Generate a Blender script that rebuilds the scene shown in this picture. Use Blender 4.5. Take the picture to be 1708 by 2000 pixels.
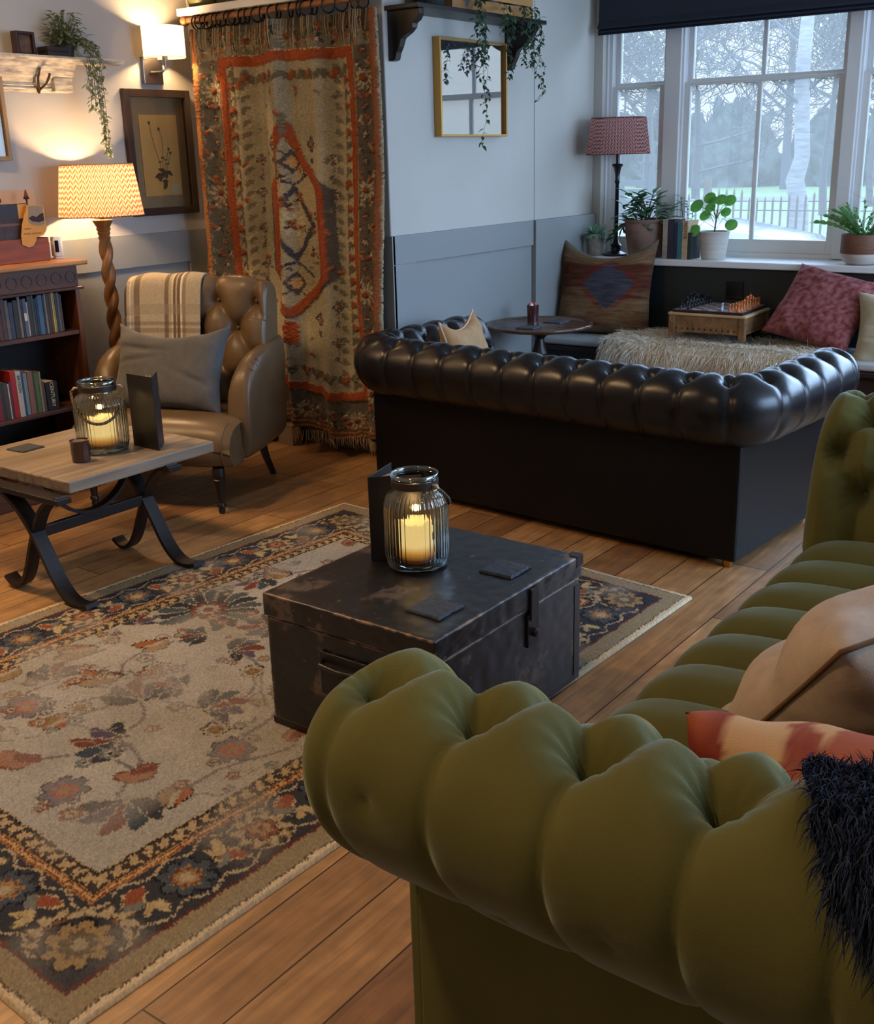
import bpy, bmesh, math, random
import numpy as np
from mathutils import Vector, Matrix, noise as mnoise

# ------------------------------------------------------------------ clear
for o in list(bpy.data.objects): bpy.data.objects.remove(o, do_unlink=True)
SC = bpy.context.scene
COL = SC.collection
PI = math.pi

# ------------------------------------------------------------------ camera
CAM_Z = 1.5
YAW, PITCH, ROLL = 0.644315, 0.313003, -0.0268228
def cam_matrix():
    f = np.array([math.cos(PITCH)*math.cos(YAW), math.cos(PITCH)*math.sin(YAW), -math.sin(PITCH)])
    r = np.array([math.sin(YAW), -math.cos(YAW), 0.0]); u = np.cross(r, f)
    r2 = math.cos(ROLL)*r + math.sin(ROLL)*u
    u2 = -math.sin(ROLL)*r + math.cos(ROLL)*u
    return Matrix(((r2[0], u2[0], -f[0], 0), (r2[1], u2[1], -f[1], 0), (r2[2], u2[2], -f[2], CAM_Z), (0, 0, 0, 1)))
cd = bpy.data.cameras.new('camera'); cam = bpy.data.objects.new('camera', cd); COL.objects.link(cam)
cam.matrix_world = cam_matrix()
cd.sensor_fit = 'VERTICAL'; cd.sensor_height = 24.0; cd.lens = 2147.16/2000*24.0
cd.clip_start = 0.05; cd.clip_end = 400
SC.camera = cam

# ------------------------------------------------------------------ colour management, exposure
SC.view_settings.view_transform = 'Standard'; SC.view_settings.look = 'None'
SC.view_settings.gamma = 1.0; SC.view_settings.use_curve_mapping = False
SC.view_settings.exposure = 0.10

# ------------------------------------------------------------------ world: bright overcast sky, paler low down
w = bpy.data.worlds.new('overcast_sky'); SC.world = w; w.use_nodes = True
nt = w.node_tree; nt.nodes.clear()
tc = nt.nodes.new('ShaderNodeTexCoord'); sx = nt.nodes.new('ShaderNodeSeparateXYZ')
rp = nt.nodes.new('ShaderNodeValToRGB'); bg = nt.nodes.new('ShaderNodeBackground'); wo = nt.nodes.new('ShaderNodeOutputWorld')
nt.links.new(tc.outputs['Generated'], sx.inputs[0]); nt.links.new(sx.outputs['Z'], rp.inputs[0])
rp.color_ramp.elements[0].position = 0.0; rp.color_ramp.elements[0].color = (0.066, 0.076, 0.083, 1)
rp.color_ramp.elements[1].position = 0.36; rp.color_ramp.elements[1].color = (0.45, 0.66, 1.0, 1)
e = rp.color_ramp.elements.new(0.14); e.color = (0.080, 0.092, 0.100, 1)
SKY_STRENGTH = 10.5
bg.inputs['Strength'].default_value = SKY_STRENGTH
nt.links.new(rp.outputs[0], bg.inputs[0]); nt.links.new(bg.outputs[0], wo.inputs[0])
def portal(x, y, z, sx_, sy_, rot):
    d = bpy.data.lights.new('window_portal', 'AREA'); d.shape = 'RECTANGLE'; d.size = sx_; d.size_y = sy_; d.cycles.is_portal = True
    o = bpy.data.objects.new('window_portal', d); COL.objects.link(o); o.location = (x, y, z); o.rotation_euler = rot
portal(6.46, 1.25, 1.68, 1.6, 4.4, (0, math.pi/2, 0))      # sky light enters by the park windows (faces -x)
portal(4.25, -2.7, 1.65, 3.0, 1.65, (math.pi/2, 0, 0))     # and by the street window (faces +y)
# area lamps added inside the street window and unseen park panes to boost daylight
def daylight(x, y, z, sx_, sy_, rot, e):
    d = bpy.data.lights.new('window_fill_light', 'AREA'); d.shape = 'RECTANGLE'; d.size = sx_; d.size_y = sy_; d.energy = e; d.color = (0.44, 0.65, 1.0)
    o = bpy.data.objects.new('window_fill_light', d); COL.objects.link(o); o.location = (x, y, z); o.rotation_euler = rot
daylight(4.25, -2.55, 1.65, 2.9, 1.55, (math.pi/2, 0, 0), 145.0)
daylight(6.29, 0.25, 1.55, 1.15, 2.2, (0, math.pi/2, 0), 60.0)
# lamp powers (the lamps themselves are built further down)
P_FLOOR_LAMP, P_SCONCE, P_CEILING_FILL, P_JAR = 125.0, 52.0, 30.0, 0.3
P_ADDED_SCONCE = 330.0
WARM = (1.0, 0.63, 0.33); WARM2 = (1.0, 0.63, 0.31)
SC.cycles.max_bounces = 12; SC.cycles.diffuse_bounces = 4; SC.cycles.glossy_bounces = 3
SC.cycles.transmission_bounces = 10; SC.cycles.transparent_max_bounces = 12
SC.cycles.sample_clamp_indirect = 3.0; SC.cycles.caustics_reflective = False; SC.cycles.caustics_refractive = False
SC.cycles.use_denoising = True

# ------------------------------------------------------------------ helpers
RND = random.Random(7)
def S(r, g, b):
    f = lambda c: (c/255/12.92) if c/255 <= 0.04045 else ((c/255+0.055)/1.055)**2.4
    return (f(r), f(g), f(b), 1.0)
_M = {}
def mat(name, col=(0.5, 0.5, 0.5, 1), rough=0.6, metal=0.0, bump=0.0, bscale=60.0, var=0.0, vscale=6.0, sheen=0.0,
        stretch=None, attr=False, spec=0.5, trans=0.0, coat=0.0, alpha=None, ior=1.45, subs=0.0, transl=0.0, sheencol=None):
    if name in _M: return _M[name]
    m = bpy.data.materials.new(name); m.use_nodes = True; _M[name] = m
    n = m.node_tree.nodes; l = m.node_tree.links; b = n['Principled BSDF']
    b.inputs['Base Color'].default_value = col; b.inputs['Roughness'].default_value = rough
    b.inputs['Metallic'].default_value = metal; b.inputs['Specular IOR Level'].default_value = spec
    b.inputs['Sheen Weight'].default_value = sheen; b.inputs['Sheen Roughness'].default_value = 0.35
    if sheencol: b.inputs['Sheen Tint'].default_value = sheencol
    b.inputs['Transmission Weight'].default_value = trans; b.inputs['Coat Weight'].default_value = coat
    b.inputs['IOR'].default_value = ior
    t = n.new('ShaderNodeTexCoord'); mp = n.new('ShaderNodeMapping'); l.new(t.outputs['Object'], mp.inputs[0])
    if stretch: mp.inputs['Scale'].default_value = stretch
    src = None
    if attr:
        a = n.new('ShaderNodeAttribute'); a.attribute_name = 'Col'; src = a.outputs['Color']
    if var > 0:
        nz = n.new('ShaderNodeTexNoise'); nz.inputs['Scale'].default_value = vscale; nz.inputs['Detail'].default_value = 5
        l.new(mp.outputs[0], nz.inputs['Vector'])
        r = n.new('ShaderNodeMapRange'); r.inputs['From Min'].default_value = 0.3; r.inputs['From Max'].default_value = 0.7
        r.inputs['To Min'].default_value = 1-var; r.inputs['To Max'].default_value = 1+var
        l.new(nz.outputs['Fac'], r.inputs['Value'])
        mx = n.new('ShaderNodeVectorMath'); mx.operation = 'SCALE'
        if src: l.new(src, mx.inputs[0])
        else: mx.inputs[0].default_value = col[:3]
        l.new(r.outputs[0], mx.inputs['Scale']); src = mx.outputs[0]
    if src: l.new(src, b.inputs['Base Color'])
    if bump > 0:
        nb = n.new('ShaderNodeTexNoise'); nb.inputs['Scale'].default_value = bscale; nb.inputs['Detail'].default_value = 4
        l.new(mp.outputs[0], nb.inputs['Vector'])
        bp = n.new('ShaderNodeBump'); bp.inputs['Strength'].default_value = bump; bp.inputs['Distance'].default_value = 0.01
        l.new(nb.outputs['Fac'], bp.inputs['Height']); l.new(bp.outputs[0], b.inputs['Normal'])
    if transl > 0:
        tr = n.new('ShaderNodeBsdfTranslucent'); ms = n.new('ShaderNodeMixShader'); ms.inputs[0].default_value = transl
        out = n['Material Output']
        if src: l.new(src, tr.inputs['Color'])
        else: tr.inputs['Color'].default_value = col
        l.new(b.outputs[0], ms.inputs[1]); l.new(tr.outputs[0], ms.inputs[2]); l.new(ms.outputs[0], out.inputs['Surface'])
    return m

def glass_mat(name, tint=(1, 1, 1, 1), refl=0.08, haze=0.0):
    # thin window / jar glass: lets light straight through with a faint mirror reflection
    if name in _M: return _M[name]
    m = bpy.data.materials.new(name); m.use_nodes = True; _M[name] = m
    n = m.node_tree.nodes; l = m.node_tree.links; n.remove(n['Principled BSDF'])
    t = n.new('ShaderNodeBsdfTransparent'); t.inputs[0].default_value = tint
    g = n.new('ShaderNodeBsdfGlossy'); g.inputs['Roughness'].default_value = 0.02
    lw = n.new('ShaderNodeLayerWeight'); lw.inputs['Blend'].default_value = 0.25
    mr = n.new('ShaderNodeMapRange'); mr.inputs['To Min'].default_value = refl; mr.inputs['To Max'].default_value = 0.85
    l.new(lw.outputs['Fresnel'], mr.inputs['Value'])
    mx = n.new('ShaderNodeMixShader'); l.new(mr.outputs[0], mx.inputs[0]); l.new(t.outputs[0], mx.inputs[1]); l.new(g.outputs[0], mx.inputs[2])
    last = mx.outputs[0]
    if haze > 0:   # milky veil in the pane, painting pale outdoor haze over the view
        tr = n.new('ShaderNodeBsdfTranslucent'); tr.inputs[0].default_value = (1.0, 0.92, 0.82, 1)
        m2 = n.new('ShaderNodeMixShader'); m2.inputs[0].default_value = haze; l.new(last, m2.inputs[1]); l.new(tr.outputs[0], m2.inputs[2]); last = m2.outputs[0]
    l.new(last, n['Material Output'].inputs['Surface'])
    return m

def real_glass(name, col=(1, 1, 1, 1)):
    if name in _M: return _M[name]
    m = bpy.data.materials.new(name); m.use_nodes = True; _M[name] = m
    n = m.node_tree.nodes; l = m.node_tree.links; n.remove(n['Principled BSDF'])
    g = n.new('ShaderNodeBsdfGlass'); g.inputs['Color'].default_value = col; g.inputs['IOR'].default_value = 1.42; g.inputs['Roughness'].default_value = 0.0
    l.new(g.outputs[0], n['Material Output'].inputs['Surface']); return m

def emit_mat(name, col, strength):
    if name in _M: return _M[name]
    m = bpy.data.materials.new(name); m.use_nodes = True; _M[name] = m
    n = m.node_tree.nodes; b = n['Principled BSDF']; b.inputs['Base Color'].default_value = col
    b.inputs['Emission Color'].default_value = col; b.inputs['Emission Strength'].default_value = strength
    return m

class MB:
    """collects shapes, then links them as one mesh object"""
    def __init__(s): s.v = []; s.f = []; s.c = []
    def add(s, vs, fs, col=None):
        o = len(s.v); s.v += [tuple(v) for v in vs]; s.f += [tuple(i+o for i in f) for f in fs]
        s.c += [col]*len(vs) if col is not None else [None]*len(vs)
        return s
    def box(s, x0, x1, y0, y1, z0, z1, M=None, col=None):
        v = [(x0,y0,z0),(x1,y0,z0),(x1,y1,z0),(x0,y1,z0),(x0,y0,z1),(x1,y0,z1),(x1,y1,z1),(x0,y1,z1)]
        if M is not None: v = [tuple(M @ Vector(p)) for p in v]
        return s.add(v, [(3,2,1,0),(4,5,6,7),(0,1,5,4),(1,2,6,5),(2,3,7,6),(3,0,4,7)], col)
    def lathe(s, prof, c=(0,0,0), n=32, M=None, flute=0, famp=0.0, frange=None, cap=True, col=None):
        vs = []; fs = []; m = len(prof)
        for i in range(n):
            a = 2*PI*i/n
            for j, (r, z) in enumerate(prof):
                k = 1.0
                if flute and (frange is None or frange[0] <= z <= frange[1]): k = 1+famp*math.cos(flute*a)
                p = Vector((c[0]+r*k*math.cos(a), c[1]+r*k*math.sin(a), c[2]+z))
                vs.append(tuple(M @ p) if M is not None else tuple(p))
        for i in range(n):
            i2 = (i+1) % n
            for j in range(m-1): fs.append((i*m+j, i2*m+j, i2*m+j+1, i*m+j+1))
        if cap:
            fs.append(tuple(i*m for i in range(n-1, -1, -1))); fs.append(tuple(i*m+m-1 for i in range(n)))
        return s.add(vs, fs, col)
    def tube(s, pts, r, n=8, cap=True, col=None):
        pts = [Vector(p) for p in pts]; m = len(pts)
        rs = r if isinstance(r, (list, tuple)) else [r]*m
        t0 = (pts[1]-pts[0]).normalized(); ref = Vector((0,0,1)) if abs(t0.z) < 0.9 else Vector((1,0,0))
        u = t0.cross(ref).normalized(); vs = []; fs = []
        for i, p in enumerate(pts):
            t = (pts[min(i+1, m-1)]-pts[max(i-1, 0)]).normalized()
            u = (u - t*u.dot(t)); u = u.normalized() if u.length > 1e-6 else t.orthogonal().normalized()
            w_ = t.cross(u)
            for k in range(n):
                a = 2*PI*k/n; vs.append(tuple(p+(u*math.cos(a)+w_*math.sin(a))*rs[i]))
        for i in range(m-1):
            for k in range(n):
                k2 = (k+1) % n; fs.append((i*n+k, i*n+k2, (i+1)*n+k2, (i+1)*n+k))
        if cap: fs.append(tuple(range(n-1, -1, -1))); fs.append(tuple((m-1)*n+k for k in range(n)))
        return s.add(vs, fs, col)
    def ball(s, c, r, n=10, sc=(1,1,1), col=None):
        prof = [(max(1e-4, r*math.sin(PI*i/n)), -r*math.cos(PI*i/n)) for i in range(n+1)]
        M = Matrix.Translation(c) @ Matrix.Diagonal((*sc, 1))
        return s.lathe(prof, n=n*2 if n < 12 else 24, M=M, cap=False, col=col)
    def prism(s, poly, M, d, col=None):
        """poly in local xy extruded along local z by d, placed by M"""
        n = len(poly); v = [tuple(M @ Vector((x, y, 0))) for x, y in poly] + [tuple(M @ Vector((x, y, d))) for x, y in poly]
        return s.add(v, [tuple(range(n-1, -1, -1)), tuple(range(n, 2*n))]+[(i, (i+1) % n, (i+1) % n+n, i+n) for i in range(n)], col)
    def leaf(s, base, d, up, L, W, bend=0.3, col=None, seg=4, blunt=False):
        d = Vector(d).normalized(); up = Vector(up); sd = d.cross(up)
        sd = sd.normalized() if sd.length > 1e-4 else d.orthogonal().normalized(); nn = sd.cross(d).normalized()
        vs = []; fs = []
        for i in range(seg+1):
            t = i/seg; wv = W*0.5*(math.sin(PI*min(1, t**0.8*0.97+0.02)) if not blunt else math.sqrt(max(0, 1-(2*t-1)**2))+0.01)
            c = Vector(base)+d*(L*t)-nn*(bend*L*t*t)
            vs += [c-sd*wv+nn*wv*0.25, c-nn*0.0, c+sd*wv+nn*wv*0.25]
        for i in range(seg):
            o = i*3; fs += [(o, o+1, o+4, o+3), (o+1, o+2, o+5, o+4)]
        return s.add(vs, fs, col)
    def build(s, name, m, parent=None, smooth=False, bevel=0.0, bseg=2, loc=None, subsurf=0):
        me = bpy.data.meshes.new(name); me.from_pydata(s.v, [], s.f); me.validate(); me.update()
        if any(c is not None for c in s.c) and len(me.vertices) == len(s.v):
            ca = me.color_attributes.new('Col', 'FLOAT_COLOR', 'POINT')
            ca.data.foreach_set('color', np.array([c if c is not None else (1, 1, 1, 1) for c in s.c], dtype=np.float32).ravel())
        return link(name, me, m, parent, smooth, bevel, bseg, loc, subsurf)

def link(name, me, m, parent=None, smooth=False, bevel=0.0, bseg=2, loc=None, subsurf=0):
    me.materials.append(m)
    if smooth:
        me.polygons.foreach_set('use_smooth', [True]*len(me.polygons))
        if smooth != 'all':
            try: me.set_sharp_from_angle(angle=math.radians(40))
            except Exception: pass
    o = bpy.data.objects.new(name, me); COL.objects.link(o)
    if parent: o.parent = parent
    if loc is not None: o.location = loc
    if bevel > 0:
        b = o.modifiers.new('bevel', 'BEVEL'); b.width = bevel; b.segments = bseg; b.limit_method = 'ANGLE'; b.angle_limit = math.radians(40)
    if subsurf:
        q = o.modifiers.new('subsurf', 'SUBSURF'); q.levels = subsurf; q.render_levels = subsurf
    return o
def grid_mesh(name, P, m, parent=None, cols=None, closed_u=False, smooth='all', loc=None):
    """P: (nu,nv,3) array -> grid mesh; cols (nu,nv,3) linear colours"""
    nu, nv = P.shape[:2]; me = bpy.data.meshes.new(name)
    idx = np.arange(nu*nv).reshape(nu, nv)
    if closed_u: a = idx; b = np.roll(idx, -1, 0)
    else: a = idx[:-1]; b = idx[1:]
    F = np.stack([a[:, :-1], b[:, :-1], b[:, 1:], a[:, 1:]], -1).reshape(-1, 4)
    me.vertices.add(nu*nv); me.vertices.foreach_set('co', P.reshape(-1).astype(np.float32))
    me.loops.add(F.size); me.loops.foreach_set('vertex_index', F.ravel().astype(np.int32))
    me.polygons.add(len(F)); me.polygons.foreach_set('loop_start', (np.arange(len(F))*4).astype(np.int32))
    me.update(calc_edges=True); me.validate()
    if cols is not None: set_cols(me, cols)
    return link(name, me, m, parent, smooth, loc=loc)
def set_cols(me, cols):
    c = np.ones((len(me.vertices), 4), np.float32); c[:, :3] = np.asarray(cols).reshape(-1, 3)
    ca = me.color_attributes.new('Col', 'FLOAT_COLOR', 'POINT'); ca.data.foreach_set('color', c.ravel())
def tag(o, label, cat, group=None):
    o['label'] = label; o['category'] = cat
    if group: o['group'] = group
    return o
def thing(name, label, cat, loc=(0,0,0), rz=0.0, group=None):
    o = bpy.data.objects.new(name, None); COL.objects.link(o); o.location = loc; o.rotation_euler = (0, 0, rz)
    o.empty_display_size = 0.05
    return tag(o, label, cat, group)
def struct(o): o['kind'] = 'structure'; return o
def dup(root, loc=None, rz=None, label=None, group=None):
    r = root.copy(); COL.objects.link(r)
    if loc is not None: r.location = loc
    if rz is not None: r.rotation_euler = (0, 0, rz)
    if label: r['label'] = label
    if group: r['group'] = group
    for ch in list(root.children):
        c = ch.copy(); COL.objects.link(c); c.parent = r
        for g in ch.children:
            d = g.copy(); COL.objects.link(d); d.parent = c
    return r
def text(name, s, size, M, m, parent, ext=0.0006):
    cu = bpy.data.curves.new(name, 'FONT'); cu.body = s; cu.size = size; cu.extrude = ext; cu.align_x = 'CENTER'; cu.align_y = 'CENTER'
    o = bpy.data.objects.new(name, cu); COL.objects.link(o)
    me = bpy.data.meshes.new_from_object(o.evaluated_get(bpy.context.evaluated_depsgraph_get())); bpy.data.objects.remove(o)
    q = link(name, me, m, parent); q.matrix_local = M
    return q

# ---- numpy painter: draws a woven pattern on a (u,v) grid of cloth, in metres
def lin(c): return np.array(S(*c)[:3])
class Cloth:
    def __init__(s, W, H, res, base):
        s.nu = int(round(W/res))+1; s.nv = int(round(H/res))+1; s.W = W; s.H = H
        s.u, s.v = np.meshgrid(np.linspace(0, W, s.nu), np.linspace(0, H, s.nv), indexing='ij')
        s.c = np.zeros((s.nu, s.nv, 3)); s.c[:] = lin(base); s.rng = np.random.default_rng(3)
    def _win(s, u0, u1, v0, v1):
        i0 = max(0, int(u0/s.W*(s.nu-1))-1); i1 = min(s.nu, int(u1/s.W*(s.nu-1))+3)
        j0 = max(0, int(v0/s.H*(s.nv-1))-1); j1 = min(s.nv, int(v1/s.H*(s.nv-1))+3)
        return (slice(i0, max(i0, i1)), slice(j0, max(j0, j1)))
    def paint(s, w, mask, col, a=1.0):
        c = s.c[w]; c[mask] = c[mask]*(1-a)+lin(col)*a
    def rect(s, u0, u1, v0, v1, col, a=1.0):
        w = s._win(u0, u1, v0, v1); s.paint(w, (s.u[w] >= u0) & (s.u[w] <= u1) & (s.v[w] >= v0) & (s.v[w] <= v1), col, a)
    def frame(s, d0, d1, col, a=1.0, du=0, dv=0):
        d = np.minimum(np.minimum(s.u, s.W-s.u)-du, np.minimum(s.v, s.H-s.v)-dv); s.paint((slice(None), slice(None)), (d >= d0) & (d < d1), col, a)
    def blob(s, cu, cv, R, fn, col, a=1.0):
        """fn(r, ang) -> bool mask"""
        w = s._win(cu-R, cu+R, cv-R, cv+R); x = s.u[w]-cu; y = s.v[w]-cv
        s.paint(w, fn(np.hypot(x, y), np.arctan2(y, x)), col, a)
    def flower(s, cu, cv, R, n, col, col2, cen=None, ph=0.0, depth=0.35, line=None):
        jag = lambda r, t: r < R*(1-depth+depth*np.abs(np.cos(n*(t-ph)/2)))
        if line: s.blob(cu, cv, R*1.3, lambda r, t: r < R*(1.12-depth+depth*np.abs(np.cos(n*(t-ph)/2))), line)
        s.blob(cu, cv, R, jag, col)
        s.blob(cu, cv, R, lambda r, t: (r < R*0.62*(1-depth+depth*np.abs(np.cos(n*(t-ph)/2)))), col2)
        if cen: s.blob(cu, cv, R, lambda r, t: r < R*0.24, cen)
    def leaf(s, cu, cv, L, Wd, ang, col, jag=6, edge=None):
        w = s._win(cu-L, cu+L, cv-L, cv+L); x = s.u[w]-cu; y = s.v[w]-cv
        a = x*math.cos(ang)+y*math.sin(ang); b = -x*math.sin(ang)+y*math.cos(ang)
        t = a/L; ww = Wd*0.5*np.sqrt(np.clip(1-(2*t-1)**2, 0, 1))*(0.72+0.28*np.abs(np.cos(jag*PI*t)))
        b2 = b-0.25*Wd*np.sin(PI*np.clip(t, 0, 1))
        if edge: s.paint(w, (t > -0.06) & (t < 1.06) & (np.abs(b2) < ww+Wd*0.1), edge)
        s.paint(w, (t > 0) & (t < 1) & (np.abs(b2) < ww), col)
    def line(s, pts, wd, col, a=1.0):
        for (x0, y0), (x1, y1) in zip(pts[:-1], pts[1:]):
            w = s._win(min(x0, x1)-wd, max(x0, x1)+wd, min(y0, y1)-wd, max(y0, y1)+wd)
            U = s.u[w]; V = s.v[w]; dx, dy = x1-x0, y1-y0; L2 = dx*dx+dy*dy+1e-12
            t = np.clip(((U-x0)*dx+(V-y0)*dy)/L2, 0, 1); s.paint(w, np.hypot(U-x0-t*dx, V-y0-t*dy) < wd/2, col, a)
    def vine(s, p0, p1, amp, wd, col, n=24, waves=1.0):
        dx, dy = p1[0]-p0[0], p1[1]-p0[1]; L = math.hypot(dx, dy); nx, ny = -dy/L, dx/L
        s.line([(p0[0]+dx*k/n+nx*amp*math.sin(waves*2*PI*k/n), p0[1]+dy*k/n+ny*amp*math.sin(waves*2*PI*k/n)) for k in range(n+1)], wd, col)
    def poly(s, pts, col, a=1.0):
        us = [p[0] for p in pts]; vs = [p[1] for p in pts]; w = s._win(min(us), max(us), min(vs), max(vs)); U = s.u[w]; V = s.v[w]
        ins = np.zeros(U.shape, bool); n = len(pts)
        for i in range(n):
            x0, y0 = pts[i]; x1, y1 = pts[(i+1) % n]
            if y0 == y1: continue
            ins ^= ((V > min(y0, y1)) & (V <= max(y0, y1)) & (U < (x1-x0)*(V-y0)/(y1-y0)+x0))
        s.paint(w, ins, col, a)
    def wear(s, amt=0.12, blotch=0.15, cell=0.12, toward=None):
        n = s.rng.standard_normal((s.nu, s.nv))*amt
        gu, gv = max(3, int(s.W/cell)), max(3, int(s.H/cell)); g = s.rng.random((gu+1, gv+1))
        fu = s.u/s.W*(gu-1e-6); fv = s.v/s.H*(gv-1e-6); iu = fu.astype(int); iv = fv.astype(int); fu -= iu; fv -= iv  # second sconce added out of view to warm the left wall
        fu = fu*fu*(3-2*fu); fv = fv*fv*(3-2*fv)
        b = g[iu, iv]*(1-fu)*(1-fv)+g[iu+1, iv]*fu*(1-fv)+g[iu, iv+1]*(1-fu)*fv+g[iu+1, iv+1]*fu*fv
        if toward is not None:
            k = (np.clip((b-0.45)*2, 0, 1)*blotch*2)[..., None]; s.c = s.c*(1-k)+lin(toward)*k
            s.c *= (1+n)[..., None]
        else: s.c *= (1+n+(b-0.5)*2*blotch)[..., None]
        s.c = np.clip(s.c, 0.002, 1)
    def fray(s, big=2.2, small=1.0, cell=0.05):
        gu, gv = max(4, int(s.W/cell)), max(4, int(s.H/cell)); off = []
        for k in range(2):
            g = s.rng.random((gu+1, gv+1))-0.5; fu = s.u/s.W*(gu-1e-6); fv = s.v/s.H*(gv-1e-6); iu = fu.astype(int); iv = fv.astype(int); fu -= iu; fv -= iv
            b = g[iu, iv]*(1-fu)*(1-fv)+g[iu+1, iv]*fu*(1-fv)+g[iu, iv+1]*(1-fu)*fv+g[iu+1, iv+1]*fu*fv
            off.append(b*2*big+s.rng.standard_normal(s.u.shape)*small)
        I, J = np.meshgrid(np.arange(s.nu), np.arange(s.nv), indexing='ij')
        s.c = s.c[np.clip((I+off[0]).round().astype(int), 0, s.nu-1), np.clip((J+off[1]).round().astype(int), 0, s.nv-1)]
    def at(s, u, v):
        i = np.clip((u/s.W*(s.nu-1)).round().astype(int), 0, s.nu-1); j = np.clip((v/s.H*(s.nv-1)).round().astype(int), 0, s.nv-1)
        return s.c[i, j]
# ================================================================== MATERIALS
M_wall = mat('wall_paint_pale', S(194, 190, 180), 0.75, bump=0.06, bscale=25, var=0.03, vscale=3)
M_dado = mat('panel_paint_grey', S(140, 143, 141), 0.55, bump=0.03, bscale=30)
M_white = mat('white_gloss_paint', S(222, 222, 220), 0.4)
M_green_panel = mat('dark_green_paint', S(30, 36, 34), 0.5)
M_dark_blind = mat('blind_cloth', S(38, 44, 56), 0.85, bump=0.2, bscale=300)
M_blackwood = mat('black_stained_wood', S(34, 27, 24), 0.35, bump=0.1, bscale=40, stretch=(1, 8, 8))
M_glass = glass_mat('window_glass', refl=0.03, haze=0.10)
M_steel = mat('brushed_steel', S(170, 165, 160), 0.3, metal=1.0)
M_brass = mat('aged_brass', S(180, 130, 60), 0.3, metal=1.0)
M_iron = mat('dark_iron', S(52, 46, 44), 0.42, metal=0.7, bump=0.1, bscale=50)

def floor_material():
    m = bpy.data.materials.new('oak_plank_floor'); m.use_nodes = True
    n = m.node_tree.nodes; l = m.node_tree.links; b = n['Principled BSDF']
    t = n.new('ShaderNodeTexCoord'); mp = n.new('ShaderNodeMapping'); l.new(t.outputs['Object'], mp.inputs[0])
    mp.inputs['Location'].default_value = (0.41, 0.048, 0)
    br = n.new('ShaderNodeTexBrick'); br.offset = 0.37; br.offset_frequency = 2
    br.inputs['Color1'].default_value = S(186, 142, 92); br.inputs['Color2'].default_value = S(134, 94, 60)
    br.inputs['Mortar'].default_value = S(62, 36, 20); br.inputs['Scale'].default_value = 1.0
    br.inputs['Mortar Size'].default_value = 0.0022; br.inputs['Brick Width'].default_value = 1.40; br.inputs['Row Height'].default_value = 0.151
    br.inputs['Bias'].default_value = 0.0
    l.new(mp.outputs[0], br.inputs['Vector'])
    mp2 = n.new('ShaderNodeMapping'); mp2.inputs['Scale'].default_value = (1.6, 22, 1); l.new(t.outputs['Object'], mp2.inputs[0])
    nz = n.new('ShaderNodeTexNoise'); nz.inputs['Scale'].default_value = 2.2; nz.inputs['Detail'].default_value = 8; nz.inputs['Distortion'].default_value = 0.8
    l.new(mp2.outputs[0], nz.inputs['Vector'])
    r = n.new('ShaderNodeMapRange'); r.inputs['From Min'].default_value = 0.3; r.inputs['From Max'].default_value = 0.72
    r.inputs['To Min'].default_value = 0.7; r.inputs['To Max'].default_value = 1.22; l.new(nz.outputs['Fac'], r.inputs['Value'])
    n2 = n.new('ShaderNodeTexNoise'); n2.inputs['Scale'].default_value = 14; n2.inputs['Detail'].default_value = 5; l.new(t.outputs['Object'], n2.inputs['Vector'])
    r2 = n.new('ShaderNodeMapRange'); r2.inputs['From Min'].default_value = 0.35; r2.inputs['From Max'].default_value = 0.7
    r2.inputs['To Min'].default_value = 0.82; r2.inputs['To Max'].default_value = 1.12; l.new(n2.outputs['Fac'], r2.inputs['Value'])
    mu = n.new('ShaderNodeMath'); mu.operation = 'MULTIPLY'; l.new(r.outputs[0], mu.inputs[0]); l.new(r2.outputs[0], mu.inputs[1])
    sc = n.new('ShaderNodeVectorMath'); sc.operation = 'SCALE'; l.new(br.outputs['Color'], sc.inputs[0]); l.new(mu.outputs[0], sc.inputs['Scale'])
    l.new(sc.outputs[0], b.inputs['Base Color']); b.inputs['Roughness'].default_value = 0.42
    bp = n.new('ShaderNodeBump'); bp.inputs['Strength'].default_value = 0.25; bp.inputs['Distance'].default_value = 0.004
    l.new(br.outputs['Fac'], bp.inputs['Height']); bp.invert = True; l.new(bp.outputs[0], b.inputs['Normal'])
    return m
M_floor = floor_material()

def wood_mat(name, c1, c2, rough=0.45, axis=0, scale=1.0, dist=2.0):
    if name in _M: return _M[name]
    m = bpy.data.materials.new(name); m.use_nodes = True; _M[name] = m
    n = m.node_tree.nodes; l = m.node_tree.links; b = n['Principled BSDF']
    t = n.new('ShaderNodeTexCoord'); mp = n.new('ShaderNodeMapping'); l.new(t.outputs['Object'], mp.inputs[0])
    s_ = [26*scale]*3; s_[axis] = 1.8*scale; mp.inputs['Scale'].default_value = s_
    nz = n.new('ShaderNodeTexNoise'); nz.inputs['Scale'].default_value = 1.0; nz.inputs['Detail'].default_value = 7; nz.inputs['Distortion'].default_value = dist*0.3
    l.new(mp.outputs[0], nz.inputs['Vector']); r = n.new('ShaderNodeValToRGB'); l.new(nz.outputs['Fac'], r.inputs[0])
    r.color_ramp.elements[0].position = 0.33; r.color_ramp.elements[0].color = c1; r.color_ramp.elements[1].position = 0.68; r.color_ramp.elements[1].color = c2
    l.new(r.outputs[0], b.inputs['Base Color']); b.inputs['Roughness'].default_value = rough
    bp = n.new('ShaderNodeBump'); bp.inputs['Strength'].default_value = 0.15; bp.inputs['Distance'].default_value = 0.003
    l.new(nz.outputs['Fac'], bp.inputs['Height']); l.new(bp.outputs[0], b.inputs['Normal'])
    return m

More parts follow.
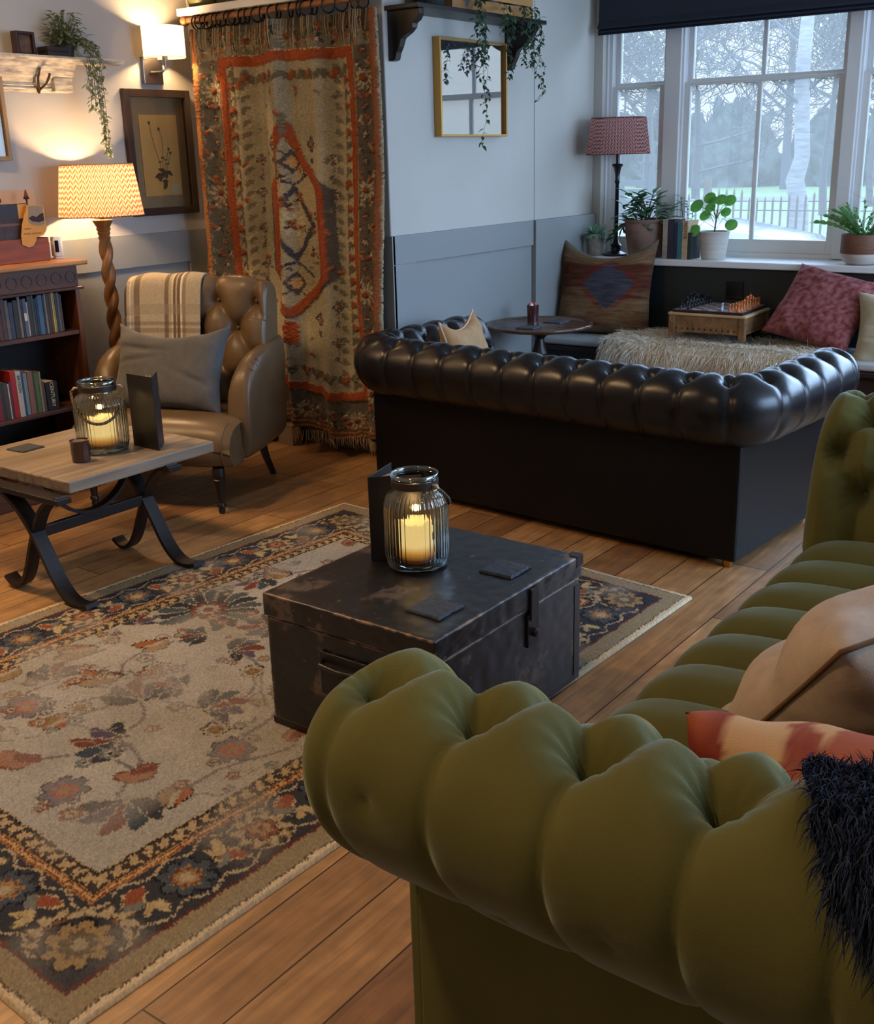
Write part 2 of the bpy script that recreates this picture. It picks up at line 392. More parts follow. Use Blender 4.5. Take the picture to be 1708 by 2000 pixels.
# ================================================================== ROOM SHELL
X0, X1 = -1.8, 6.28       # rear wall, window wall
Y0, YA, YL = -2.6, 3.45, 4.8
ZC = 2.75
struct(MB().box(X0-0.1, X1+0.3, Y0-0.1, YL+0.1, -0.08, 0.0).build('floor', M_floor))
struct(MB().box(X0-0.1, X1+0.3, Y0-0.1, YL+0.1, ZC, ZC+0.08).build('ceiling', mat('ceiling_paint', S(205, 203, 196), 0.8)))
struct(MB().box(X0-0.1, 4.41, YL, YL+0.1, 0, ZC).build('wall_left', M_wall))
# wall with the doorway behind the curtain, running from the bookcase wall to the corner
struct(MB().box(4.31, 4.41, YA+0.1, 3.62, 0, ZC).box(4.31, 4.41, 4.52, YL, 0, ZC).box(4.31, 4.41, 3.62, 4.52, 2.08, ZC).build('wall_doorway', M_wall))
struct(MB().box(4.37, 4.40, 3.62, 4.52, 0.0, 2.08).build('door_1', mat('door_paint', S(120, 110, 95), 0.6)))
struct(MB().box(4.28, X1+0.3, YA, YA+0.1, 0, ZC).build('wall_back', M_wall, bevel=0.006))
struct(MB().box(X0-0.1, X0, Y0-0.1, YL+0.1, 0, ZC).build('wall_rear', M_wall))
# wall to the right of the camera with a wide street window (seen mirrored in the picture glass)
struct(MB().box(X0, 2.8, Y0-0.1, Y0, 0, ZC).box(5.7, X1+0.3, Y0-0.1, Y0, 0, ZC).box(2.8, 5.7, Y0-0.1, Y0, 0, 0.85).box(2.8, 5.7, Y0-0.1, Y0, 2.45, ZC).build('wall_right', M_wall))
wf = MB().box(2.8, 5.7, Y0-0.08, Y0-0.02, 0.85, 0.93).box(2.8, 5.7, Y0-0.08, Y0-0.02, 2.37, 2.45).box(2.8, 5.7, Y0-0.08, Y0-0.02, 1.62, 1.68)
for x in (2.8, 3.74, 4.68, 5.62): wf.box(x, x+0.08, Y0-0.08, Y0-0.02, 0.85, 2.45)
w2 = struct(wf.build('window_2', M_white))
# panelling (dado) boards
def panel(name, m, boxes, bevel=0.0015):
    q = MB()
    for b in boxes: q.box(*b)
    return struct(q.build(name, m, bevel=bevel))
# left wall: flat board with one recessed field
panel('trim_1', M_dado, [(X0, 4.305, 4.775, 4.797, 0.985, 1.15), (X0, 2.2, 4.775, 4.797, 0.12, 0.985), (4.16, 4.305, 4.775, 4.797, 0.12, 0.985), (2.2, 4.16, 4.788, 4.797, 0.12, 0.985)])
# back wall: left field, joint, right field
panel('trim_2', M_dado, [(4.262, 5.555, 3.425, 3.449, 0.998, 1.135), (4.262, 4.44, 3.425, 3.449, 0.12, 0.998), (4.44, 5.553, 3.438, 3.449, 0.12, 0.998)])
panel('trim_3', M_dado, [(5.566, X1-0.001, 3.415, 3.449, 0.12, 1.135)])
panel('trim_4', M_dado, [(4.256, 4.279, 3.425, 3.56, 0.12, 1.135)])
panel('trim_5', M_wall, [(5.600, X1-0.001, 3.4465, 3.449, 1.135, ZC)])
panel('baseboard_back', M_dado, [(4.262, X1-0.001, 3.41, 3.449, 0.001, 0.12)])
panel('baseboard_left', M_dado, [(X0, 4.305, 4.765, 4.797, 0.001, 0.12)])
panel('trim_6', mat('door_architrave_paint', S(150, 135, 112), 0.6), [(4.235, 4.309, 4.16, 4.27, 0.001, 0.115)])

# window wall (x = X1): opening from y 3.28 down past the frame edge of the picture
WY0, WY1, WZ0, WZ1 = -0.9, 3.39, 0.90, 2.45
struct(MB().box(X1, X1+0.16, WY1, YA+0.1, 0, ZC).box(X1, X1+0.16, Y0-0.1, WY0, 0, ZC).box(X1, X1+0.16, WY0, WY1, 0, WZ0-0.045)
       .box(X1, X1+0.16, WY0, WY1, WZ1, ZC).build('wall_window', M_wall))
def window(name, lights):
    root = bpy.data.objects.new(name, None); COL.objects.link(root); root['kind'] = 'structure'
    fr = MB()
    fr.box(6.33, 6.43, WY0, WY1, WZ0-0.04, WZ0+0.02).box(6.33, 6.43, WY0, WY1, WZ1-0.05, WZ1)
    prev = WY1
    fr.box(6.34, 6.43, WY1-0.035, WY1, WZ0, WZ1)
    fr.box(6.325, 6.345, WY1-0.012, WY1+0.0, WZ0, WZ1)
    for (a, b, bars) in lights[1:]:
        # mullion between two lights, with parting beads
        c = lights[lights.index((a, b, bars))-1][1]
        fr.box(6.305, 6.43, a+0.012, c-0.012, WZ0, WZ1); fr.box(6.325, 6.43, a, c, WZ0, WZ1)
    fr.build('frame', M_white, root, bevel=0.003)
    for (a, b, bars) in lights:
        lo = MB(); up = MB(); zb, zm = WZ0+0.02, 1.868
        lo.box(6.345, 6.375, b, b+0.035, zb, zm); lo.box(6.345, 6.375, a-0.035, a, zb, zm)
        lo.box(6.346, 6.374, b+0.035, a-0.035, zb, zb+0.075); lo.box(6.346, 6.374, b+0.035, a-0.035, zm-0.018, zm)
        up.box(6.385, 6.415, b, b+0.03, zm, WZ1-0.05); up.box(6.385, 6.415, a-0.03, a, zm, WZ1-0.05)
        up.box(6.386, 6.414, b+0.03, a-0.03, zm, zm+0.02); up.box(6.386, 6.414, b+0.03, a-0.03, WZ1-0.1, WZ1-0.05)
        for yb in bars:
            lo.box(6.348, 6.372, yb-0.012, yb+0.012, zb+0.075, zm-0.018); up.box(6.388, 6.412, yb-0.012, yb+0.012, zm+0.02, WZ1-0.1)
        l_ = lo.build('lower_sash', M_white, root, bevel=0.002); u_ = up.build('upper_sash', M_white, root, bevel=0.002)
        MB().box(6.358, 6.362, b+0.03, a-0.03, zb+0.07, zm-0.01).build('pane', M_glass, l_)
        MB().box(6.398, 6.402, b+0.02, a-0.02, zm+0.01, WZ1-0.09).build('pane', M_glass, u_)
    return root
window('window_1', [(3.355, 3.01, []), (2.888, 1.97, [2.44]), (1.875, 1.53, []), (1.41, 0.49, [0.95]), (0.37, -0.55, [-0.1])])
# window board, nosing, seat back panel
struct(MB().box(6.03, 6.345, WY0, WY1+0.055, 0.858, 0.895).build('trim_7', M_white, bevel=0.006))
struct(MB().box(6.055, 6.09, WY0, YA-0.003, 0.001, 0.856).build('trim_8', M_green_panel, bevel=0.002))

# ================================================================== OUTSIDE
GZ = -0.55
def tree_mb(base, h, r0, seed, spread=0.75, levels=6, lean=0.0, twig=0.006, first=0.35):
    rn = random.Random(seed); q = MB()
    def grow(p, d, L, r, lv):
        pts = [p]; n = 4 if lv < 2 else 3; dd = d.copy(); rs = [r]
        for k in range(n):
            dd = (dd+Vector((rn.uniform(-1,1), rn.uniform(-1,1), rn.uniform(-0.3,0.7)))*(0.12+0.05*lv)).normalized()
            pts.append(pts[-1]+dd*(L/n)); rs.append(max(twig, r*(1-0.45*(k+1)/n)))
        q.tube(pts, rs, n=5 if lv == 0 else 3, cap=False)
        if lv >= levels: return
        nb = 3 if lv < 3 else rn.choice((2, 3))
        for i in range(nb):
            t = rn.uniform(first if lv == 0 else 0.3, 1.0) if i else 1.0
            bp = pts[min(n, max(1, int(t*n)))]
            ax = Vector((rn.uniform(-1,1), rn.uniform(-1,1), rn.uniform(-0.2,0.6))).normalized()
            grow(bp, (dd*(1-spread)+ax*spread).normalized(), L*rn.uniform(0.6, 0.8), rs[-1]*rn.uniform(0.6, 0.85), lv+1)
    grow(Vector(base), Vector((lean, lean*0.5, 1)).normalized(), h*0.36, r0, 0)
    return q
M_bark = mat('pale_grey_bark', S(50, 50, 54), 0.9)
M_bark2 = mat('misty_bark', S(56, 60, 68), 0.9)
LZ = lambda x: 0.05+0.006*(x-12)
M_grass = mat('grass', S(84, 104, 60), 0.95, var=0.15, vscale=0.8)
struct(MB().add([(11.2, -80, GZ), (11.2, 110, GZ), (11.6, -80, LZ(11.6)), (11.6, 110, LZ(11.6)), (42, -80, LZ(42)), (42, 110, LZ(42)), (160, -80, LZ(42)), (160, 110, LZ(42)), (160, -80, -3), (160, 110, -3), (11.2, -80, -3), (11.2, 110, -3)],
    [(0, 2, 3, 1), (2, 4, 5, 3), (4, 6, 7, 5), (6, 8, 9, 7), (8, 10, 11, 9), (10, 0, 1, 11)]).build('lawn_ground', M_grass))
struct(MB().box(6.6, 11.3, -30, 40, GZ-0.3, GZ+0.02).build('road', mat('asphalt', S(44, 46, 50), 0.9, var=0.08, vscale=3)))
struct(MB().add([(29, -40, LZ(29)+0.02), (31, -40, LZ(31)+0.02), (31, 60, LZ(31)+0.02), (29, 60, LZ(29)+0.02)], [(0, 1, 2, 3)]).build('path', mat('path_gravel', S(84, 82, 76), 0.9)))
# birch tree
bt = thing('birch_tree', 'white barked birch tree standing beyond the fence outside the window', 'tree')
birch_bark = mat('birch_bark', S(104, 102, 102), 0.8, var=0.35, vscale=3, stretch=(2, 2, 14))
bx, by = 13.3, 4.55
pts = [(bx, 4.55, 0.05), (bx, 4.53, 0.4), (bx+0.02, 4.56, 0.85), (bx, 4.62, 1.12), (bx+0.02, 4.56, 1.38), (bx, 4.58, 1.75), (bx, 4.62, 2.3), (bx, 4.60, 3.0)]
trunk = MB().tube(pts, [0.15, 0.12, 0.112, 0.105, 0.088, 0.085, 0.08, 0.07], n=14)
trunk.build('trunk', birch_bark, bt, smooth='all')
bb = tree_mb((bx, 4.60, 2.7), 4.5, 0.06, 5, levels=6, spread=0.62, twig=0.005)
for k, (dz, dy, dx) in enumerate([(1.9, 0.8, -0.4), (2.1, -0.9, 0.2), (2.5, 1.1, 0.3)]):
    p = (bx, by, dz); q = (bx+dx, by+dy*0.6, dz+0.5); r_ = (bx+dx*1.5, by+dy*1.4, dz+0.75+0.2*k)
    bb.tube([p, q, r_], [0.02, 0.013, 0.006], n=5)
bb.build('branches', M_bark2, bt)
# bare park trees
kinds = [('bare_tree', 'bare spreading grey tree seen through the left window light', (20, 9.75), 7.0, 0.15, 11, 0.03),
         ('bare_tree', 'bare tree with arching branches behind the fence, left of the birch', (30, 13.2), 8, 0.13, 12, -0.04),
         ('bare_tree', 'bare twiggy tree behind the birch, its crown tangled with it', (24, 7.7), 8.5, 0.09, 13, 0.0),
         ('bare_tree', 'bare tree at the right of the park view beyond the birch', (27, 7.6), 7.5, 0.09, 14, 0.03)]
for nm, lb, (x, y), h, r0, sd, ln in kinds:
    t = tree_mb((x, y, LZ(x)), h, r0, sd, levels=6, lean=ln, twig=0.009).build(nm, M_bark, None); tag(t, lb, 'tree')
rn = random.Random(5)
base = []
for i in range(4):
    t = tree_mb((0, 0, 0), 11+i, 0.16, 30+i, levels=7, twig=0.016, first=0.1).build('distant_tree', M_bark2, None); base.append(t)
for i in range(18):
    t = base[i] if i < 4 else dup(base[i % 4])
    t.location = (40+rn.uniform(-5, 12), 6+i*1.75+rn.uniform(-0.8, 0.8), LZ(42)); t.rotation_euler = (0, 0, rn.uniform(0, 6)); t.scale = (1, 1, rn.uniform(0.85, 1.15))
    tag(t, 'misty bare tree in the belt along the far side of the park', 'tree', 'distant trees across the park')
def bush(name, label, x, y, rx, ry, h, seed, m):
    nu, nv = 48, 24; P = np.zeros((nu, nv, 3))
    for i in range(nu):
        for j in range(nv):
            a = 2*PI*i/nu; b = (PI/2)*j/(nv-1)
            d = Vector((math.cos(a)*math.cos(b), math.sin(a)*math.cos(b), math.sin(b)))
            k = 1+0.34*mnoise.noise(d*3+Vector((seed, 0, 0)))+0.26*mnoise.noise(d*9+Vector((seed, 3, 0)))+0.16*mnoise.noise(d*22)
            P[i, j] = (d.x*rx*k, d.y*ry*k, d.z*h*k)
    return tag(grid_mesh(name, P, m, closed_u=True, loc=(x, y, LZ(min(42, x))-0.05)), label, 'bush', 'shrubs along the far edge of the park')
M_bush = mat('evergreen_shrub', S(54, 62, 58), 0.95, var=0.5, vscale=3, bump=0.8, bscale=8)
for i in range(16):
    bush('shrub', 'grey green shrub in the hedge line at the far edge of the lawn', 40+rn.uniform(-1, 6), 6+i*2.0, 1.5, 1.7, 1.0+rn.uniform(0, 1.6), i*3.1, M_bush)
# chestnut paling fence
f = thing('paling_fence', 'low chestnut paling fence along the near edge of the park lawn', 'fence')
M_pale = mat('chestnut_pales', S(64, 54, 44), 0.9, var=0.2)
FZ = LZ(12)
for wz in (FZ+0.25, FZ+0.8): MB().tube([(12.02, 0, wz), (12.02, 12, wz)], 0.006, n=4).build('wire', M_iron, f)
for i in range(94):
    y = 2.0+i*0.088
    h = 0.92+0.03*math.sin(i*0.13)+rn.uniform(-0.025, 0.025)
    if 30 < i < 40: h += 0.10*math.exp(-((i-34)/4)**2)
    MB().add([(12, y, FZ), (12, y+0.026, FZ), (12.015, y+0.013, FZ), (12, y, FZ+h), (12, y+0.026, FZ+h), (12.015, y+0.013, FZ+h), (12.007, y+0.013, FZ+h+0.05)],
             [(0, 1, 4, 3), (1, 2, 5, 4), (2, 0, 3, 5), (3, 4, 6), (4, 5, 6), (5, 3, 6)]).build('pale', M_pale, f)
for y in (5.13, 9.0): MB().box(12.03, 12.1, y, y+0.07, FZ-0.01, FZ+1.14).build('post', M_pale, f)
def bench(label, x, y, rz, m):
    b = thing('park_bench', label, 'bench', (x, y, LZ(min(42, x))+0.005+(0.12 if x < 20 else 0)), rz)
    for k in range(4): MB().box(-0.9, 0.9, -0.2+k*0.11, -0.12+k*0.11, 0.42, 0.45).build('seat_slat', m, b)
    for k in range(3): MB().box(-0.9, 0.9, 0.26, 0.29, 0.55+k*0.13, 0.64+k*0.13).build('back_slat', m, b)
    for s_ in (-0.8, 0, 0.8):
        MB().box(s_-0.03, s_+0.03, -0.2, -0.14, 0, 0.42).box(s_-0.03, s_+0.03, 0.22, 0.28, 0, 0.95).box(s_-0.03, s_+0.03, -0.2, 0.28, 0.38, 0.42).build('leg', m, b)
bench('dark slatted bench on the lawn seen through the left window light', 15.5, 7.9, PI/2+0.1, mat('bench_paint', S(38, 48, 52), 0.7))
bench('small reddish bench far off on the lawn by the shrubs', 39, 16.3, PI/2-1.15, mat('bench_red', S(110, 58, 44), 0.7))
# parked car, only its roof shows above the sill
c = thing('car', 'silver grey car parked outside, its curved roof just above the sill', 'car', (9.1, 3.85, GZ+0.02), PI/2)
prof = [(-2.2, 0.25), (-2.2, 0.7), (-1.9, 0.88), (-1.3, 0.96), (-0.75, 1.34), (-0.1, 1.46), (0.6, 1.42), (1.15, 1.2), (1.6, 0.98), (2.1, 0.9), (2.2, 0.6), (2.2, 0.25)]
def car_sweep(zmin, ys, m, nm, inset=0.0):
    P = []
    for y, kz in ys:
        row = [(x*(1-0.02*abs(y)), y, zmin+(max(z, zmin)-zmin)*kz) for x, z in prof]; P.append(row)
    return grid_mesh(nm, np.array(P), m, c)
car_paint = mat('car_paint', S(50, 55, 64), 0.25, coat=0.5, metal=0.4)
car_sweep(0.25, [(-0.82, 0.0), (-0.84, 0.55), (-0.78, 0.72), (-0.62, 0.97), (-0.3, 1.0), (0, 1.01), (0.3, 1.0), (0.62, 0.97), (0.78, 0.72), (0.84, 0.55), (0.82, 0.0)], car_paint, 'body')
car_glass = mat('car_window_glass', S(40, 50, 64), 0.1, spec=0.8)
for sgn in (-1, 1):
    MB().add([(-1.15, sgn*0.80, 0.98), (1.25, sgn*0.80, 0.98), (0.85, sgn*0.70, 1.24), (0.45, sgn*0.655, 1.34), (-0.1, sgn*0.645, 1.37), (-0.65, sgn*0.665, 1.28)], [(0, 1, 2, 3, 4, 5) if sgn < 0 else (5, 4, 3, 2, 1, 0)]).build('side_window', car_glass, c)
    MB().tube([(-1.15, sgn*0.81, 0.98), (-0.65, sgn*0.675, 1.3), (-0.1, sgn*0.655, 1.39), (0.45, sgn*0.665, 1.36), (0.85, sgn*0.71, 1.25), (1.25, sgn*0.81, 0.98)], 0.012, n=6).build('window_trim', M_iron, c)
for sx in (-1.35, 1.35):
    for sy in (-0.8, 0.8):
        MB().lathe([(0.0, -0.1), (0.32, -0.1), (0.33, 0.0), (0.32, 0.1), (0.0, 0.1)], M=Matrix.Translation((sx, sy, 0.33)) @ Matrix.Rotation(PI/2, 4, 'X'), cap=False).build('wheel', mat('tyre', S(30, 30, 30), 0.8), c)
# brick house across the street, behind the camera's right (mirrored in the picture glass)
hs = thing('brick_house', 'red brick house across the street, mirrored faintly in the framed picture', 'house', (4.0, -17.0, GZ))
MB().box(-6, 8, -3, 0, 0, 5.2).build('wall', mat('red_brick', S(150, 84, 62), 0.9, var=0.2, vscale=20), hs)
for i in range(5):
    for k in range(2):
        MB().box(-5+i*2.6, -3.6+i*2.6, 0, 0.05, 1.0+k*2.2, 2.6+k*2.2).build('window', M_white, hs)
struct(MB().box(-20, 30, -25, -2.75, GZ-0.2, GZ).build('street_ground', mat('pavement', S(140, 140, 140), 0.9)))
# ================================================================== RUG
L_, W_ = 2.60, 1.76
rg = Cloth(L_, W_, 0.0042, (162, 157, 146))
NAVY, DK, CREAM, RUST, GOLD, GREY = (56, 57, 62), (44, 38, 36), (160, 152, 132), (108, 62, 52), (138, 112, 78), (120, 118, 112)
rr = random.Random(21)
rg.wear(0.0, 0.10, 0.10)
# field: large palmettes, leaves and vines
F0 = 0.335
def palmette(u, v, R, ang, kind):
    if kind == 0:   # big navy spiky palmette with red heart
        for k in range(15):
            a = ang+(k-7)*0.36; rg.leaf(u+math.cos(a)*R*0.25, v+math.sin(a)*R*0.25, R*0.85, R*0.34, a, NAVY if k % 2 else (74, 84, 88), 5, edge=(170, 160, 138))
        rg.flower(u, v, R*0.42, 10, RUST, (150, 150, 140), RUST, line=DK)
    elif kind == 1:  # fanned leaves
        for k in range(5):
            a = ang+(k-2)*0.55; rg.leaf(u, v, R*(1.0-0.1*abs(k-2)), R*0.38, a, [NAVY, (84, 76, 92), RUST, (60, 70, 78), NAVY][k], 4, edge=CREAM)
    elif kind == 2:  # golden leaf pair
        for k in (-1, 1): rg.leaf(u, v, R, R*0.5, ang+k*0.3, GOLD if k > 0 else (150, 92, 60), 7, edge=DK)
        rg.leaf(u, v, R*0.8, R*0.2, ang, CREAM, 4)
    elif kind == 3:
        rg.flower(u, v, R*0.7, 7, (110, 106, 112), (150, 92, 76), GOLD, ph=ang, line=(90, 80, 72))
    elif kind == 4:
        rg.flower(u, v, R*0.42, 6, CREAM, (120, 96, 74), GOLD, line=DK)
    else:
        rg.leaf(u, v, R, R*0.7, ang, (146, 104, 80), 1, edge=(98, 66, 52)); rg.leaf(u+0.01, v, R*0.7, R*0.35, ang, (112, 70, 60), 1)
spots = [(1.44, 1.28, .17, .4, 0), (0.88, 0.92, .15, .9, 1), (0.72, 0.76, .15, 2.2, 1), (0.56, 0.52, .15, 3.6, 1), (0.98, 0.74, .14, -.6, 1), (0.95, 1.10, .13, 2.4, 2),
 (1.20, 1.20, .11, 3.0, 2), (0.66, 1.15, .10, 1.6, 3), (0.80, 1.25, .12, .6, 1), (1.02, 1.33, .13, 2.6, 2), (1.28, 0.98, .12, -.9, 1), (1.15, 0.62, .13, 0, 2), (0.88, 0.50, .09, 0, 3),
 (1.45, 0.72, .12, 1.2, 1), (0.52, 0.86, .12, 2.0, 5), (0.70, 0.60, .11, 2.9, 5), (1.05, 1.05, .10, 0, 4), (0.75, 1.02, .09, 0, 4), (1.22, 0.80, .09, 0, 4), (0.92, 0.62, .09, 1, 4),
 (0.50, 1.32, .10, .7, 5), (1.65, 1.05, .14, .5, 1), (1.85, 1.3, .12, 2.0, 2), (2.05, 1.1, .15, 0, 0), (1.9, .8, .12, 1, 1), (2.1, .6, .12, 2.2, 2), (1.75, .55, .12, 0, 3), (2.2, 1.35, .1, 0, 5), (1.5, 1.0, .13, 2.4, 1), (1.62, .78, .11, -.8, 2), (1.3, 1.12, .10, 2.2, 1), (0.62, .98, .10, .2, 2), (1.02, .88, .11, 1.9, 1), (0.78, 1.4, .10, 3.3, 2), (1.32, .5, .11, 2.6, 1), (0.48, .68, .09, 1.0, 3), (1.2, 1.38, .10, 0.4, 1), (1.75, 1.35, .12, 3.4, 1), (1.2, .43, .07, 0, 4), (0.6, .42, .09, .5, 2), (1.0, .42, .08, 0, 5)]
for a, b in zip(spots[:-1], spots[1:]):
    if math.hypot(a[0]-b[0], a[1]-b[1]) < 0.42: rg.vine((a[0], a[1]), (b[0], b[1]), 0.035, 0.011, (112, 104, 104), waves=0.7)
for s_ in spots: palmette(*s_)
for k in range(130):
    u, v = rr.uniform(F0+.04, L_-F0-.04), rr.uniform(F0+.02, W_-F0-.02)
    rg.flower(u, v, rr.uniform(0.014, 0.03), rr.choice((5, 6)), rr.choice([(128, 92, 60), (90, 86, 96), (120, 60, 46), (104, 112, 116)]), CREAM, rr.choice([RUST, DK]), line=(120, 106, 88))
    if k % 2: rg.vine((u, v), (u+rr.uniform(-.14, .14), v+rr.uniform(-.14, .14)), 0.02, 0.006, (128, 118, 108), n=10)
# borders
rg.frame(0, 0.335, (120, 96, 66))
rg.frame(0, 0.018, (205, 184, 150)); rg.frame(0.018, 0.022, (90, 74, 56)); rg.frame(0.022, 0.078, (140, 126, 98))
rg.frame(0.078, 0.088, (94, 48, 44)); rg.frame(0.088, 0.268, NAVY)
for k, c_ in enumerate([(150, 110, 70), (120, 62, 44), (184, 150, 104), (104, 56, 42), (160, 124, 82), (60, 52, 46)]): rg.frame(0.262+k*0.0055, 0.262+(k+1)*0.0055, c_)
rg.frame(0.293, 0.335, (64, 56, 52)); rg.frame(0.332, 0.338, (44, 38, 38)); rg.frame(0.338, 0.344, (168, 148, 116))
def along(n_, side, fn, d):
    LL = L_ if side < 2 else W_
    for k in range(n_):
        t = d+(LL-2*d)*(k+0.5)/n_
        p = [(t, d), (t, W_-d), (d, t), (L_-d, t)][side]; ang = [0, PI, -PI/2, PI/2][side]; fn(k, p[0], p[1], ang)
def zig(k, u, v, a):
    e = 0.017
    for sg in (-1, 1):
        rg.line([(u-e*math.cos(a)-e*0.5*math.sin(a)*sg, v-e*math.sin(a)+e*0.5*math.cos(a)*sg), (u+e*0.4*math.cos(a)+e*math.sin(a)*sg, v+e*0.4*math.sin(a)-e*math.cos(a)*sg)], 0.0085, (172, 150, 112))
    rg.line([(u-e*math.cos(a+0.8), v-e*math.sin(a+0.8)), (u+e*math.cos(a+0.8), v+e*math.sin(a+0.8))], 0.007, (172, 150, 112))
for sd, n_ in ((0, 46), (1, 46), (2, 27), (3, 27)): along(n_, sd, zig, 0.313)
def bord(k, u, v, a):
    kk = k % 4; nx, ny = -math.sin(a), math.cos(a)
    # scalloped vine edges
    ph = 0.058
    for sg in (-1, 1):
        pts = [(u+math.cos(a)*x+nx*sg*(0.07+0.012*math.cos(x*PI/ph)), v+math.sin(a)*x+ny*sg*(0.07+0.012*math.cos(x*PI/ph))) for x in np.linspace(-ph, ph, 9)]
        rg.line(pts, 0.0065, (168, 150, 120))
    if kk == 0:
        for q in range(10): rg.leaf(u, v, 0.074, 0.03, a+q*2*PI/10, (168, 152, 122), 3, edge=(120, 96, 60))
        rg.flower(u, v, 0.042, 6, (124, 78, 60), (156, 126, 92), RUST, line=DK)
    elif kk == 2:
        rg.flower(u, v, 0.066, 8, (72, 78, 84), (146, 116, 80), (164, 150, 122), line=(30, 30, 38))
        for q in range(8): rg.blob(u+0.03*math.cos(q*PI/4), v+0.03*math.sin(q*PI/4), 0.008, lambda r, t: r < 0.006, (104, 58, 42))
    else:
        sg = 1 if kk == 1 else -1
        rg.leaf(u-0.03*math.cos(a), v-0.03*math.sin(a), 0.075, 0.042, a+0.7*sg, (134, 76, 54), 5, edge=(180, 160, 122))
        rg.leaf(u, v, 0.06, 0.03, a-1.3*sg, (176, 158, 118), 4, edge=(96, 88, 70)); rg.leaf(u, v, 0.055, 0.026, a+2.6*sg, (110, 112, 108), 4)
        rg.leaf(u, v, 0.05, 0.022, a-2.2*sg, (170, 150, 110), 3)
for sd, n_ in ((0, 20), (1, 20), (2, 13), (3, 13)): along(n_, sd, bord, 0.178)
for cu_, cv_ in ((0.178, 0.178), (L_-0.178, 0.178), (0.178, W_-0.178), (L_-0.178, W_-0.178)):
    rg.blob(cu_, cv_, 0.1, lambda r, t: r < 0.085, NAVY)
    rg.flower(cu_, cv_, 0.072, 9, (146, 122, 84), (98, 84, 66), (150, 138, 112), line=(32, 32, 38))
rg.fray(1.2, 0.45, 0.03)
for k in range(16):   # pale patches mid-field: wear, with cool window light painted in
    pu, pv, pr_ = rr.uniform(0.5, 1.5), rr.uniform(0.5, 1.35), rr.uniform(0.05, 0.16); rg.blob(pu, pv, pr_*1.3, lambda r, t: r < pr_*(0.8+0.3*np.sin(3*t+k)+0.15*rg.rng.random(r.shape)), (176, 172, 166), 0.22)
rg.wear(0.13, 0.26, 0.12, toward=(150, 144, 134))
A_, B_, C_, D_ = map(np.array, ((0.84, 1.52), (3.385, 1.432), (3.575, 3.212), (0.95, 3.365)))
s_ = (rg.u/L_)[..., None]; t_ = (rg.v/W_)[..., None]
XY = A_*(1-s_)*(1-t_)+B_*s_*(1-t_)+C_*s_*t_+D_*(1-s_)*t_
Z = 0.010+0.0012*np.sin(rg.u*9)*np.sin(rg.v*7)+rg.rng.standard_normal(rg.u.shape)*0.0006
dE = np.minimum(np.minimum(rg.u, L_-rg.u), np.minimum(rg.v, W_-rg.v)); Z = np.where(dE < 0.004, 0.0012, Z)
rug = grid_mesh('area_rug', np.dstack([XY, Z]), mat('woven_wool_rug', attr=True, rough=0.95, spec=0.1), cols=rg.c)
tag(rug, 'large faded cream and navy floral rug lying under the black trunk', 'rug')

# ================================================================== CURTAIN (kilim hung from a pole)
CW, CH = 1.20, 2.02
ck = Cloth(CW, CH, 0.0042, (156, 149, 124))
BR, OR, FD = (92, 90, 80), (146, 76, 46), (150, 140, 112)
ck.wear(0.0, 0.12, 0.1)
ck.rect(0, 0.025, 0, CH, (196, 130, 76)); ck.rect(CW-0.03, CW, 0, CH, (128, 80, 52)); ck.rect(CW-0.007, CW, 0, CH, (160, 146, 116))
ck.rect(0.025, 0.155, 0, CH, BR); ck.rect(CW-0.155, CW-0.03, 0, CH, (86, 80, 70)); ck.rect(0.025, CW-0.03, CH-0.15, CH, (120, 116, 98)); ck.rect(0.025, CW-0.03, 0, 0.20, BR)
for k in range(5): ck.rect(0.0, CW, 0.012+k*0.012, 0.018+k*0.012, [(176, 120, 76), (110, 74, 56)][k % 2])
def rosette(u, v, R, col=(158, 148, 120)):
    for q in range(10): ck.leaf(u+0.3*R*math.cos(q*PI/5), v+0.3*R*math.sin(q*PI/5), R*0.72, R*0.3, q*PI/5, col, 1)
    ck.blob(u, v, R, lambda r, t: r < R*0.25, (120, 66, 44))
def cross(u, v, R, col=(84, 82, 84), c2=(186, 176, 150)):
    for q in range(4): ck.blob(u+R*0.45*math.cos(q*PI/2), v+R*0.55*math.sin(q*PI/2), R, lambda r, t: r < R*0.42, col)
    ck.rect(u-R*0.55, u+R*0.55, v-R*0.5, v+R*0.5, col)
    for q in range(8): ck.blob(u+R*0.42*math.cos(q*PI/4), v+R*0.42*math.sin(q*PI/4), R, lambda r, t: r < R*0.1, c2)
    ck.blob(u, v, R, lambda r, t: r < R*0.2, (170, 96, 60))
cr = random.Random(8)
def small(u, v, k=0):
    for q in range(4): ck.leaf(u, v, 0.03, 0.014, q*PI/2+PI/4, [(132, 126, 108), (60, 58, 56), (140, 84, 56)][(k+q) % 3], 2)
    ck.blob(u, v, 0.01, lambda r, t: r < 0.006, (190, 176, 140))
k = 0; v = 0.05
while v < CH-0.02:
    for u in (0.09, CW-0.092):
        if k % 8 == 3: rosette(u, v, 0.052)
        elif k % 2 == 0: small(u-0.03, v, k); small(u+0.03, v, k+1)
        else: cross(u, v, 0.022, (66, 64, 62))
    for u in (0.03, CW-0.035, 0.15, CW-0.152): ck.rect(u, u+0.005, v, v+0.03, (150, 140, 110))
    k += 1; v += 0.062
for row in (0.1, CH-0.075):
    for i in range(14):
        u = 0.19+i*0.063
        if i % 5 == 2: rosette(u, row, 0.045)
        else: small(u, row-0.025, i); small(u, row+0.025, i+1)
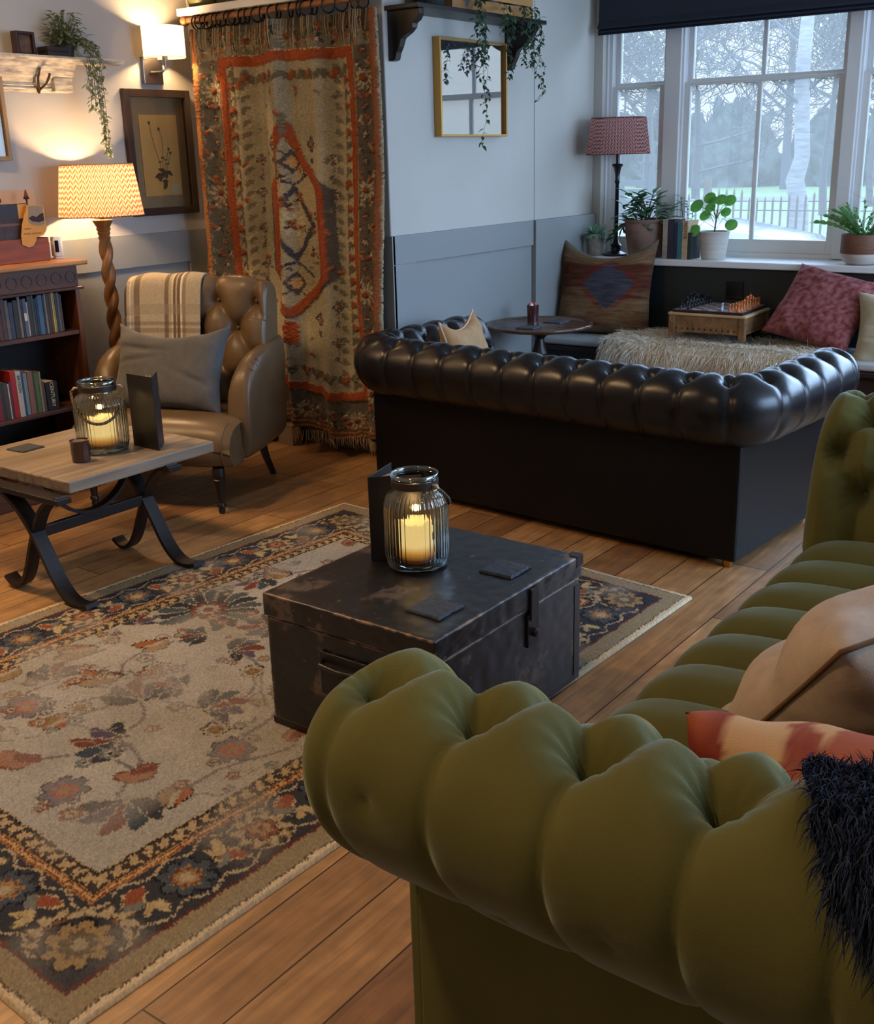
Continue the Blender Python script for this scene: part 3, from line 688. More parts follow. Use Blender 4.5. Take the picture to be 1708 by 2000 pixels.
# orange tufted rectangle
oz0, oz1, ou0, ou1 = 0.205, 1.875, 0.155, 1.03
for (a, b, c_, d_) in ((ou0, ou0+0.036, oz0, oz1), (ou1-0.036, ou1, oz0, oz1), (ou0, ou1, oz1-0.04, oz1), (ou0, ou1, oz0, oz0+0.04)): ck.rect(a, b, c_, d_, OR)
ck.rect(ou0, ou1, oz1, oz1+0.006, (214, 196, 150))
# inner band of hooked motifs
k = 0; v = 0.28
while v < oz1-0.06:
    for u, sg in ((ou0+0.075, 1), (ou1-0.075, -1)):
        ck.leaf(u-sg*0.03, v, 0.05, 0.03, 0.3*sg if sg > 0 else PI-0.3, (140, 74, 46) if k % 2 else (92, 86, 72), 4)
        ck.leaf(u+sg*0.02, v+0.02, 0.05, 0.028, PI/2*sg, (96, 92, 80), 4); ck.leaf(u+sg*0.05, v-0.01, 0.045, 0.026, 0.8 if sg > 0 else PI-0.8, (112, 106, 92), 3)
        if k % 3 == 0: ck.line([(u-sg*0.035, v), (u, v+0.035), (u+sg*0.045, v+0.02), (u+sg*0.075, v+0.05)], 0.005, (190, 176, 130))
    k += 1; v += 0.058
for i in range(13):
    u = ou0+0.09+i*0.058
    for vv, sg in ((oz1-0.085, -1), (oz0+0.085, 1)):
        ck.leaf(u, vv, 0.05, 0.03, PI/2*sg+0.4, (98, 92, 78), 4); ck.leaf(u, vv, 0.05, 0.026, PI/2*sg-0.5, (140, 84, 52) if i % 2 else (110, 104, 84), 4)
# column motifs
for u in (0.34, 0.86):
    for i, v in enumerate((0.50, 0.68, 0.86, 1.04, 1.22, 1.38)):
        cross(u, v, 0.028, (88, 86, 80)); ck.leaf(u, v-0.1, 0.03, 0.02, PI/2, (84, 80, 74), 1); ck.line([(u, v-0.1), (u, v-0.03)], 0.004, (100, 96, 84))
for u, v in ((0.44, 1.45), (0.75, 1.45), (0.44, 0.60), (0.75, 0.60)): cross(u, v, 0.04, (72, 72, 74)); ck.leaf(u, v-0.09, 0.03, 0.03, PI/2, (72, 72, 74), 1)
cm = 0.60
hexo = [(cm, 1.53), (cm+0.09, 1.36), (cm+0.205, 1.24), (cm+0.215, 0.82), (cm+0.09, 0.70), (cm, 0.60), (cm-0.09, 0.70), (cm-0.16, 0.82), (cm-0.16, 1.24), (cm-0.09, 1.34)]
ck.poly([(cm+(x-cm)*1.28, 1.06+(y-1.06)*0.99) for x, y in hexo], (84, 84, 84))
ck.poly(hexo, (164, 152, 122))
ck.line(hexo+[hexo[0]], 0.04, OR); ck.line([(cm, 1.5), (cm, 1.58)], 0.02, (120, 110, 90)); ck.leaf(cm, 0.44, 0.12, 0.09, PI/2, (176, 84, 44), 5)
def diamond(u, v, a, b, col): ck.poly([(u-a, v), (u, v+b), (u+a, v), (u, v-b)], col)
diamond(cm+0.02, 1.06, 0.125, 0.19, (70, 70, 76)); diamond(cm+0.02, 1.06, 0.09, 0.15, (164, 152, 122)); rosette(cm+0.01, 1.06, 0.06, (190, 178, 140))
for sg in (-1, 1):
    for u in (cm-0.07, cm+0.11): ck.line([(cm+0.02, 1.06+sg*0.19), (u, 1.06+sg*0.25)], 0.012, (70, 70, 76))
    diamond(cm+0.02, 1.06+sg*0.30, 0.05, 0.06, (80, 76, 76)); diamond(cm+0.02, 1.06+sg*0.30, 0.028, 0.035, (190, 150, 100))
    ck.line([(cm+0.02-0.05, 1.06+sg*0.36), (cm+0.02, 1.06+sg*0.33), (cm+0.07, 1.06+sg*0.36)], 0.008, (80, 76, 76))
for q in range(26):
    u, v = cm+cr.uniform(-0.12, 0.16), 1.06+cr.uniform(-0.28, 0.28); small(u, v, q)
for q in range(90):
    u, v = cr.uniform(0.2, 1.0), cr.uniform(0.28, 1.8)
    if abs(u-cm) > 0.2 or abs(v-1.06) > 0.5: ck.leaf(u, v, 0.03, 0.016, cr.uniform(0, 6), cr.choice([(120, 114, 98), (100, 98, 92), (150, 92, 60)]), 3)
ck.fray(1.0, 0.5, 0.03)
ck.wear(0.15, 0.16, 0.16)
def fold(u, v):
    """displacement of the hanging cloth towards the room"""
    g = 0.06*np.exp(-((u-0.585)/0.035)**2)*(1-0.3*v/CH)+0.030*np.sin(u*11+0.8)+0.026*np.sin(u*23+1.2+0.5*v)+0.010*np.sin(u*47+1.0)
    g += 0.03*np.exp(-((u-0.98)/0.04)**2)*np.clip(v/CH, 0, 1)+0.03*np.exp(-((u-1.17)/0.03)**2)
    return np.maximum(g+0.02*np.sin(u*6+2)*(1-v/CH), -0.055)
U, V = ck.u, ck.v
tuft = (np.linalg.norm(ck.c-lin(OR), axis=2) < 0.16)
PX = 4.212-fold(U, V)-tuft*(0.010+0.004*ck.rng.random(U.shape))
PY = 4.615-U*(1.0-0.012*np.sin(V*3))+0.012*np.sin(V*5+U*9)*(1-V/CH)
PZ = 0.125+V*1.0-0.01*np.sin(U*9)*(1-V/CH)*3
cur = thing('curtain', 'kilim rug curtain with orange medallion hanging from a pole over the doorway', 'curtain')
cloth = grid_mesh('cloth', np.dstack([PX, PY, PZ]), mat('kilim_cloth', attr=True, rough=0.95, spec=0.05, sheen=0.1), cur, cols=ck.c)
so = cloth.modifiers.new('thick', 'SOLIDIFY'); so.thickness = 0.004; so.offset = 1
fr = MB()
for i in range(150):
    u = (i+0.5)/150*CW; ff = float(fold(np.array(u), np.array(0.0))); y = 4.615-u; L = cr.uniform(0.05, 0.085)
    fr.tube([(4.212-ff, y, 0.125), (4.212-ff+cr.uniform(-.008, .004), y+cr.uniform(-.008, .008), 0.125-L*0.6), (4.212-ff+cr.uniform(-.01, .005), y+cr.uniform(-.014, .014), 0.128-L)], [0.0022, 0.002, 0.001], n=4)
fr.build('lower_fringe', mat('fringe_wool', S(172, 150, 112), 0.9), cur)
fr = MB()
for i in range(110):
    u = (i+0.5)/110*CW; ff = float(fold(np.array(u), np.array(CH))); y = 4.615-u; L = cr.uniform(0.08, 0.15); x = 4.212-ff-0.008
    fr.tube([(x, y, 2.145), (x-0.008, y+cr.uniform(-.006, .006), 2.145-L*0.5), (x-0.004, y+cr.uniform(-.012, .012), 2.145-L)], [0.003, 0.0025, 0.0015], n=4, col=S(*cr.choice([(170, 156, 124), (60, 56, 52), (150, 138, 110), (92, 84, 72)])))
fr.build('upper_fringe', mat('fringe_tassels', attr=True, rough=0.9), cur)
M_ring = mat('dark_ring_metal', S(40, 30, 26), 0.35, metal=0.6)
ys = [4.60, 4.575, 4.53, 4.495, 4.455, 4.42, 4.36, 4.325, 4.27, 4.235, 4.165, 4.13, 4.06, 4.02, 3.94, 3.89, 3.84, 3.79, 3.70, 3.62, 3.54, 3.49]
for i, y in enumerate(ys):
    a = cr.uniform(-0.5, 0.5); pts = []
    for q in range(17):
        t = 2*PI*q/16; p = Vector((0.033*math.cos(t), 0, 0.033*math.sin(t))); p.rotate(Matrix.Rotation(a, 3, 'Z')); pts.append(p+Vector((4.19, y, 2.178)))
    MB().tube(pts, 0.0042, n=6, cap=False).build('curtain_ring', M_ring, cur, smooth='all')
pole = thing('curtain_pole', 'wooden curtain pole with ball end above the kilim curtain', 'curtain pole')
MB().tube([(4.19, 4.66, 2.193), (4.19, 3.40, 2.193)], 0.016, n=12).build('rod', wood_mat('pole_wood', S(120, 80, 44), S(150, 106, 62), axis=1), pole, smooth=True)
MB().ball((4.19, 4.685, 2.193), 0.026).build('finial', wood_mat('pole_wood', S(120, 80, 44), S(150, 106, 62)), pole, smooth='all')
MB().box(4.18, 4.308, 4.64, 4.655, 2.18, 2.205).build('bracket', M_ring, pole)
sh = MB().box(4.16, 4.309, 3.5, 4.71, 2.215, 2.25).build('wall_shelf', M_white, bevel=0.003)
tag(sh, 'white painted board shelf fixed above the curtain pole', 'shelf')
def basket(name, lb, y0, y1, h, m):
    q = MB(); n = 20
    P = []
    prof = [(0.001, 0.0), (0.85, 0.0), (1.0, h*0.3), (1.0, h*0.75), (0.9, h), (0.84, h), (0.9, h*0.7), (0.001, 0.02)]
    M = Matrix.Translation((4.235, (y0+y1)/2, 2.2505)) @ Matrix.Diagonal((0.065, abs(y1-y0)/2, 1, 1))
    o = q.lathe(prof, n=28, M=M, cap=False).build(name, m, smooth='all'); return tag(o, lb, 'bowl')
basket('pottery_bowl', 'olive green pottery bowl at the pole end of the shelf above the curtain', 4.68, 4.50, 0.14, mat('olive_glaze', S(110, 108, 62), 0.35, bump=0.2, bscale=30))
basket('pottery_bowl', 'green brown pottery bowl in the middle of the shelf above the curtain', 4.48, 4.24, 0.12, mat('olive_glaze_dark', S(92, 84, 44), 0.35, bump=0.2, bscale=30))
basket('pottery_bowl', 'dark red pottery bowl, nearest the wall corner, above the curtain', 4.2, 4.0, 0.10, mat('red_glaze', S(88, 26, 26), 0.3))
# ================================================================== BUTTONED SOFAS
def seg_dist(P, A, B):
    """min distance of points P (N,2) to segments A->B (K,2)"""
    out = np.full(len(P), 1e9)
    for a, b in zip(A, B):
        d = b-a; L2 = (d*d).sum()+1e-12; t = np.clip(((P-a)@d)/L2, 0, 1)
        q = P-a-t[:, None]*d; out = np.minimum(out, (q*q).sum(1))
    return np.sqrt(out)
def tufting(P, buttons, segs, H, R, pit, wb, seed=0, wr=0.004, flat=2.8):
    """pillowed height over a buttoned lattice: round lobes between creases, deep pits at the buttons"""
    A = np.array([s_[0] for s_ in segs]); B = np.array([s_[1] for s_ in segs])
    d = seg_dist(P, A, B); q = np.clip(d/R, 0, 1)
    h = H*(1-(1-q)**flat)
    bt = np.array(buttons); db = np.full(len(P), 1e9); ang = np.zeros(len(P))
    for b in bt:
        v = P-b; r = np.hypot(v[:, 0], v[:, 1]); m = r < db; db[m] = r[m]; ang[m] = np.arctan2(v[m, 1], v[m, 0])
    h -= pit*np.exp(-(db/wb)**1.3)
    h += wr*np.sin(ang*11+seed)*np.exp(-(db/(wb*1.1))**2)*np.clip(db/(wb*0.3), 0, 1)
    return h

def chesterfield_upholstery(name, W, D, prof, m, parent, R=0.14, du=0.008, dt=0.008, pitch=0.18, dimples=(), outer=1.0, rows=None, H=0.03, pit=0.05, wb=0.035, seed=0, off=(0.0, 0.0), endcap=0.03, wr=0.004, flat=2.8, fd=0.10):
    """rolled arms and back in one sweep. local frame: back panel on y=0 (outside is -y), arms run to y=D, x in 0..W.
       prof: (o,z) outline, o = outward offset from the outer panel plane."""
    # path as straight, arc, straight, arc, straight
    La = D-R; Lc = PI/2*(R+0.06); Lb = W-2*R; T = 2*La+2*Lc+Lb
    n = int(T/du)+1; s_ = np.linspace(0, T, n)
    # profile resampled
    pr = np.array(prof, float)
    for _ in range(2):  # chaikin
        q = [pr[0]]
        for a, b in zip(pr[:-1], pr[1:]): q += [a*0.75+b*0.25, a*0.25+b*0.75]
        q.append(pr[-1]); pr = np.array(q)
    ds = np.r_[0, np.cumsum(np.hypot(*(pr[1:]-pr[:-1]).T))]; Lp = ds[-1]; k = int(Lp/dt)+1; t_ = np.linspace(0, Lp, k)
    po = np.interp(t_, ds, pr[:, 0]); pz = np.interp(t_, ds, pr[:, 1])
    to = np.gradient(po); tz = np.gradient(pz); ll = np.hypot(to, tz)+1e-9; no, nz = -tz/ll, to/ll   # left normal
    if no[0] > 0 and False: no, nz = -no, -nz
    # make normals point out of the roll
    cx, cz = po.mean(), pz[po.argmin() if False else 0:].mean()
    mid = k//3
    if no[mid]*(po[mid]-np.mean(po))+nz[mid]*(pz[mid]-np.mean(pz)) < 0: no, nz = -no, -nz
    SS, TT = np.meshgrid(s_, t_, indexing='ij'); P = np.c_[SS.ravel(), TT.ravel()]
    # button lattice: rows at profile distances
    bts = []; segs = []; nb = max(2, int(round((T-2*off[0])/pitch))); x0 = off[0]; pp = (T-2*off[0])/nb
    for ri, tr in enumerate(rows):
        sh = 0.5*(ri % 2)
        for j in range(nb+1):
            if sh and j == nb: break
            bts.append((x0+(j+sh)*pp, tr))
    for j in range(nb+1):
        s0 = x0+j*pp; segs.append((np.array((s0, rows[0])), np.array((s0, -0.02))))
        for ri in range(len(rows)-1):
            if ri % 2 == 0:
                for sg in (-0.5, 0.5):
                    if 0 <= j+sg <= nb: segs.append((np.array((s0, rows[ri])), np.array((s0+sg*pp, rows[ri+1]))))
            elif j < nb:
                for sg in (0, 1): segs.append((np.array((s0+0.5*pp, rows[ri])), np.array((s0+sg*pp, rows[ri+1]))))
        last = len(rows)-1
        sx_ = s0+(0.5*pp if last % 2 else 0)
        if not (last % 2 and j == nb): segs.append((np.array((sx_, rows[-1])), np.array((sx_, Lp+0.05))))
    h1 = tufting(P, bts, segs, H, pp*0.5, pit, wb, seed, wr, flat); h0 = tufting(P, bts, segs, H*outer, pp*0.5, pit, wb, seed, wr, 6.5)
    k_ = np.clip((P[:, 1]-rows[0]+0.16)/0.16, 0, 1); k_ = k_*k_*(3-2*k_); h = h0*(1-k_)+h1*k_+(1-k_)*H*(1-outer)*0.35
    for (ds_, dt_, dd_, dr_) in dimples: h -= dd_*np.exp(-(np.hypot(P[:, 0]-ds_, P[:, 1]-dt_)/dr_)**1.2)
    h = h.reshape(n, k)
    # fade creases out towards the outer seam and at the very ends
    fade = np.clip(t_/fd, 0, 1)[None, :]; h = h*(0.12+0.88*fade)
    de = np.minimum(s_, T-s_); ec = endcap*(1-np.sqrt(np.clip(1-(1-np.clip(de/endcap, 0, 1))**2, 0, 1)))
    h = h*np.clip(de/0.05, 0.0, 1)[:, None]-ec[:, None]
    O = po[None, :]+no[None, :]*h; Zz = pz[None, :]+nz[None, :]*h
    X = np.zeros_like(O); Y = np.zeros_like(O)
    for i, s in enumerate(s_):
        if s < La: x, y, nx, ny = 0, D-s, -1, 0; X[i] = x-O[i]; Y[i] = y
        elif s < La+Lc:
            a = (s-La)/Lc*PI/2; r = np.maximum(R+O[i], 0.004); X[i] = R-r*math.cos(a); Y[i] = R-r*math.sin(a)
        elif s < La+Lc+Lb: X[i] = R+(s-La-Lc); Y[i] = -O[i]
        elif s < La+2*Lc+Lb:
            a = (s-La-Lc-Lb)/Lc*PI/2; r = np.maximum(R+O[i], 0.004); X[i] = W-R+r*math.sin(a); Y[i] = R-r*math.cos(a)
        else: X[i] = W+O[i]; Y[i] = R+(s-(La+2*Lc+Lb))
    o = grid_mesh(name, np.dstack([X, Y, Zz]), m, parent)
    return o, T, La, Lc, bts, (po, pz, t_, no, nz), (O, Zz, s_)
def arm_front(name, po, pz, xs, y, m, parent, z0=0.06, th=0.02, side=1):
    """scroll shaped front panel closing an arm; po outward offsets, xs = outer panel x, side -1 for left arm"""
    pts = [(xs+side*o, z) for o, z in zip(po[::4], pz[::4])]
    pts += [(xs+side*po[-1], z0), (xs, z0)]
    M = Matrix(((1, 0, 0, 0), (0, 0, 1, y), (0, 1, 0, 0), (0, 0, 0, 1)))
    return MB().prism(pts, M, th).build(name, m, parent, bevel=0.004)
def buttons_at(parent_obj, bts, po, pz, no, nz, t_, place, m, depth, r=0.011, lim=None):
    for k, (s, t) in enumerate(bts):
        if lim and not lim(s, t): continue
        p, nrm = place(s, t, depth)
        rot = nrm.to_track_quat('Z', 'Y').to_matrix().to_4x4(); rot.translation = p
        MB().lathe([(0.0001, -0.004), (r, -0.003), (r*0.9, 0.002), (r*0.5, 0.005), (0.0001, 0.006)], n=12, M=rot, cap=False).build('button', m, parent_obj, smooth='all')
def sofa_place(W, D, R, La, Lc, Lb, prof):
    po, pz, t_, no, nz = prof
    def f(s, t, depth):
        o = float(np.interp(t, t_, po)); z = float(np.interp(t, t_, pz)); a_ = float(np.interp(t, t_, no)); b_ = float(np.interp(t, t_, nz))
        o2, z2 = o+a_*depth, z+b_*depth
        if s < La: x, y, d = -o2, D-s, (-1, 0)
        elif s < La+Lc:
            a = (s-La)/Lc*PI/2; d = (-math.cos(a), -math.sin(a)); r = max(R+o2, .004); x, y = R+r*d[0], R+r*d[1]
        elif s < La+Lc+Lb: x, y, d = R+(s-La-Lc), -o2, (0, -1)
        elif s < La+2*Lc+Lb:
            a = (s-La-Lc-Lb)/Lc*PI/2; d = (math.sin(a), -math.cos(a)); r = max(R+o2, .004); x, y = W-R+r*d[0], R+r*d[1]
        else: x, y, d = W+o2, R+(s-(La+2*Lc+Lb)), (1, 0)
        return Vector((x, y, z2)), Vector((d[0]*a_, d[1]*a_, b_))
    return f

# ---------------- green velvet two-seater, we look over its near arm
M_velvet = mat('green_velvet', S(92, 90, 48), 0.8, bump=0.12, bscale=350, var=0.10, vscale=5, sheen=0.45, sheencol=(0.66, 0.84, 0.74, 1), spec=0.12)
gs = thing('chesterfield_sofa', 'olive green velvet buttoned sofa in the foreground with deep rolled arm', 'sofa', (1.155, 0.0, 0))
GW, GD = 1.97, 0.955
gprof = [(0.0, 0.455), (0.10, 0.52), (0.17, 0.585), (0.215, 0.65), (0.232, 0.72), (0.215, 0.775), (0.16, 0.815), (0.09, 0.822), (0.02, 0.80), (-0.045, 0.745), (-0.085, 0.67), (-0.11, 0.58), (-0.125, 0.48), (-0.13, 0.40)]
up, T, La, Lc, bts, pf, oz = chesterfield_upholstery('upholstery', GW, GD, gprof, M_velvet, gs, R=0.14, du=0.0062, dt=0.0062, pitch=0.168, rows=[0.53, 0.65, 0.77, 0.89], H=0.030, pit=0.085, wb=0.036, off=(0.066, 0), seed=1.0, wr=0.008, endcap=0.045, fd=0.12, outer=0.42, dimples=((0.14, 0.36, 0.012, 0.018), (0.31, 0.22, 0.007, 0.014), (0.48, 0.30, 0.006, 0.014)))
pl = sofa_place(GW, GD, 0.14, La, Lc, GW-0.28, pf)
buttons_at(gs, bts, *pf[:2], *pf[3:], pf[2], pl, M_velvet, -0.080, r=0.012)
for s_ in (-1, 1): arm_front('arm_front', pf[0]*0.93, pf[1]-0.012, 0.0 if s_ < 0 else GW, GD-0.03, M_velvet, gs, side=s_)
b = MB(); e_ = 0.0
b.prism([(0, 0), (GW, 0), (GW, GD-0.02), (GW-0.12, GD-0.02), (GW-0.12, 0.12), (0.12, 0.12), (0.12, GD-0.02), (0, GD-0.02)], Matrix.Translation((0, 0, 0.07)), 0.43)
b.build('frame', M_velvet, gs, bevel=0.012)
MB().box(0.12, GW-0.12, 0.12, GD-0.07, 0.07, 0.30).build('seat_base', M_velvet, gs, bevel=0.02)
for x in (0.07, GW-0.07):
    for y in (0.07, GD-0.09): MB().lathe([(0.001, 0), (0.02, 0), (0.024, 0.012), (0.02, 0.03), (0.028, 0.05), (0.03, 0.07), (0.001, 0.07)], (x, y, 0.0), 14, cap=False).build('foot', M_blackwood, gs, smooth=True)
# buttoned seat with pleated front edge
sx0, sx1 = 0.12, GW-0.13; SW = sx1-sx0; pit_ = 0.187
pts = [(0.12, 0.40), (0.40, 0.425), (0.62, 0.43), (0.78, 0.425), (0.86, 0.41), (0.905, 0.37), (0.915, 0.32), (0.905, 0.27), (0.89, 0.24)]
pr = np.array(pts)
for _ in range(2):
    q = [pr[0]]
    for a_, b_ in zip(pr[:-1], pr[1:]): q += [a_*.75+b_*.25, a_*.25+b_*.75]
    q.append(pr[-1]); pr = np.array(q)
dsl = np.r_[0, np.cumsum(np.hypot(*(pr[1:]-pr[:-1]).T))]; Lp = dsl[-1]; kk = int(Lp/0.007)+1; tt = np.linspace(0, Lp, kk)
py_, pz_ = np.interp(tt, dsl, pr[:, 0]), np.interp(tt, dsl, pr[:, 1]); ty, tz = np.gradient(py_), np.gradient(pz_); l_ = np.hypot(ty, tz); ny_, nz_ = -tz/l_, ty/l_
ns = int(SW/0.007)+1; us = np.linspace(0, SW, ns); SSg, TTg = np.meshgrid(us, tt, indexing='ij')
rws = [0.14, 0.32, 0.50]; B_t = []; sg_ = []; nb = int(SW/pit_)+1
for ri, t in enumerate(rws):
    for j in range(-1, nb+2): B_t.append(((j+0.5*(ri % 2))*pit_+0.06, t))
for j in range(-1, nb+2):
    for ri in (0, 1):
        for sg in (-0.5, 0.5): sg_.append((np.array(((j+0.5*(ri % 2))*pit_+0.06, rws[ri])), np.array(((j+0.5*(ri % 2)+sg)*pit_+0.06, rws[ri+1]))))
    sg_.append((np.array((j*pit_+0.06, rws[2])), np.array((j*pit_+0.06, Lp+0.02)))); sg_.append((np.array((j*pit_+0.06, rws[0])), np.array((j*pit_+0.06, -0.05))))
hh = tufting(np.c_[SSg.ravel(), TTg.ravel()], B_t, sg_, 0.045, pit_*0.5, 0.035, 0.03, 2.0, 0.003).reshape(ns, kk)
P = np.dstack([sx0+SSg, py_[None]+ny_[None]*hh, pz_[None]+nz_[None]*hh])
grid_mesh('seat', P, M_velvet, gs)
for u, t in B_t:
    if 0.02 < u < SW-0.02:
        y, z = np.interp(t, tt, py_), np.interp(t, tt, pz_)
        MB().ball((sx0+u, y, z-0.034), 0.011, 6, (1, 1, 0.5)).build('button', M_velvet, gs, smooth='all')

# ---------------- black leather sofa seen from behind
M_leather = mat('black_leather', S(18, 16, 19), 0.30, bump=0.04, bscale=220, spec=0.5)
M_leather_b = mat('black_leather_panel', S(9, 8, 9), 0.45, bump=0.04, bscale=220, spec=0.25)
ba = math.radians(-4.2)
bs = thing('chesterfield_sofa', 'black leather buttoned sofa standing with its back to the trunk', 'sofa', (3.835, 3.235, 0), -PI/2+ba)
# local x -> world -y, local y -> world +x
BW, BD = 1.83, 0.78
bprof = [(0.0, 0.468), (0.06, 0.485), (0.10, 0.53), (0.125, 0.60), (0.118, 0.665), (0.08, 0.715), (0.02, 0.735), (-0.04, 0.718), (-0.085, 0.67), (-0.12, 0.60), (-0.135, 0.50), (-0.14, 0.40)]
up, T, La, Lc, bts, pf, oz = chesterfield_upholstery('upholstery', BW, BD, bprof, M_leather, bs, R=0.13, du=0.007, dt=0.007, pitch=0.158, rows=[0.35, 0.485, 0.61], H=0.011, pit=0.048, wb=0.028, off=(0.06, 0), seed=4.0, wr=0.004, flat=5.0, fd=0.14)
pl = sofa_place(BW, BD, 0.13, La, Lc, BW-0.26, pf)
buttons_at(bs, bts, *pf[:2], *pf[3:], pf[2], pl, M_leather, -0.036, r=0.009)
for s_ in (-1, 1): arm_front('arm_front', pf[0]*0.93, pf[1]-0.008, 0.0 if s_ < 0 else BW, BD-0.025, M_leather, bs, side=s_)
MB().prism([(0, 0), (BW, 0), (BW, BD-0.02), (BW-0.12, BD-0.02), (BW-0.12, 0.12), (0.12, 0.12), (0.12, BD-0.02), (0, BD-0.02)], Matrix.Translation((0, 0, 0.035)), 0.465).box(0.12, BW-0.12, 0.12, BD-0.03, 0.035, 0.26).build('frame', M_leather_b, bs, bevel=0.012)
for k in range(3):
    x = 0.135+k*0.52; MB().box(x, x+0.515, 0.12, BD-0.01, 0.27, 0.42).build('seat_cushion', M_leather, bs, bevel=0.04, bseg=4, smooth=True)
for x in (0.05, BW-0.05):
    for y in (0.05, BD-0.08): MB().lathe([(0.001, 0.0), (0.016, 0.0), (0.02, 0.012), (0.02, 0.028), (0.024, 0.036), (0.001, 0.036)], (x, y, 0.0), 14, cap=False).build('castor', M_brass, bs, smooth=True)

# ================================================================== CUSHIONS
def cushion(name, label, c, wv, hv, W, H, Tk, m, colf=None, n=46, dip=0.0, pinch=0.12, seed=0, crease=(), piping=None, cat='cushion', wr=0.006):
    """c centre; wv width direction, hv height direction (unit-ish), thickness along wv x hv"""
    wv = Vector(wv).normalized(); hv = Vector(hv); hv = (hv-wv*hv.dot(wv)).normalized(); nv = wv.cross(hv).normalized()
    u = np.linspace(-1, 1, n); U, V = np.meshgrid(u, u, indexing='ij'); P2 = []; C2 = []
    ein = 1-pinch*(1-V**2)**1.0*np.abs(U)**3; eiv = 1-pinch*(1-U**2)*np.abs(V)**3
    for sgn in (1, -1):
        th = Tk/2*(np.clip(1-U**4, 0, 1)*np.clip(1-V**4, 0, 1))**0.55
        w_ = wr*(np.sin(9*U+4*V+seed)*np.abs(V)**2+np.sin(8*V-5*U+seed*2)*np.abs(U)**2+0.7*np.sin(14*(U*V)+seed))
        for (a, b_, dx, dy, dep, wd) in crease:
            dd = (U-a)*dy-(V-b_)*dx; al = (U-a)*dx+(V-b_)*dy; w_ = w_-dep*np.exp(-(dd/wd)**2)*np.exp(-(al/0.35)**2)
        th = th+w_*np.clip(th/(Tk/2), 0, 1)
        X = U*W/2*ein; Y = V*H/2*eiv-dip*H*np.clip(V, 0, 1)**2*(1-U**2)
        P = np.array(c)[None, None]+X[..., None]*np.array(wv)+Y[..., None]*np.array(hv)+(sgn*th)[..., None]*np.array(nv)
        P2.append(P if sgn > 0 else P[::-1])
        if colf is not None: C2.append((lambda q: q if sgn > 0 else q[::-1])(colf(U, V, sgn)))
    V1 = P2[0].reshape(-1, 3); V2 = P2[1].reshape(-1, 3); idx = np.arange(n*n).reshape(n, n)
    F = np.stack([idx[:-1, :-1], idx[1:, :-1], idx[1:, 1:], idx[:-1, 1:]], -1).reshape(-1, 4)
    me = bpy.data.meshes.new(name); me.from_pydata(np.r_[V1, V2].tolist(), [], np.r_[F, F+n*n].tolist()); me.update()
    if colf is not None: set_cols(me, np.r_[C2[0].reshape(-1, 3), C2[1].reshape(-1, 3)])
    bm = bmesh.new(); bm.from_mesh(me); bmesh.ops.remove_doubles(bm, verts=bm.verts, dist=0.0004); bm.to_mesh(me); bm.free()
    o = link(name, me, m, None, 'all'); tag(o, label, cat)
    if piping is not None:
        e = []
        for k in range(80):
            a = k/80*4; sd = int(a); f_ = -1+2*(a-sd); uu, vv = [(f_, -1), (1, f_), (-f_, 1), (-1, -f_)][sd]
            x = uu*W/2*(1-pinch*(1-vv**2)*abs(uu)**3); y = vv*H/2*(1-pinch*(1-uu**2)*abs(vv)**3)-dip*H*max(0, vv)**2*(1-uu**2)
            e.append(Vector(c)+wv*x+hv*y)
        MB().tube(e+[e[0]], 0.005, n=6, cap=False).build('piping', piping, o, smooth='all')
    return o
def mixc(a, b, t): return lin(a)*(1-t[..., None])+lin(b)*t[..., None]
def fbm(U, V, sc, seed=0):
    r = np.zeros(U.shape)
    for i in range(U.shape[0]):
        for j in range(U.shape[1]): r[i, j] = mnoise.fractal(Vector((U[i, j]*sc, V[i, j]*sc, seed)), 1.0, 2.0, 4)
    return r
M_cloth = lambda nm, c: mat(nm, c, 0.95, bump=0.25, bscale=400, sheen=0.15, spec=0.1, var=0.08, vscale=30)
M_cattr = mat('patterned_cloth', attr=True, rough=0.95, bump=0.2, bscale=350, spec=0.08, sheen=0.1)
# grey lumbar cushion on the armchair
cushion('cushion', 'grey linen cushion propped on the seat of the tufted armchair', (3.30, 4.00, 0.600), (-0.34, 0.94, 0.0), (0.30, 0.10, 0.72), 0.58, 0.42, 0.16, M_cloth('grey_linen', S(92, 91, 90)), dip=0.12, pinch=0.12, crease=((0.5, 0.4, 1, 0.1, 0.02, 0.06), (0.55, 0.1, 1, -0.2, 0.014, 0.05), (-0.6, -0.3, 1, 0.5, 0.014, 0.05)), seed=1)
def kil(U, V, s):
    n1 = fbm(U*0.7, V*5, 1.6, 3); c = mixc((116, 90, 64), (84, 48, 36), np.clip(0.5+0.9*np.sin(V*5+0.6+n1*1.2)*1.0, 0, 1))
    d = 1-np.clip((np.abs(U-0.15)/0.62+np.abs(V-0.05)/0.62), 0, 1.4)
    k = np.clip(d*5+n1*1.2, 0, 1); c = c*(1-k[..., None])+lin((66, 66, 76))*k[..., None]
    k2 = np.clip(1-np.abs(d-0.0)*7+n1, 0, 1)*0.8; c = c*(1-k2[..., None])+lin((104, 40, 34))*k2[..., None]
    e = np.clip((np.abs(V)-0.72)*7+n1, 0, 1); c = c*(1-e[..., None])+lin((104, 90, 72))*e[..., None]
    return np.clip(c*(1+0.5*fbm(U*2, V*22, 1.5, 9))[..., None], 0.004, 1)
cushion('cushion', 'large woven kilim cushion with a blue diamond in the corner of the window seat', (5.885, 3.13, 0.735), (0.12, -1.0, 0), (0.22, 0.06, 1), 0.60, 0.58, 0.17, M_cattr, kil, n=80, dip=0.17, pinch=0.09, seed=2, crease=((-0.5, -0.72, 1, 0.12, 0.03, 0.06),))
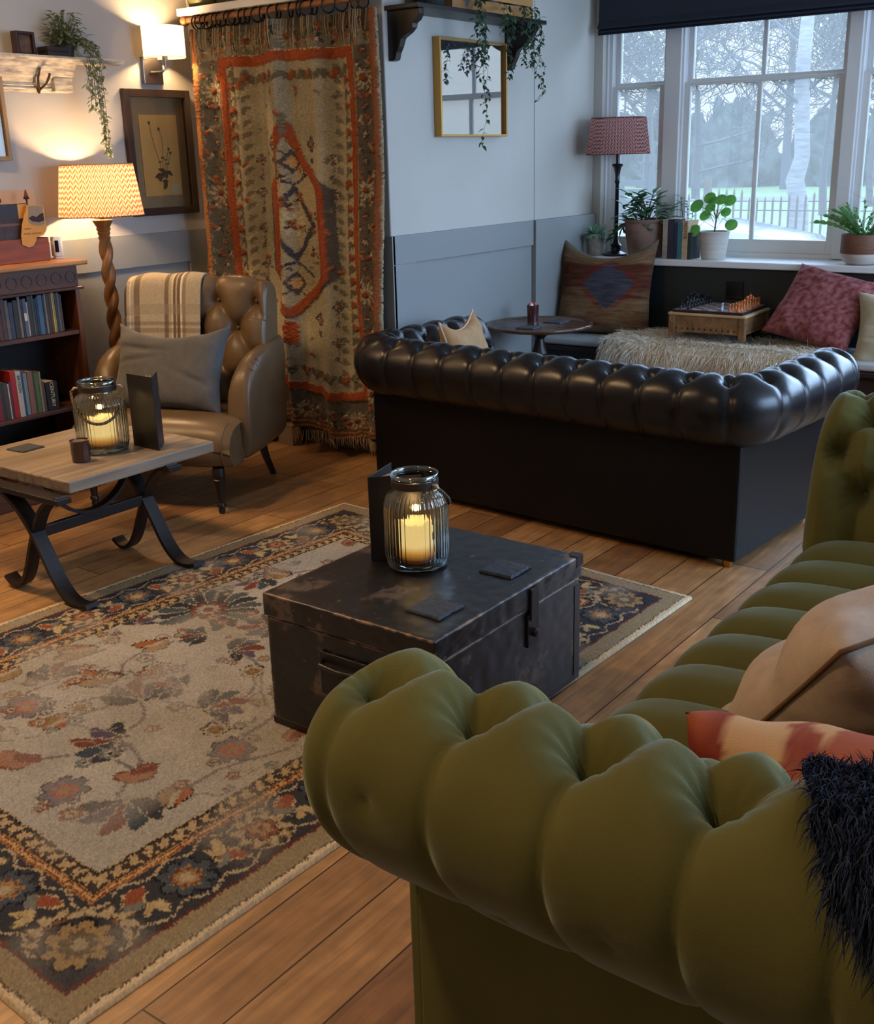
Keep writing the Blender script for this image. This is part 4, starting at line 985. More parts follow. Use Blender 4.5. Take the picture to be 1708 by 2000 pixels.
def redw(U, V, s):
    n1 = fbm(U, V, 9, 5); return mixc((108, 50, 50), (152, 98, 96), np.clip(0.45+0.9*n1, 0, 1))
cushion('cushion', 'dusty red woven cushion tilted against the green panel of the window seat', (5.86, 1.84, 0.69), (-0.10, -0.95, -0.19), (0.62, -0.22, 0.70), 0.47, 0.45, 0.16, M_cattr, redw, n=70, dip=0.0, pinch=0.08, seed=3, crease=((-0.45, 0.35, 0.8, 0.5, 0.025, 0.06), (-0.5, 0.75, 0.8, 0.45, 0.02, 0.04)))
cushion('cushion', 'cream linen cushion behind the red one at the right of the window seat', (5.80, 1.40, 0.60), (0.15, -1, 0.0), (0.3, 0.2, 0.9), 0.50, 0.40, 0.16, M_cloth('cream_linen', S(172, 160, 132)), seed=5, crease=((-0.5, 0.1, 1, 0.1, 0.02, 0.05), (-0.5, -0.25, 1, 0.0, 0.02, 0.05)))
# peachy beige cushion and patterned one on the green sofa
cushion('cushion', 'big beige velvet cushion with piped edge lying on the green seat', (2.12, 0.44, 0.53), (0.88, -0.40, 0.04), (-0.12, -0.45, 0.56), 0.80, 0.54, 0.26, M_cloth('beige_velvet', S(188, 168, 148)), pinch=0.05, seed=6, wr=0.016, piping=M_cloth('beige_piping', S(112, 82, 54)), crease=((0.3, 0.2, 0.4, 1, 0.03, 0.08), (-0.2, 0.3, 0.3, 1, 0.02, 0.07)))
def ikat(U, V, s):
    n1 = fbm(U, V, 2.1, 7); n2 = fbm(U, V, 5, 8); c = mixc((164, 90, 64), (124, 52, 40), np.clip(0.5+1.5*n1, 0, 1))
    k = np.clip((np.sin(U*8+2*n1)*np.sin(V*6+1.5)+n2*0.6-0.2)*8, 0, 1); return c*(1-k[..., None])+lin((196, 154, 108))*k[..., None]
cushion('cushion', 'rust and cream patterned cushion squeezed behind the near green arm', (1.45, 0.29, 0.535), (0.14, -1.0, 0.05), (-0.22, 0.0, 1.0), 0.58, 0.40, 0.24, M_cattr, ikat, n=80, pinch=0.02, seed=7, dip=0.08, wr=0.012)
# mustard leather-look cushion inside the black sofa, tips just above the back
cushion('cushion', 'tan piped cushion inside the black sofa, only its tips above the back', (4.25, 2.98, 0.58), (0.9, 0.25, 0.0), (0.05, 0.30, 0.95), 0.46, 0.42, 0.12, M_cloth('tan_cloth', S(176, 138, 98)), pinch=0.12, dip=0.1, piping=M_cloth('cream_piping', S(200, 180, 150)))
# ================================================================== TRUNK
def worn_black(name, edge_col):
    m = bpy.data.materials.new(name); m.use_nodes = True
    n = m.node_tree.nodes; l = m.node_tree.links; b = n['Principled BSDF']; t = n.new('ShaderNodeTexCoord')
    n1 = n.new('ShaderNodeTexNoise'); n1.inputs['Scale'].default_value = 4.5; n1.inputs['Detail'].default_value = 9; n1.inputs['Roughness'].default_value = 0.62; l.new(t.outputs['Object'], n1.inputs['Vector'])
    r = n.new('ShaderNodeValToRGB'); l.new(n1.outputs['Fac'], r.inputs[0]); c = r.color_ramp
    c.elements[0].position = 0.35; c.elements[0].color = S(15, 14, 16); c.elements[1].position = 0.57; c.elements[1].color = S(28, 25, 25)
    e = c.elements.new(0.62); e.color = S(96, 80, 68); e = c.elements.new(0.66); e.color = S(44, 37, 34)
    n2 = n.new('ShaderNodeTexNoise'); n2.inputs['Scale'].default_value = 38; n2.inputs['Detail'].default_value = 6; l.new(t.outputs['Object'], n2.inputs['Vector'])
    r2 = n.new('ShaderNodeValToRGB'); l.new(n2.outputs['Fac'], r2.inputs[0]); r2.color_ramp.elements[0].position = 0.66; r2.color_ramp.elements[0].color = (0, 0, 0, 1); r2.color_ramp.elements[1].position = 0.72; r2.color_ramp.elements[1].color = (0.6, 0.6, 0.6, 1)
    g = n.new('ShaderNodeNewGeometry'); rp = n.new('ShaderNodeValToRGB'); l.new(g.outputs['Pointiness'], rp.inputs[0])
    rp.color_ramp.elements[0].position = 0.52; rp.color_ramp.elements[0].color = (0, 0, 0, 1); rp.color_ramp.elements[1].position = 0.56; rp.color_ramp.elements[1].color = (1, 1, 1, 1)
    n3 = n.new('ShaderNodeTexNoise'); n3.inputs['Scale'].default_value = 17; n3.inputs['Detail'].default_value = 6; l.new(t.outputs['Object'], n3.inputs['Vector'])
    r3 = n.new('ShaderNodeValToRGB'); l.new(n3.outputs['Fac'], r3.inputs[0]); r3.color_ramp.elements[0].position = 0.46; r3.color_ramp.elements[1].position = 0.56
    mu = n.new('ShaderNodeMath'); mu.operation = 'MULTIPLY'; l.new(rp.outputs[0], mu.inputs[0]); l.new(r3.outputs[0], mu.inputs[1])
    m1 = n.new('ShaderNodeMix'); m1.data_type = 'RGBA'; l.new(r2.outputs[0], m1.inputs[0]); l.new(r.outputs[0], m1.inputs[6]); m1.inputs[7].default_value = S(120, 104, 92)
    m2 = n.new('ShaderNodeMix'); m2.data_type = 'RGBA'; l.new(mu.outputs[0], m2.inputs[0]); l.new(m1.outputs[2], m2.inputs[6]); m2.inputs[7].default_value = edge_col
    l.new(m2.outputs[2], b.inputs['Base Color']); b.inputs['Roughness'].default_value = 0.36; b.inputs['Specular IOR Level'].default_value = 0.6
    bp = n.new('ShaderNodeBump'); bp.inputs['Strength'].default_value = 0.25; bp.inputs['Distance'].default_value = 0.004; l.new(n1.outputs['Fac'], bp.inputs['Height']); l.new(bp.outputs[0], b.inputs['Normal'])
    return m
M_trunk = worn_black('worn_black_leathercloth', S(150, 118, 88))
tk = thing('storage_trunk', 'old black storage trunk with scuffed lid standing on the rug', 'trunk', (1.91, 1.455, 0.0125))
TW, TD, TH = 0.705, 0.565, 0.388
def slab(x0, x1, y0, y1, z0, z1, name, m, par, rr=random.Random(3), jag=0.0014, n=40):
    """box with densely divided, slightly chewed edges"""
    bm = bmesh.new(); bmesh.ops.create_cube(bm, size=1)
    for v in bm.verts: v.co = Vector(((x0+x1)/2+v.co.x*(x1-x0), (y0+y1)/2+v.co.y*(y1-y0), (z0+z1)/2+v.co.z*(z1-z0)))
    bmesh.ops.bevel(bm, geom=bm.edges[:], offset=0.006, segments=2, profile=0.6, affect='EDGES')
    bmesh.ops.subdivide_edges(bm, edges=[e for e in bm.edges if e.calc_length() > 0.05], cuts=n, use_grid_fill=True)
    for v in bm.verts:
        d = mnoise.noise(v.co*28)*jag+mnoise.noise(v.co*75)*jag*0.8
        v.co += v.normal*d
    me = bpy.data.meshes.new(name); bm.to_mesh(me); bm.free()
    return link(name, me, m, par, 'all')
slab(0, TW, 0, TD, 0, TH-0.068, 'body', M_trunk, tk)
slab(-0.006, TW+0.006, -0.006, TD+0.006, TH-0.066, TH, 'lid', M_trunk, tk, n=60)
# handle on the left end, lock on the near side, metal corners
h = MB().box(-0.010, -0.001, 0.21, 0.37, 0.15, 0.27); h.build('handle_plate', M_blackwood, tk, bevel=0.003)
MB().tube([(-0.012, 0.22, 0.245), (-0.03, 0.23, 0.24), (-0.032, 0.29, 0.236), (-0.03, 0.35, 0.24), (-0.012, 0.36, 0.245)], 0.008, n=8).build('handle', M_blackwood, tk, smooth='all')
for x in (0.44,):
    lk = MB().box(x-0.02, x+0.02, -0.014, -0.006, TH-0.10, TH-0.01).box(x-0.028, x+0.028, -0.008, 0.0, TH-0.18, TH-0.085).lathe([(0.001, 0), (0.012, 0), (0.012, 0.012), (0.001, 0.014)], n=12, M=Matrix.Translation((x, -0.008, TH-0.14)) @ Matrix.Rotation(PI/2, 4, 'X')).build('lock', M_iron, tk, bevel=0.002)
for (x, y, sx_, sy_) in ((TW, 0, -1, 1),):
    a = [(x+sx_*-0.0075, y+sy_*-0.0075), (x+sx_*0.03, y+sy_*-0.0075), (x+sx_*0.028, y+sy_*0.014), (x+sx_*0.014, y+sy_*0.028), (x+sx_*-0.0075, y+sy_*0.03)]
    if sx_*sy_ < 0: a = a[::-1]
    MB().prism(a, Matrix.Translation((0, 0, TH-0.03)), 0.0325).build('corner_cap', M_iron, tk, bevel=0.001)
MB().box(-0.0015, TW+0.0015, -0.0015, TD+0.0015, 0.0, 0.02).box(-0.002, 0.03, -0.002, 0.03, 0.0, 0.3).box(TW-0.03, TW+0.002, -0.002, 0.03, 0.0, 0.3).build('edge_binding', M_blackwood, tk, bevel=0.001)

# ================================================================== SLATE COASTERS
M_slate = mat('slate', S(52, 56, 62), 0.7, bump=0.5, bscale=45, var=0.15, vscale=20)
def coaster(label, x, y, z, rz, s=0.104, rough=True):
    rc = random.Random(int(x*1000+y*77)); n = 9; e = []
    for sd in range(4):
        for k in range(n):
            f_ = -1+2*k/n; p = [(f_, -1), (1, f_), (-f_, 1), (-1, -f_)][sd]
            j = rc.uniform(-0.035, 0.035) if rough else 0; e.append((p[0]*s/2*(1+j), p[1]*s/2*(1+j)))
    m_ = len(e); v = [(a*1.03, b*1.03, 0) for a, b in e]+[(a*1.0, b*1.0, 0.004) for a, b in e]+[(a*0.94, b*0.94, 0.0065) for a, b in e]
    f = [tuple(range(m_-1, -1, -1)), tuple(range(2*m_, 3*m_))]
    for q in range(2):
        for i in range(m_): f.append((q*m_+i, q*m_+(i+1) % m_, (q+1)*m_+(i+1) % m_, (q+1)*m_+i))
    o = MB().add(v, f).build('slate_coaster', M_slate); o.location = (x, y, z+0.0005); o.rotation_euler = (0, 0, rz); return tag(o, label, 'coaster')
TZ = 0.0125+TH+0.001
coaster('square slate coaster on the trunk lid, far right of the jar', 2.395, 1.568, TZ, 0.02)
coaster('square slate coaster nearest the front edge of the trunk lid', 2.065, 1.566, TZ, -0.02)

# ================================================================== GLASS LANTERN JARS
M_jar = real_glass('jar_glass', (0.93, 0.96, 0.95, 1))
M_rope = mat('rope', S(110, 92, 70), 0.9, bump=0.8, bscale=160)
M_wax = mat('candle_wax', S(226, 190, 120), 0.6)
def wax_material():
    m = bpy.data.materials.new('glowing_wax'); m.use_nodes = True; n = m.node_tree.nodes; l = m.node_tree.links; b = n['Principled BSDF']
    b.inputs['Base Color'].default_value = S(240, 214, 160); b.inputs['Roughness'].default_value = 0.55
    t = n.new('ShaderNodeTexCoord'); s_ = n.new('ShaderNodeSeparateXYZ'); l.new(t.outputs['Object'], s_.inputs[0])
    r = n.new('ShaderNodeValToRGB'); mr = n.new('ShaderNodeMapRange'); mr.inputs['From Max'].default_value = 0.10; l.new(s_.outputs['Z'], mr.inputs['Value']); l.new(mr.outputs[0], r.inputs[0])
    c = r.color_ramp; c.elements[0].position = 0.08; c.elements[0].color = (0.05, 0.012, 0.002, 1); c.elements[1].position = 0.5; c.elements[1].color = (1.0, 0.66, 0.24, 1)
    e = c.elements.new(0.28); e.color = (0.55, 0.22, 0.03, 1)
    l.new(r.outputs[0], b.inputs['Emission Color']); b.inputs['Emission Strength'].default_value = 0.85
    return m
M_glow = wax_material()
def lantern(label, x, y, z, H, R, rope_down, rz):
    t = thing('lantern_jar', label, 'lantern', (x, y, z), rz)
    k = R
    pr = [(k*0.80, 0.0), (k*0.93, 0.006), (k*0.97, 0.02), (k*1.0, 0.05), (k*1.0, H*0.60), (k*0.985, H*0.68), (k*0.90, H*0.76), (k*0.77, H*0.81), (k*0.70, H*0.835), (k*0.69, H*0.86), (k*0.69, H*0.95)]
    pr2 = []
    for a, b in zip(pr[:-1], pr[1:]):
        for q in range(4): pr2.append((a[0]+(b[0]-a[0])*q/4, a[1]+(b[1]-a[1])*q/4))
    pr2.append(pr[-1])
    gb = MB().lathe(pr2, n=252, flute=42, famp=0.016, frange=(0.03, H*0.80), cap=False).build('glass_body', M_jar, t, smooth='all'); so_ = gb.modifiers.new('wall', 'SOLIDIFY'); so_.thickness = 0.003; so_.offset = -1
    MB().lathe([(0.001, 0.0), (k*0.80, 0.0), (k*0.92, 0.006), (k*0.90, 0.016), (0.001, 0.012)], n=48, cap=False).build('glass_base', M_jar, t, smooth='all')
    tor = [(k*0.70+0.0045*math.cos(a), H*0.975+0.0075*math.sin(a)) for a in [2*PI*i/12 for i in range(13)]]
    MB().lathe(tor, n=48, cap=False).build('rim', glass_mat('rim_glass', (0.75, 0.8, 0.78, 1), 0.22), t, smooth='all')
    MB().lathe([(k*0.70, H*0.855), (k*0.73, H*0.86), (k*0.73, H*0.93), (k*0.70, H*0.935)], n=40, cap=False).build('neck_band', mat('dark_neck_band', S(60, 48, 40), 0.5, metal=0.4), t, smooth=True)
    for sg in (-1, 1): MB().tube([(sg*k*0.72, 0, H*0.90), (sg*k*0.86, 0, H*0.905), (sg*k*0.93, 0, H*0.87)], 0.0045, n=8).build('lug', mat('lug_pale', S(205, 180, 150), 0.5), t, smooth='all')
    pts = []; n = 30
    for i in range(n+1):
        a = PI*i/n; xx = -k*0.98*math.cos(a)
        if rope_down: pts.append((xx*1.0, -k*0.86*math.sin(a)-k*0.12*math.sin(a), H*0.87-H*0.42*math.sin(a)))
        else: pts.append((xx, 0.0+k*0.0, H*0.87))
    if not rope_down:  # the handle flopped to one side
        pts = [(-k*0.93*math.cos(PI*i/n), -k*1.18*math.sin(PI*i/n), H*0.87-H*0.30*math.sin(PI*i/n)) for i in range(n+1)]
    rp_ = MB(); strands = []
    pv = [Vector(p) for p in pts]
    for st in range(3):
        sp = []
        for i in range(121):
            f_ = i/120*(len(pv)-1); a = int(min(f_, len(pv)-2)); p = pv[a].lerp(pv[a+1], f_-a); tg = (pv[a+1]-pv[a]).normalized(); u = tg.cross(Vector((0, 0, 1))); u = u.normalized() if u.length > 1e-3 else Vector((1, 0, 0)); w_ = tg.cross(u)
            ph = 2*PI*st/3+i*0.55; sp.append(p+(u*math.cos(ph)+w_*math.sin(ph))*0.0028)
        rp_.tube(sp, 0.0033, n=5)
    rp_.build('rope_handle', M_rope, t, smooth='all')
    # candle: a thing standing in the jar
    rc = random.Random(int(x*100)); P = np.zeros((40, 12, 3)); R2 = k*0.50; hh = H*0.42
    for i in range(40):
        a = 2*PI*i/40; top = hh*(1+0.04*math.sin(3*a)+0.03*math.sin(7*a+1))
        for j, (r_, z_) in enumerate([(0.001, 0), (R2*0.97, 0), (R2, 0.004), (R2, hh*0.3), (R2*0.99, hh*0.6), (R2, hh*0.85), (R2*0.97, top), (R2*0.90, top+0.001), (R2*0.85, top-0.006), (R2*0.6, hh*0.82), (R2*0.3, hh*0.80), (0.001, hh*0.8)]):
            P[i, j] = (r_*math.cos(a), r_*math.sin(a), z_)
    c_ = grid_mesh('pillar_candle', P, M_glow, closed_u=True, loc=(x-0.0, y, z+0.0165))
    tag(c_, 'glowing cream pillar candle inside '+('the jar on the trunk' if z < 0.42 else 'the jar on the coffee table'), 'candle')
    MB().tube([(0, 0, hh*0.8), (0.001, 0, hh*0.8+0.010)], 0.0012, n=6).build('wick', M_blackwood, c_)
    ld = bpy.data.lights.new('candle_light', 'POINT'); ld.energy = P_JAR; ld.color = (1.0, 0.58, 0.22); ld.shadow_soft_size = 0.01
    lo = bpy.data.objects.new('candle_light', ld); COL.objects.link(lo); lo.location = (x, y, z+H*0.62)
lantern('ribbed glass lantern jar with rope handle on the black trunk', 2.297, 1.800, TZ, 0.272, 0.0905, False, math.radians(87))
CTZ = 0.45
lantern('ribbed glass lantern jar with rope handle on the weathered coffee table', 2.535, 3.505, CTZ+0.001, 0.275, 0.098, True, math.radians(-40))

# ================================================================== MENU FOLDERS
def menu(label, x, y, z, rz, w1, w2, h_, op):
    t = thing('menu_folder', label, 'menu', (x, y, z+0.001), rz)
    m_ = mat('menu_cover', S(30, 27, 27), 0.45, bump=0.05, bscale=200)
    MB().box(0, w1, -0.0015, 0.0015, 0, h_).build('front_cover', m_, t, bevel=0.0008)
    M = Matrix.Rotation(op, 4, 'Z'); MB().box(0, w2, -0.0015, 0.0015, 0, h_, M=M).build('back_cover', m_, t, bevel=0.0008)
    for k in range(4): MB().box(0.004, w2*0.93-0.004*k, -0.0003, 0.0003, 0.006, h_-0.012+0.002*k, M=Matrix.Rotation(op*(0.25+0.15*k), 4, 'Z')).build('page', mat('menu_paper', S(170, 150, 118), 0.8), t)
menu('black menu folder standing half open on the coffee table beside the jar', 2.640, 3.310, CTZ, math.radians(88), 0.155, 0.13, 0.285, math.radians(-46))
menu('black menu folder standing behind the jar on the trunk', 2.245, 1.925, TZ, math.radians(15), 0.16, 0.15, 0.25, math.radians(-62))

# ================================================================== COFFEE TABLE
ct = thing('coffee_table', 'square coffee table with weathered plank top and curved iron legs', 'coffee table', (2.18, 3.245, 0))
M_top = wood_mat('weathered_top', S(110, 93, 75), S(156, 138, 116), 0.5, axis=0, scale=1.0)
MB().box(0, 0.68, 0, 0.69, 0.405, 0.45).build('tabletop', M_top, ct, bevel=0.006)
def leg_strip(pts, x, wd, th):
    q = MB(); P = []; n = len(pts)
    vs = []; fs = []
    for i, (y, z) in enumerate(pts):
        a = pts[max(0, i-1)]; b_ = pts[min(n-1, i+1)]; d = Vector((b_[0]-a[0], b_[1]-a[1])).normalized(); nn = (-d.y, d.x)
        for dx in (-wd/2, wd/2):
            for s_ in (-th/2, th/2): vs.append((x+dx, y+nn[0]*s_, z+nn[1]*s_))
    for i in range(n-1):
        o = i*4; fs += [(o, o+4, o+5, o+1), (o+1, o+5, o+7, o+3), (o+3, o+7, o+6, o+2), (o+2, o+6, o+4, o)]
    fs += [(0, 1, 3, 2), (4*n-4, 4*n-2, 4*n-1, 4*n-3)]
    return q.add(vs, fs)
def smooth_pts(p, k=3):
    p = [Vector(x) for x in p]
    for _ in range(k):
        q = [p[0]]
        for a, b in zip(p[:-1], p[1:]): q += [a*.75+b*.25, a*.25+b*.75]
        q.append(p[-1]); p = q
    return p
for x in (-0.045, 0.45):
    l1 = smooth_pts([(0.40, 0.403), (0.33, 0.39), (0.24, 0.34), (0.175, 0.27), (0.12, 0.18), (0.06, 0.075), (0.0, 0.022), (-0.06, 0.012), (-0.115, 0.028)])
    l2 = smooth_pts([(-0.01, 0.403), (0.045, 0.39), (0.11, 0.34), (0.155, 0.27), (0.20, 0.18), (0.25, 0.07), (0.30, 0.018), (0.345, 0.014), (0.385, 0.04)])
    leg_strip(l1, x, 0.055, 0.016).build('leg', M_iron, ct, smooth=True); leg_strip(l2, x+0.004, 0.05, 0.014).build('leg', M_iron, ct, smooth=True)
    MB().box(x-0.03, x+0.03, -0.03, 0.45, 0.385, 0.405).build('leg_rail', M_iron, ct, bevel=0.002)
MB().box(-0.04, 0.45, 0.155, 0.18, 0.225, 0.265).build('stretcher', M_iron, ct, bevel=0.002)
arc = smooth_pts([(0.02, 0.40), (0.06, 0.33), (0.13, 0.275), (0.21, 0.262), (0.29, 0.285), (0.35, 0.335), (0.385, 0.40)])
q = MB(); vs = []; fs = []
for p in arc:
    vs += [(p[0], 0.15, p[1]-0.007), (p[0], 0.185, p[1]-0.007), (p[0], 0.15, p[1]+0.007), (p[0], 0.185, p[1]+0.007)]
for i in range(len(arc)-1):
    o = i*4; fs += [(o, o+1, o+5, o+4), (o+1, o+3, o+7, o+5), (o+3, o+2, o+6, o+7), (o+2, o, o+4, o+6)]
q.add(vs, fs).build('arched_brace', M_iron, ct, smooth=True)
coaster('thin dark square coaster near the far left edge of the coffee table', 2.385, 3.80, CTZ, 0.05, s=0.10, rough=False)
mg = thing('tealight_holder', 'small dark brown glazed tealight holder on the coffee table', 'candle holder', (2.385, 3.445, CTZ+0.001))
MB().lathe([(0.001, 0), (0.030, 0), (0.034, 0.004), (0.035, 0.04), (0.0345, 0.074), (0.037, 0.08), (0.033, 0.082), (0.031, 0.070), (0.001, 0.068)], n=32, cap=False).build('body', mat('brown_glaze', S(62, 36, 28), 0.22, coat=0.5), mg, smooth=True)
MB().lathe([(0.001, 0.069), (0.027, 0.070), (0.028, 0.077), (0.026, 0.076), (0.001, 0.073)], n=24, cap=False).build('tealight', mat('tealight_tin', S(150, 120, 100), 0.35, metal=0.5), mg, smooth=True)
# ================================================================== ARMCHAIR
M_tan = mat('brown_leather', S(104, 84, 60), 0.36, bump=0.06, bscale=150, var=0.14, vscale=7, spec=0.45)
ac = thing('armchair', 'brown leather armchair with deep buttoned back and turned black legs', 'armchair', (3.335, 4.0, 0), math.radians(201.7))
# back
bpf = [(-0.16, 0.36), (-0.185, 0.45), (-0.215, 0.60), (-0.25, 0.78), (-0.27, 0.90), (-0.29, 0.955), (-0.335, 0.975), (-0.38, 0.955), (-0.395, 0.88), (-0.375, 0.65), (-0.34, 0.40), (-0.325, 0.22)]
pr = np.array(bpf)
for _ in range(2):
    q = [pr[0]]
    for a, b in zip(pr[:-1], pr[1:]): q += [a*.75+b*.25, a*.25+b*.75]
    q.append(pr[-1]); pr = np.array(q)
dd = np.r_[0, np.cumsum(np.hypot(*(pr[1:]-pr[:-1]).T))]; LpB = dd[-1]; kb = int(LpB/0.008); tb = np.linspace(0, LpB, kb)
bx_, bz_ = np.interp(tb, dd, pr[:, 0]), np.interp(tb, dd, pr[:, 1]); tx, tz = np.gradient(bx_), np.gradient(bz_); l_ = np.hypot(tx, tz); nx_, nz_ = tz/l_, -tx/l_
HWB = 0.365; na = 96; av = np.linspace(-HWB, HWB, na); AA, TB = np.meshgrid(av, tb, indexing='ij')
ttop = float(tb[bz_.argmax()]); rowsb = [0.12, 0.26, 0.40, 0.53]; pb = 0.205; Bb = []; Sb = []
for ri, t in enumerate(rowsb):
    for j in range(-3, 4):
        u = (j+0.5*(ri % 2))*pb
        if abs(u) < HWB-0.02: Bb.append((u, t))
        if ri < 3:
            for sg in (-0.5, 0.5): Sb.append((np.array((u, t)), np.array((u+sg*pb, rowsb[ri+1]))))
        else: Sb.append((np.array((u, t)), np.array((u, ttop+0.02))))
        if ri == 0: Sb.append((np.array((u, t)), np.array((u, 0.0))))
hb = tufting(np.c_[AA.ravel(), TB.ravel()], Bb, Sb, 0.034, pb*0.45, 0.045, 0.034, 3.0, 0.003).reshape(na, kb)
front = np.clip((ttop+0.03-TB)/0.06, 0, 1); hb = hb*front*np.clip((HWB-np.abs(AA))/0.05, 0, 1)
def back_pt(A, h, x, z, nx, nz):
    wd = 1+0.03*(z-0.4)
    return np.dstack([x+nx*h+0.05*(A/HWB)**4*(x > -0.34), A*wd, z+nz*h-0.02*(A/HWB)**4*(z > 0.8)])
rnd = 0.022*(1-np.sqrt(np.clip(1-(1-np.clip((HWB-np.abs(AA))/0.022, 0, 1))**2, 0, 1)))
Pb = back_pt(AA, hb-rnd, bx_[None], bz_[None], nx_[None], nz_[None])
backo = grid_mesh('backrest', Pb, M_tan, ac)
for sg in (0, -1):
    ring = [tuple(Pb[sg, j]) for j in range(0, kb, 2)]
    MB().add(ring, [tuple(range(len(ring))) if sg == 0 else tuple(range(len(ring)-1, -1, -1))]).build('side_panel', M_tan, backo)
for u, t in Bb:
    x, z, a, b = (float(np.interp(t, tb, v)) for v in (bx_, bz_, nx_, nz_))
    MB().ball((x-a*0.03+0.05*(u/HWB)**4, u*(1+0.03*(z-0.4)), z-b*0.03), 0.010, 6).build('button', M_tan, backo, smooth='all')
# seat
def loft(name, secs, m, par, n=28, smooth='all'):
    """secs: list of (x, [(y,z) polygon points]) -> closed tube"""
    return None
sp = [(-0.20, 0.40), (0.0, 0.425), (0.16, 0.428), (0.26, 0.42), (0.315, 0.395), (0.345, 0.35), (0.35, 0.29), (0.335, 0.235), (0.30, 0.205), (0.1, 0.20), (-0.24, 0.20)]
spp = np.array([tuple(v) for v in smooth_pts(sp, 3)]); ny = 44
Ps = np.zeros((ny, len(spp), 3)); yy = np.linspace(-1, 1, ny)
for i, y in enumerate(yy):
    f_ = (1-abs(y)**6)
    for j, (x, z) in enumerate(spp):
        wdt = 0.30+0.095*min(1, max(0, (x-0.08)/0.10))
        Ps[i, j] = (x*(0.93+0.07*f_) if x > 0 else x, y*wdt, z-(0.03*(1-f_) if z > 0.3 else -0.01*(1-f_)))
seat = grid_mesh('seat', Ps, M_tan, ac)
for sg in (0, -1): MB().add([tuple(p) for p in Ps[sg]], [tuple(range(len(spp)))[::(1 if sg == 0 else -1)]]).build('side_panel', M_tan, seat)
pts = [Vector(tuple(Ps[-3, j])) for j in range(len(spp)) if spp[j][0] > 0.2 and spp[j][1] < 0.42]
MB().tube(pts, 0.004, n=6).build('piping', M_tan, seat, smooth='all')
# arms: swept rounded sections
def arm(sg):
    secs = []
    #  x, centre y, half width, top z, bottom z
    for x, hw, zt, zb in ((-0.36, 0.045, 0.70, 0.22), (-0.27, 0.052, 0.69, 0.21), (-0.16, 0.058, 0.68, 0.205), (-0.07, 0.061, 0.665, 0.20), (0.0, 0.062, 0.64, 0.20), (0.05, 0.061, 0.60, 0.20), (0.08, 0.058, 0.55, 0.20), (0.098, 0.053, 0.48, 0.205), (0.106, 0.043, 0.40, 0.215), (0.108, 0.02, 0.34, 0.235)):
        secs.append((x, hw, zt, zb))
    n = 30; P = np.zeros((n, len(secs), 3))
    for j, (x, hw, zt, zb) in enumerate(secs):
        for i in range(n):
            a = 2*PI*i/n; ca, sa = math.cos(a), math.sin(a)
            yv = hw*np.sign(ca)*abs(ca)**0.7; zc = (zt+zb)/2; zz = zc+(zt-zb)/2*np.sign(sa)*abs(sa)**0.55
            flare = 0.02*max(0, (zz-0.5)/0.2)
            P[i, j] = (x, sg*(0.345+flare+yv*1.0), zz)
    o = grid_mesh('arm', P, M_tan, ac, closed_u=True)
    MB().add([tuple(P[i, -1]) for i in range(n)], [tuple(range(n)) if sg > 0 else tuple(range(n-1, -1, -1))]).build('arm_end', M_tan, o)
    for k in range(3):
        xk = -0.03+0.03*k; zt = float(np.interp(xk, [s_[0] for s_ in secs], [s_[2] for s_ in secs]))
        ps = [(xk-0.0, sg*(0.365+dy), zt+0.0015-abs(dy)**2*9-0.004) for dy in np.linspace(-0.05, 0.05, 9)]
        MB().tube(ps, 0.0022, n=5).build('pleat', M_tan, o, smooth='all')
    return o
arm(1); arm(-1)
def turned_leg(x, y, h):
    MB().lathe([(0.001, 0), (0.012, 0), (0.016, 0.012), (0.014, 0.028), (0.02, 0.034), (0.02, 0.042), (0.014, 0.05), (0.018, 0.09), (0.026, 0.14), (0.03, 0.158), (0.024, 0.164), (0.03, 0.172), (0.03, 0.18), (0.026, h), (0.001, h)], (x, y, 0.0), 20, cap=False).build('leg', M_blackwood, ac, smooth=True)
turned_leg(0.295, 0.32, 0.212); turned_leg(0.295, -0.32, 0.212)
for y in (-0.27, 0.27): MB().tube([(-0.27, y, 0.23), (-0.31, y*1.04, 0.10), (-0.36, y*1.08, 0.0)], [0.026, 0.021, 0.017], n=4).build('leg', M_blackwood, ac)
# tartan blanket over the back
nb_, mb_ = 90, 150; tv = np.linspace(ttop-0.36, ttop+0.30, mb_); avb = np.linspace(-0.325, 0.045, nb_)
A2, T2 = np.meshgrid(avb, tv, indexing='ij')
x2, z2, nx2, nz2 = (np.interp(T2, tb, v) for v in (bx_, bz_, nx_, nz_))
hB = 0.042*np.clip((ttop+0.03-T2)/0.08, 0, 1)+0.010+0.004*np.sin(A2*30+T2*4)
PB = back_pt(A2, hB, x2, z2, nx2, nz2)
tcol = np.zeros((nb_, mb_, 3)); tcol[:] = lin((176, 162, 136))
uu = (A2+0.325)/0.37
def stripe(c0, c1, colr, a, arr):
    mk = (arr > c0) & (arr < c1); tcol[mk] = tcol[mk]*(1-a)+lin(colr)*a
for c0, c1, cl, a in ((0.04, 0.05, (225, 215, 195), .9), (0.09, 0.10, (225, 215, 195), .9), (0.10, 0.17, (96, 78, 62), .75), (0.50, 0.56, (96, 78, 62), .75), (0.60, 0.615, (228, 220, 200), .9), (0.62, 0.66, (90, 72, 58), .85), (0.68, 0.72, (90, 72, 58), .85), (0.73, 0.742, (228, 220, 200), .9), (0.76, 0.80, (96, 78, 62), .5)): stripe(c0, c1, cl, a, uu)
for c0, c1, cl, a in ((0.235, 0.25, (96, 78, 62), .45), (0.265, 0.285, (96, 78, 62), .45), (0.15, 0.2, (150, 134, 112), .4), (0.0, 0.02, (110, 92, 74), .4)): stripe(ttop-c1, ttop-c0, cl, a, T2)
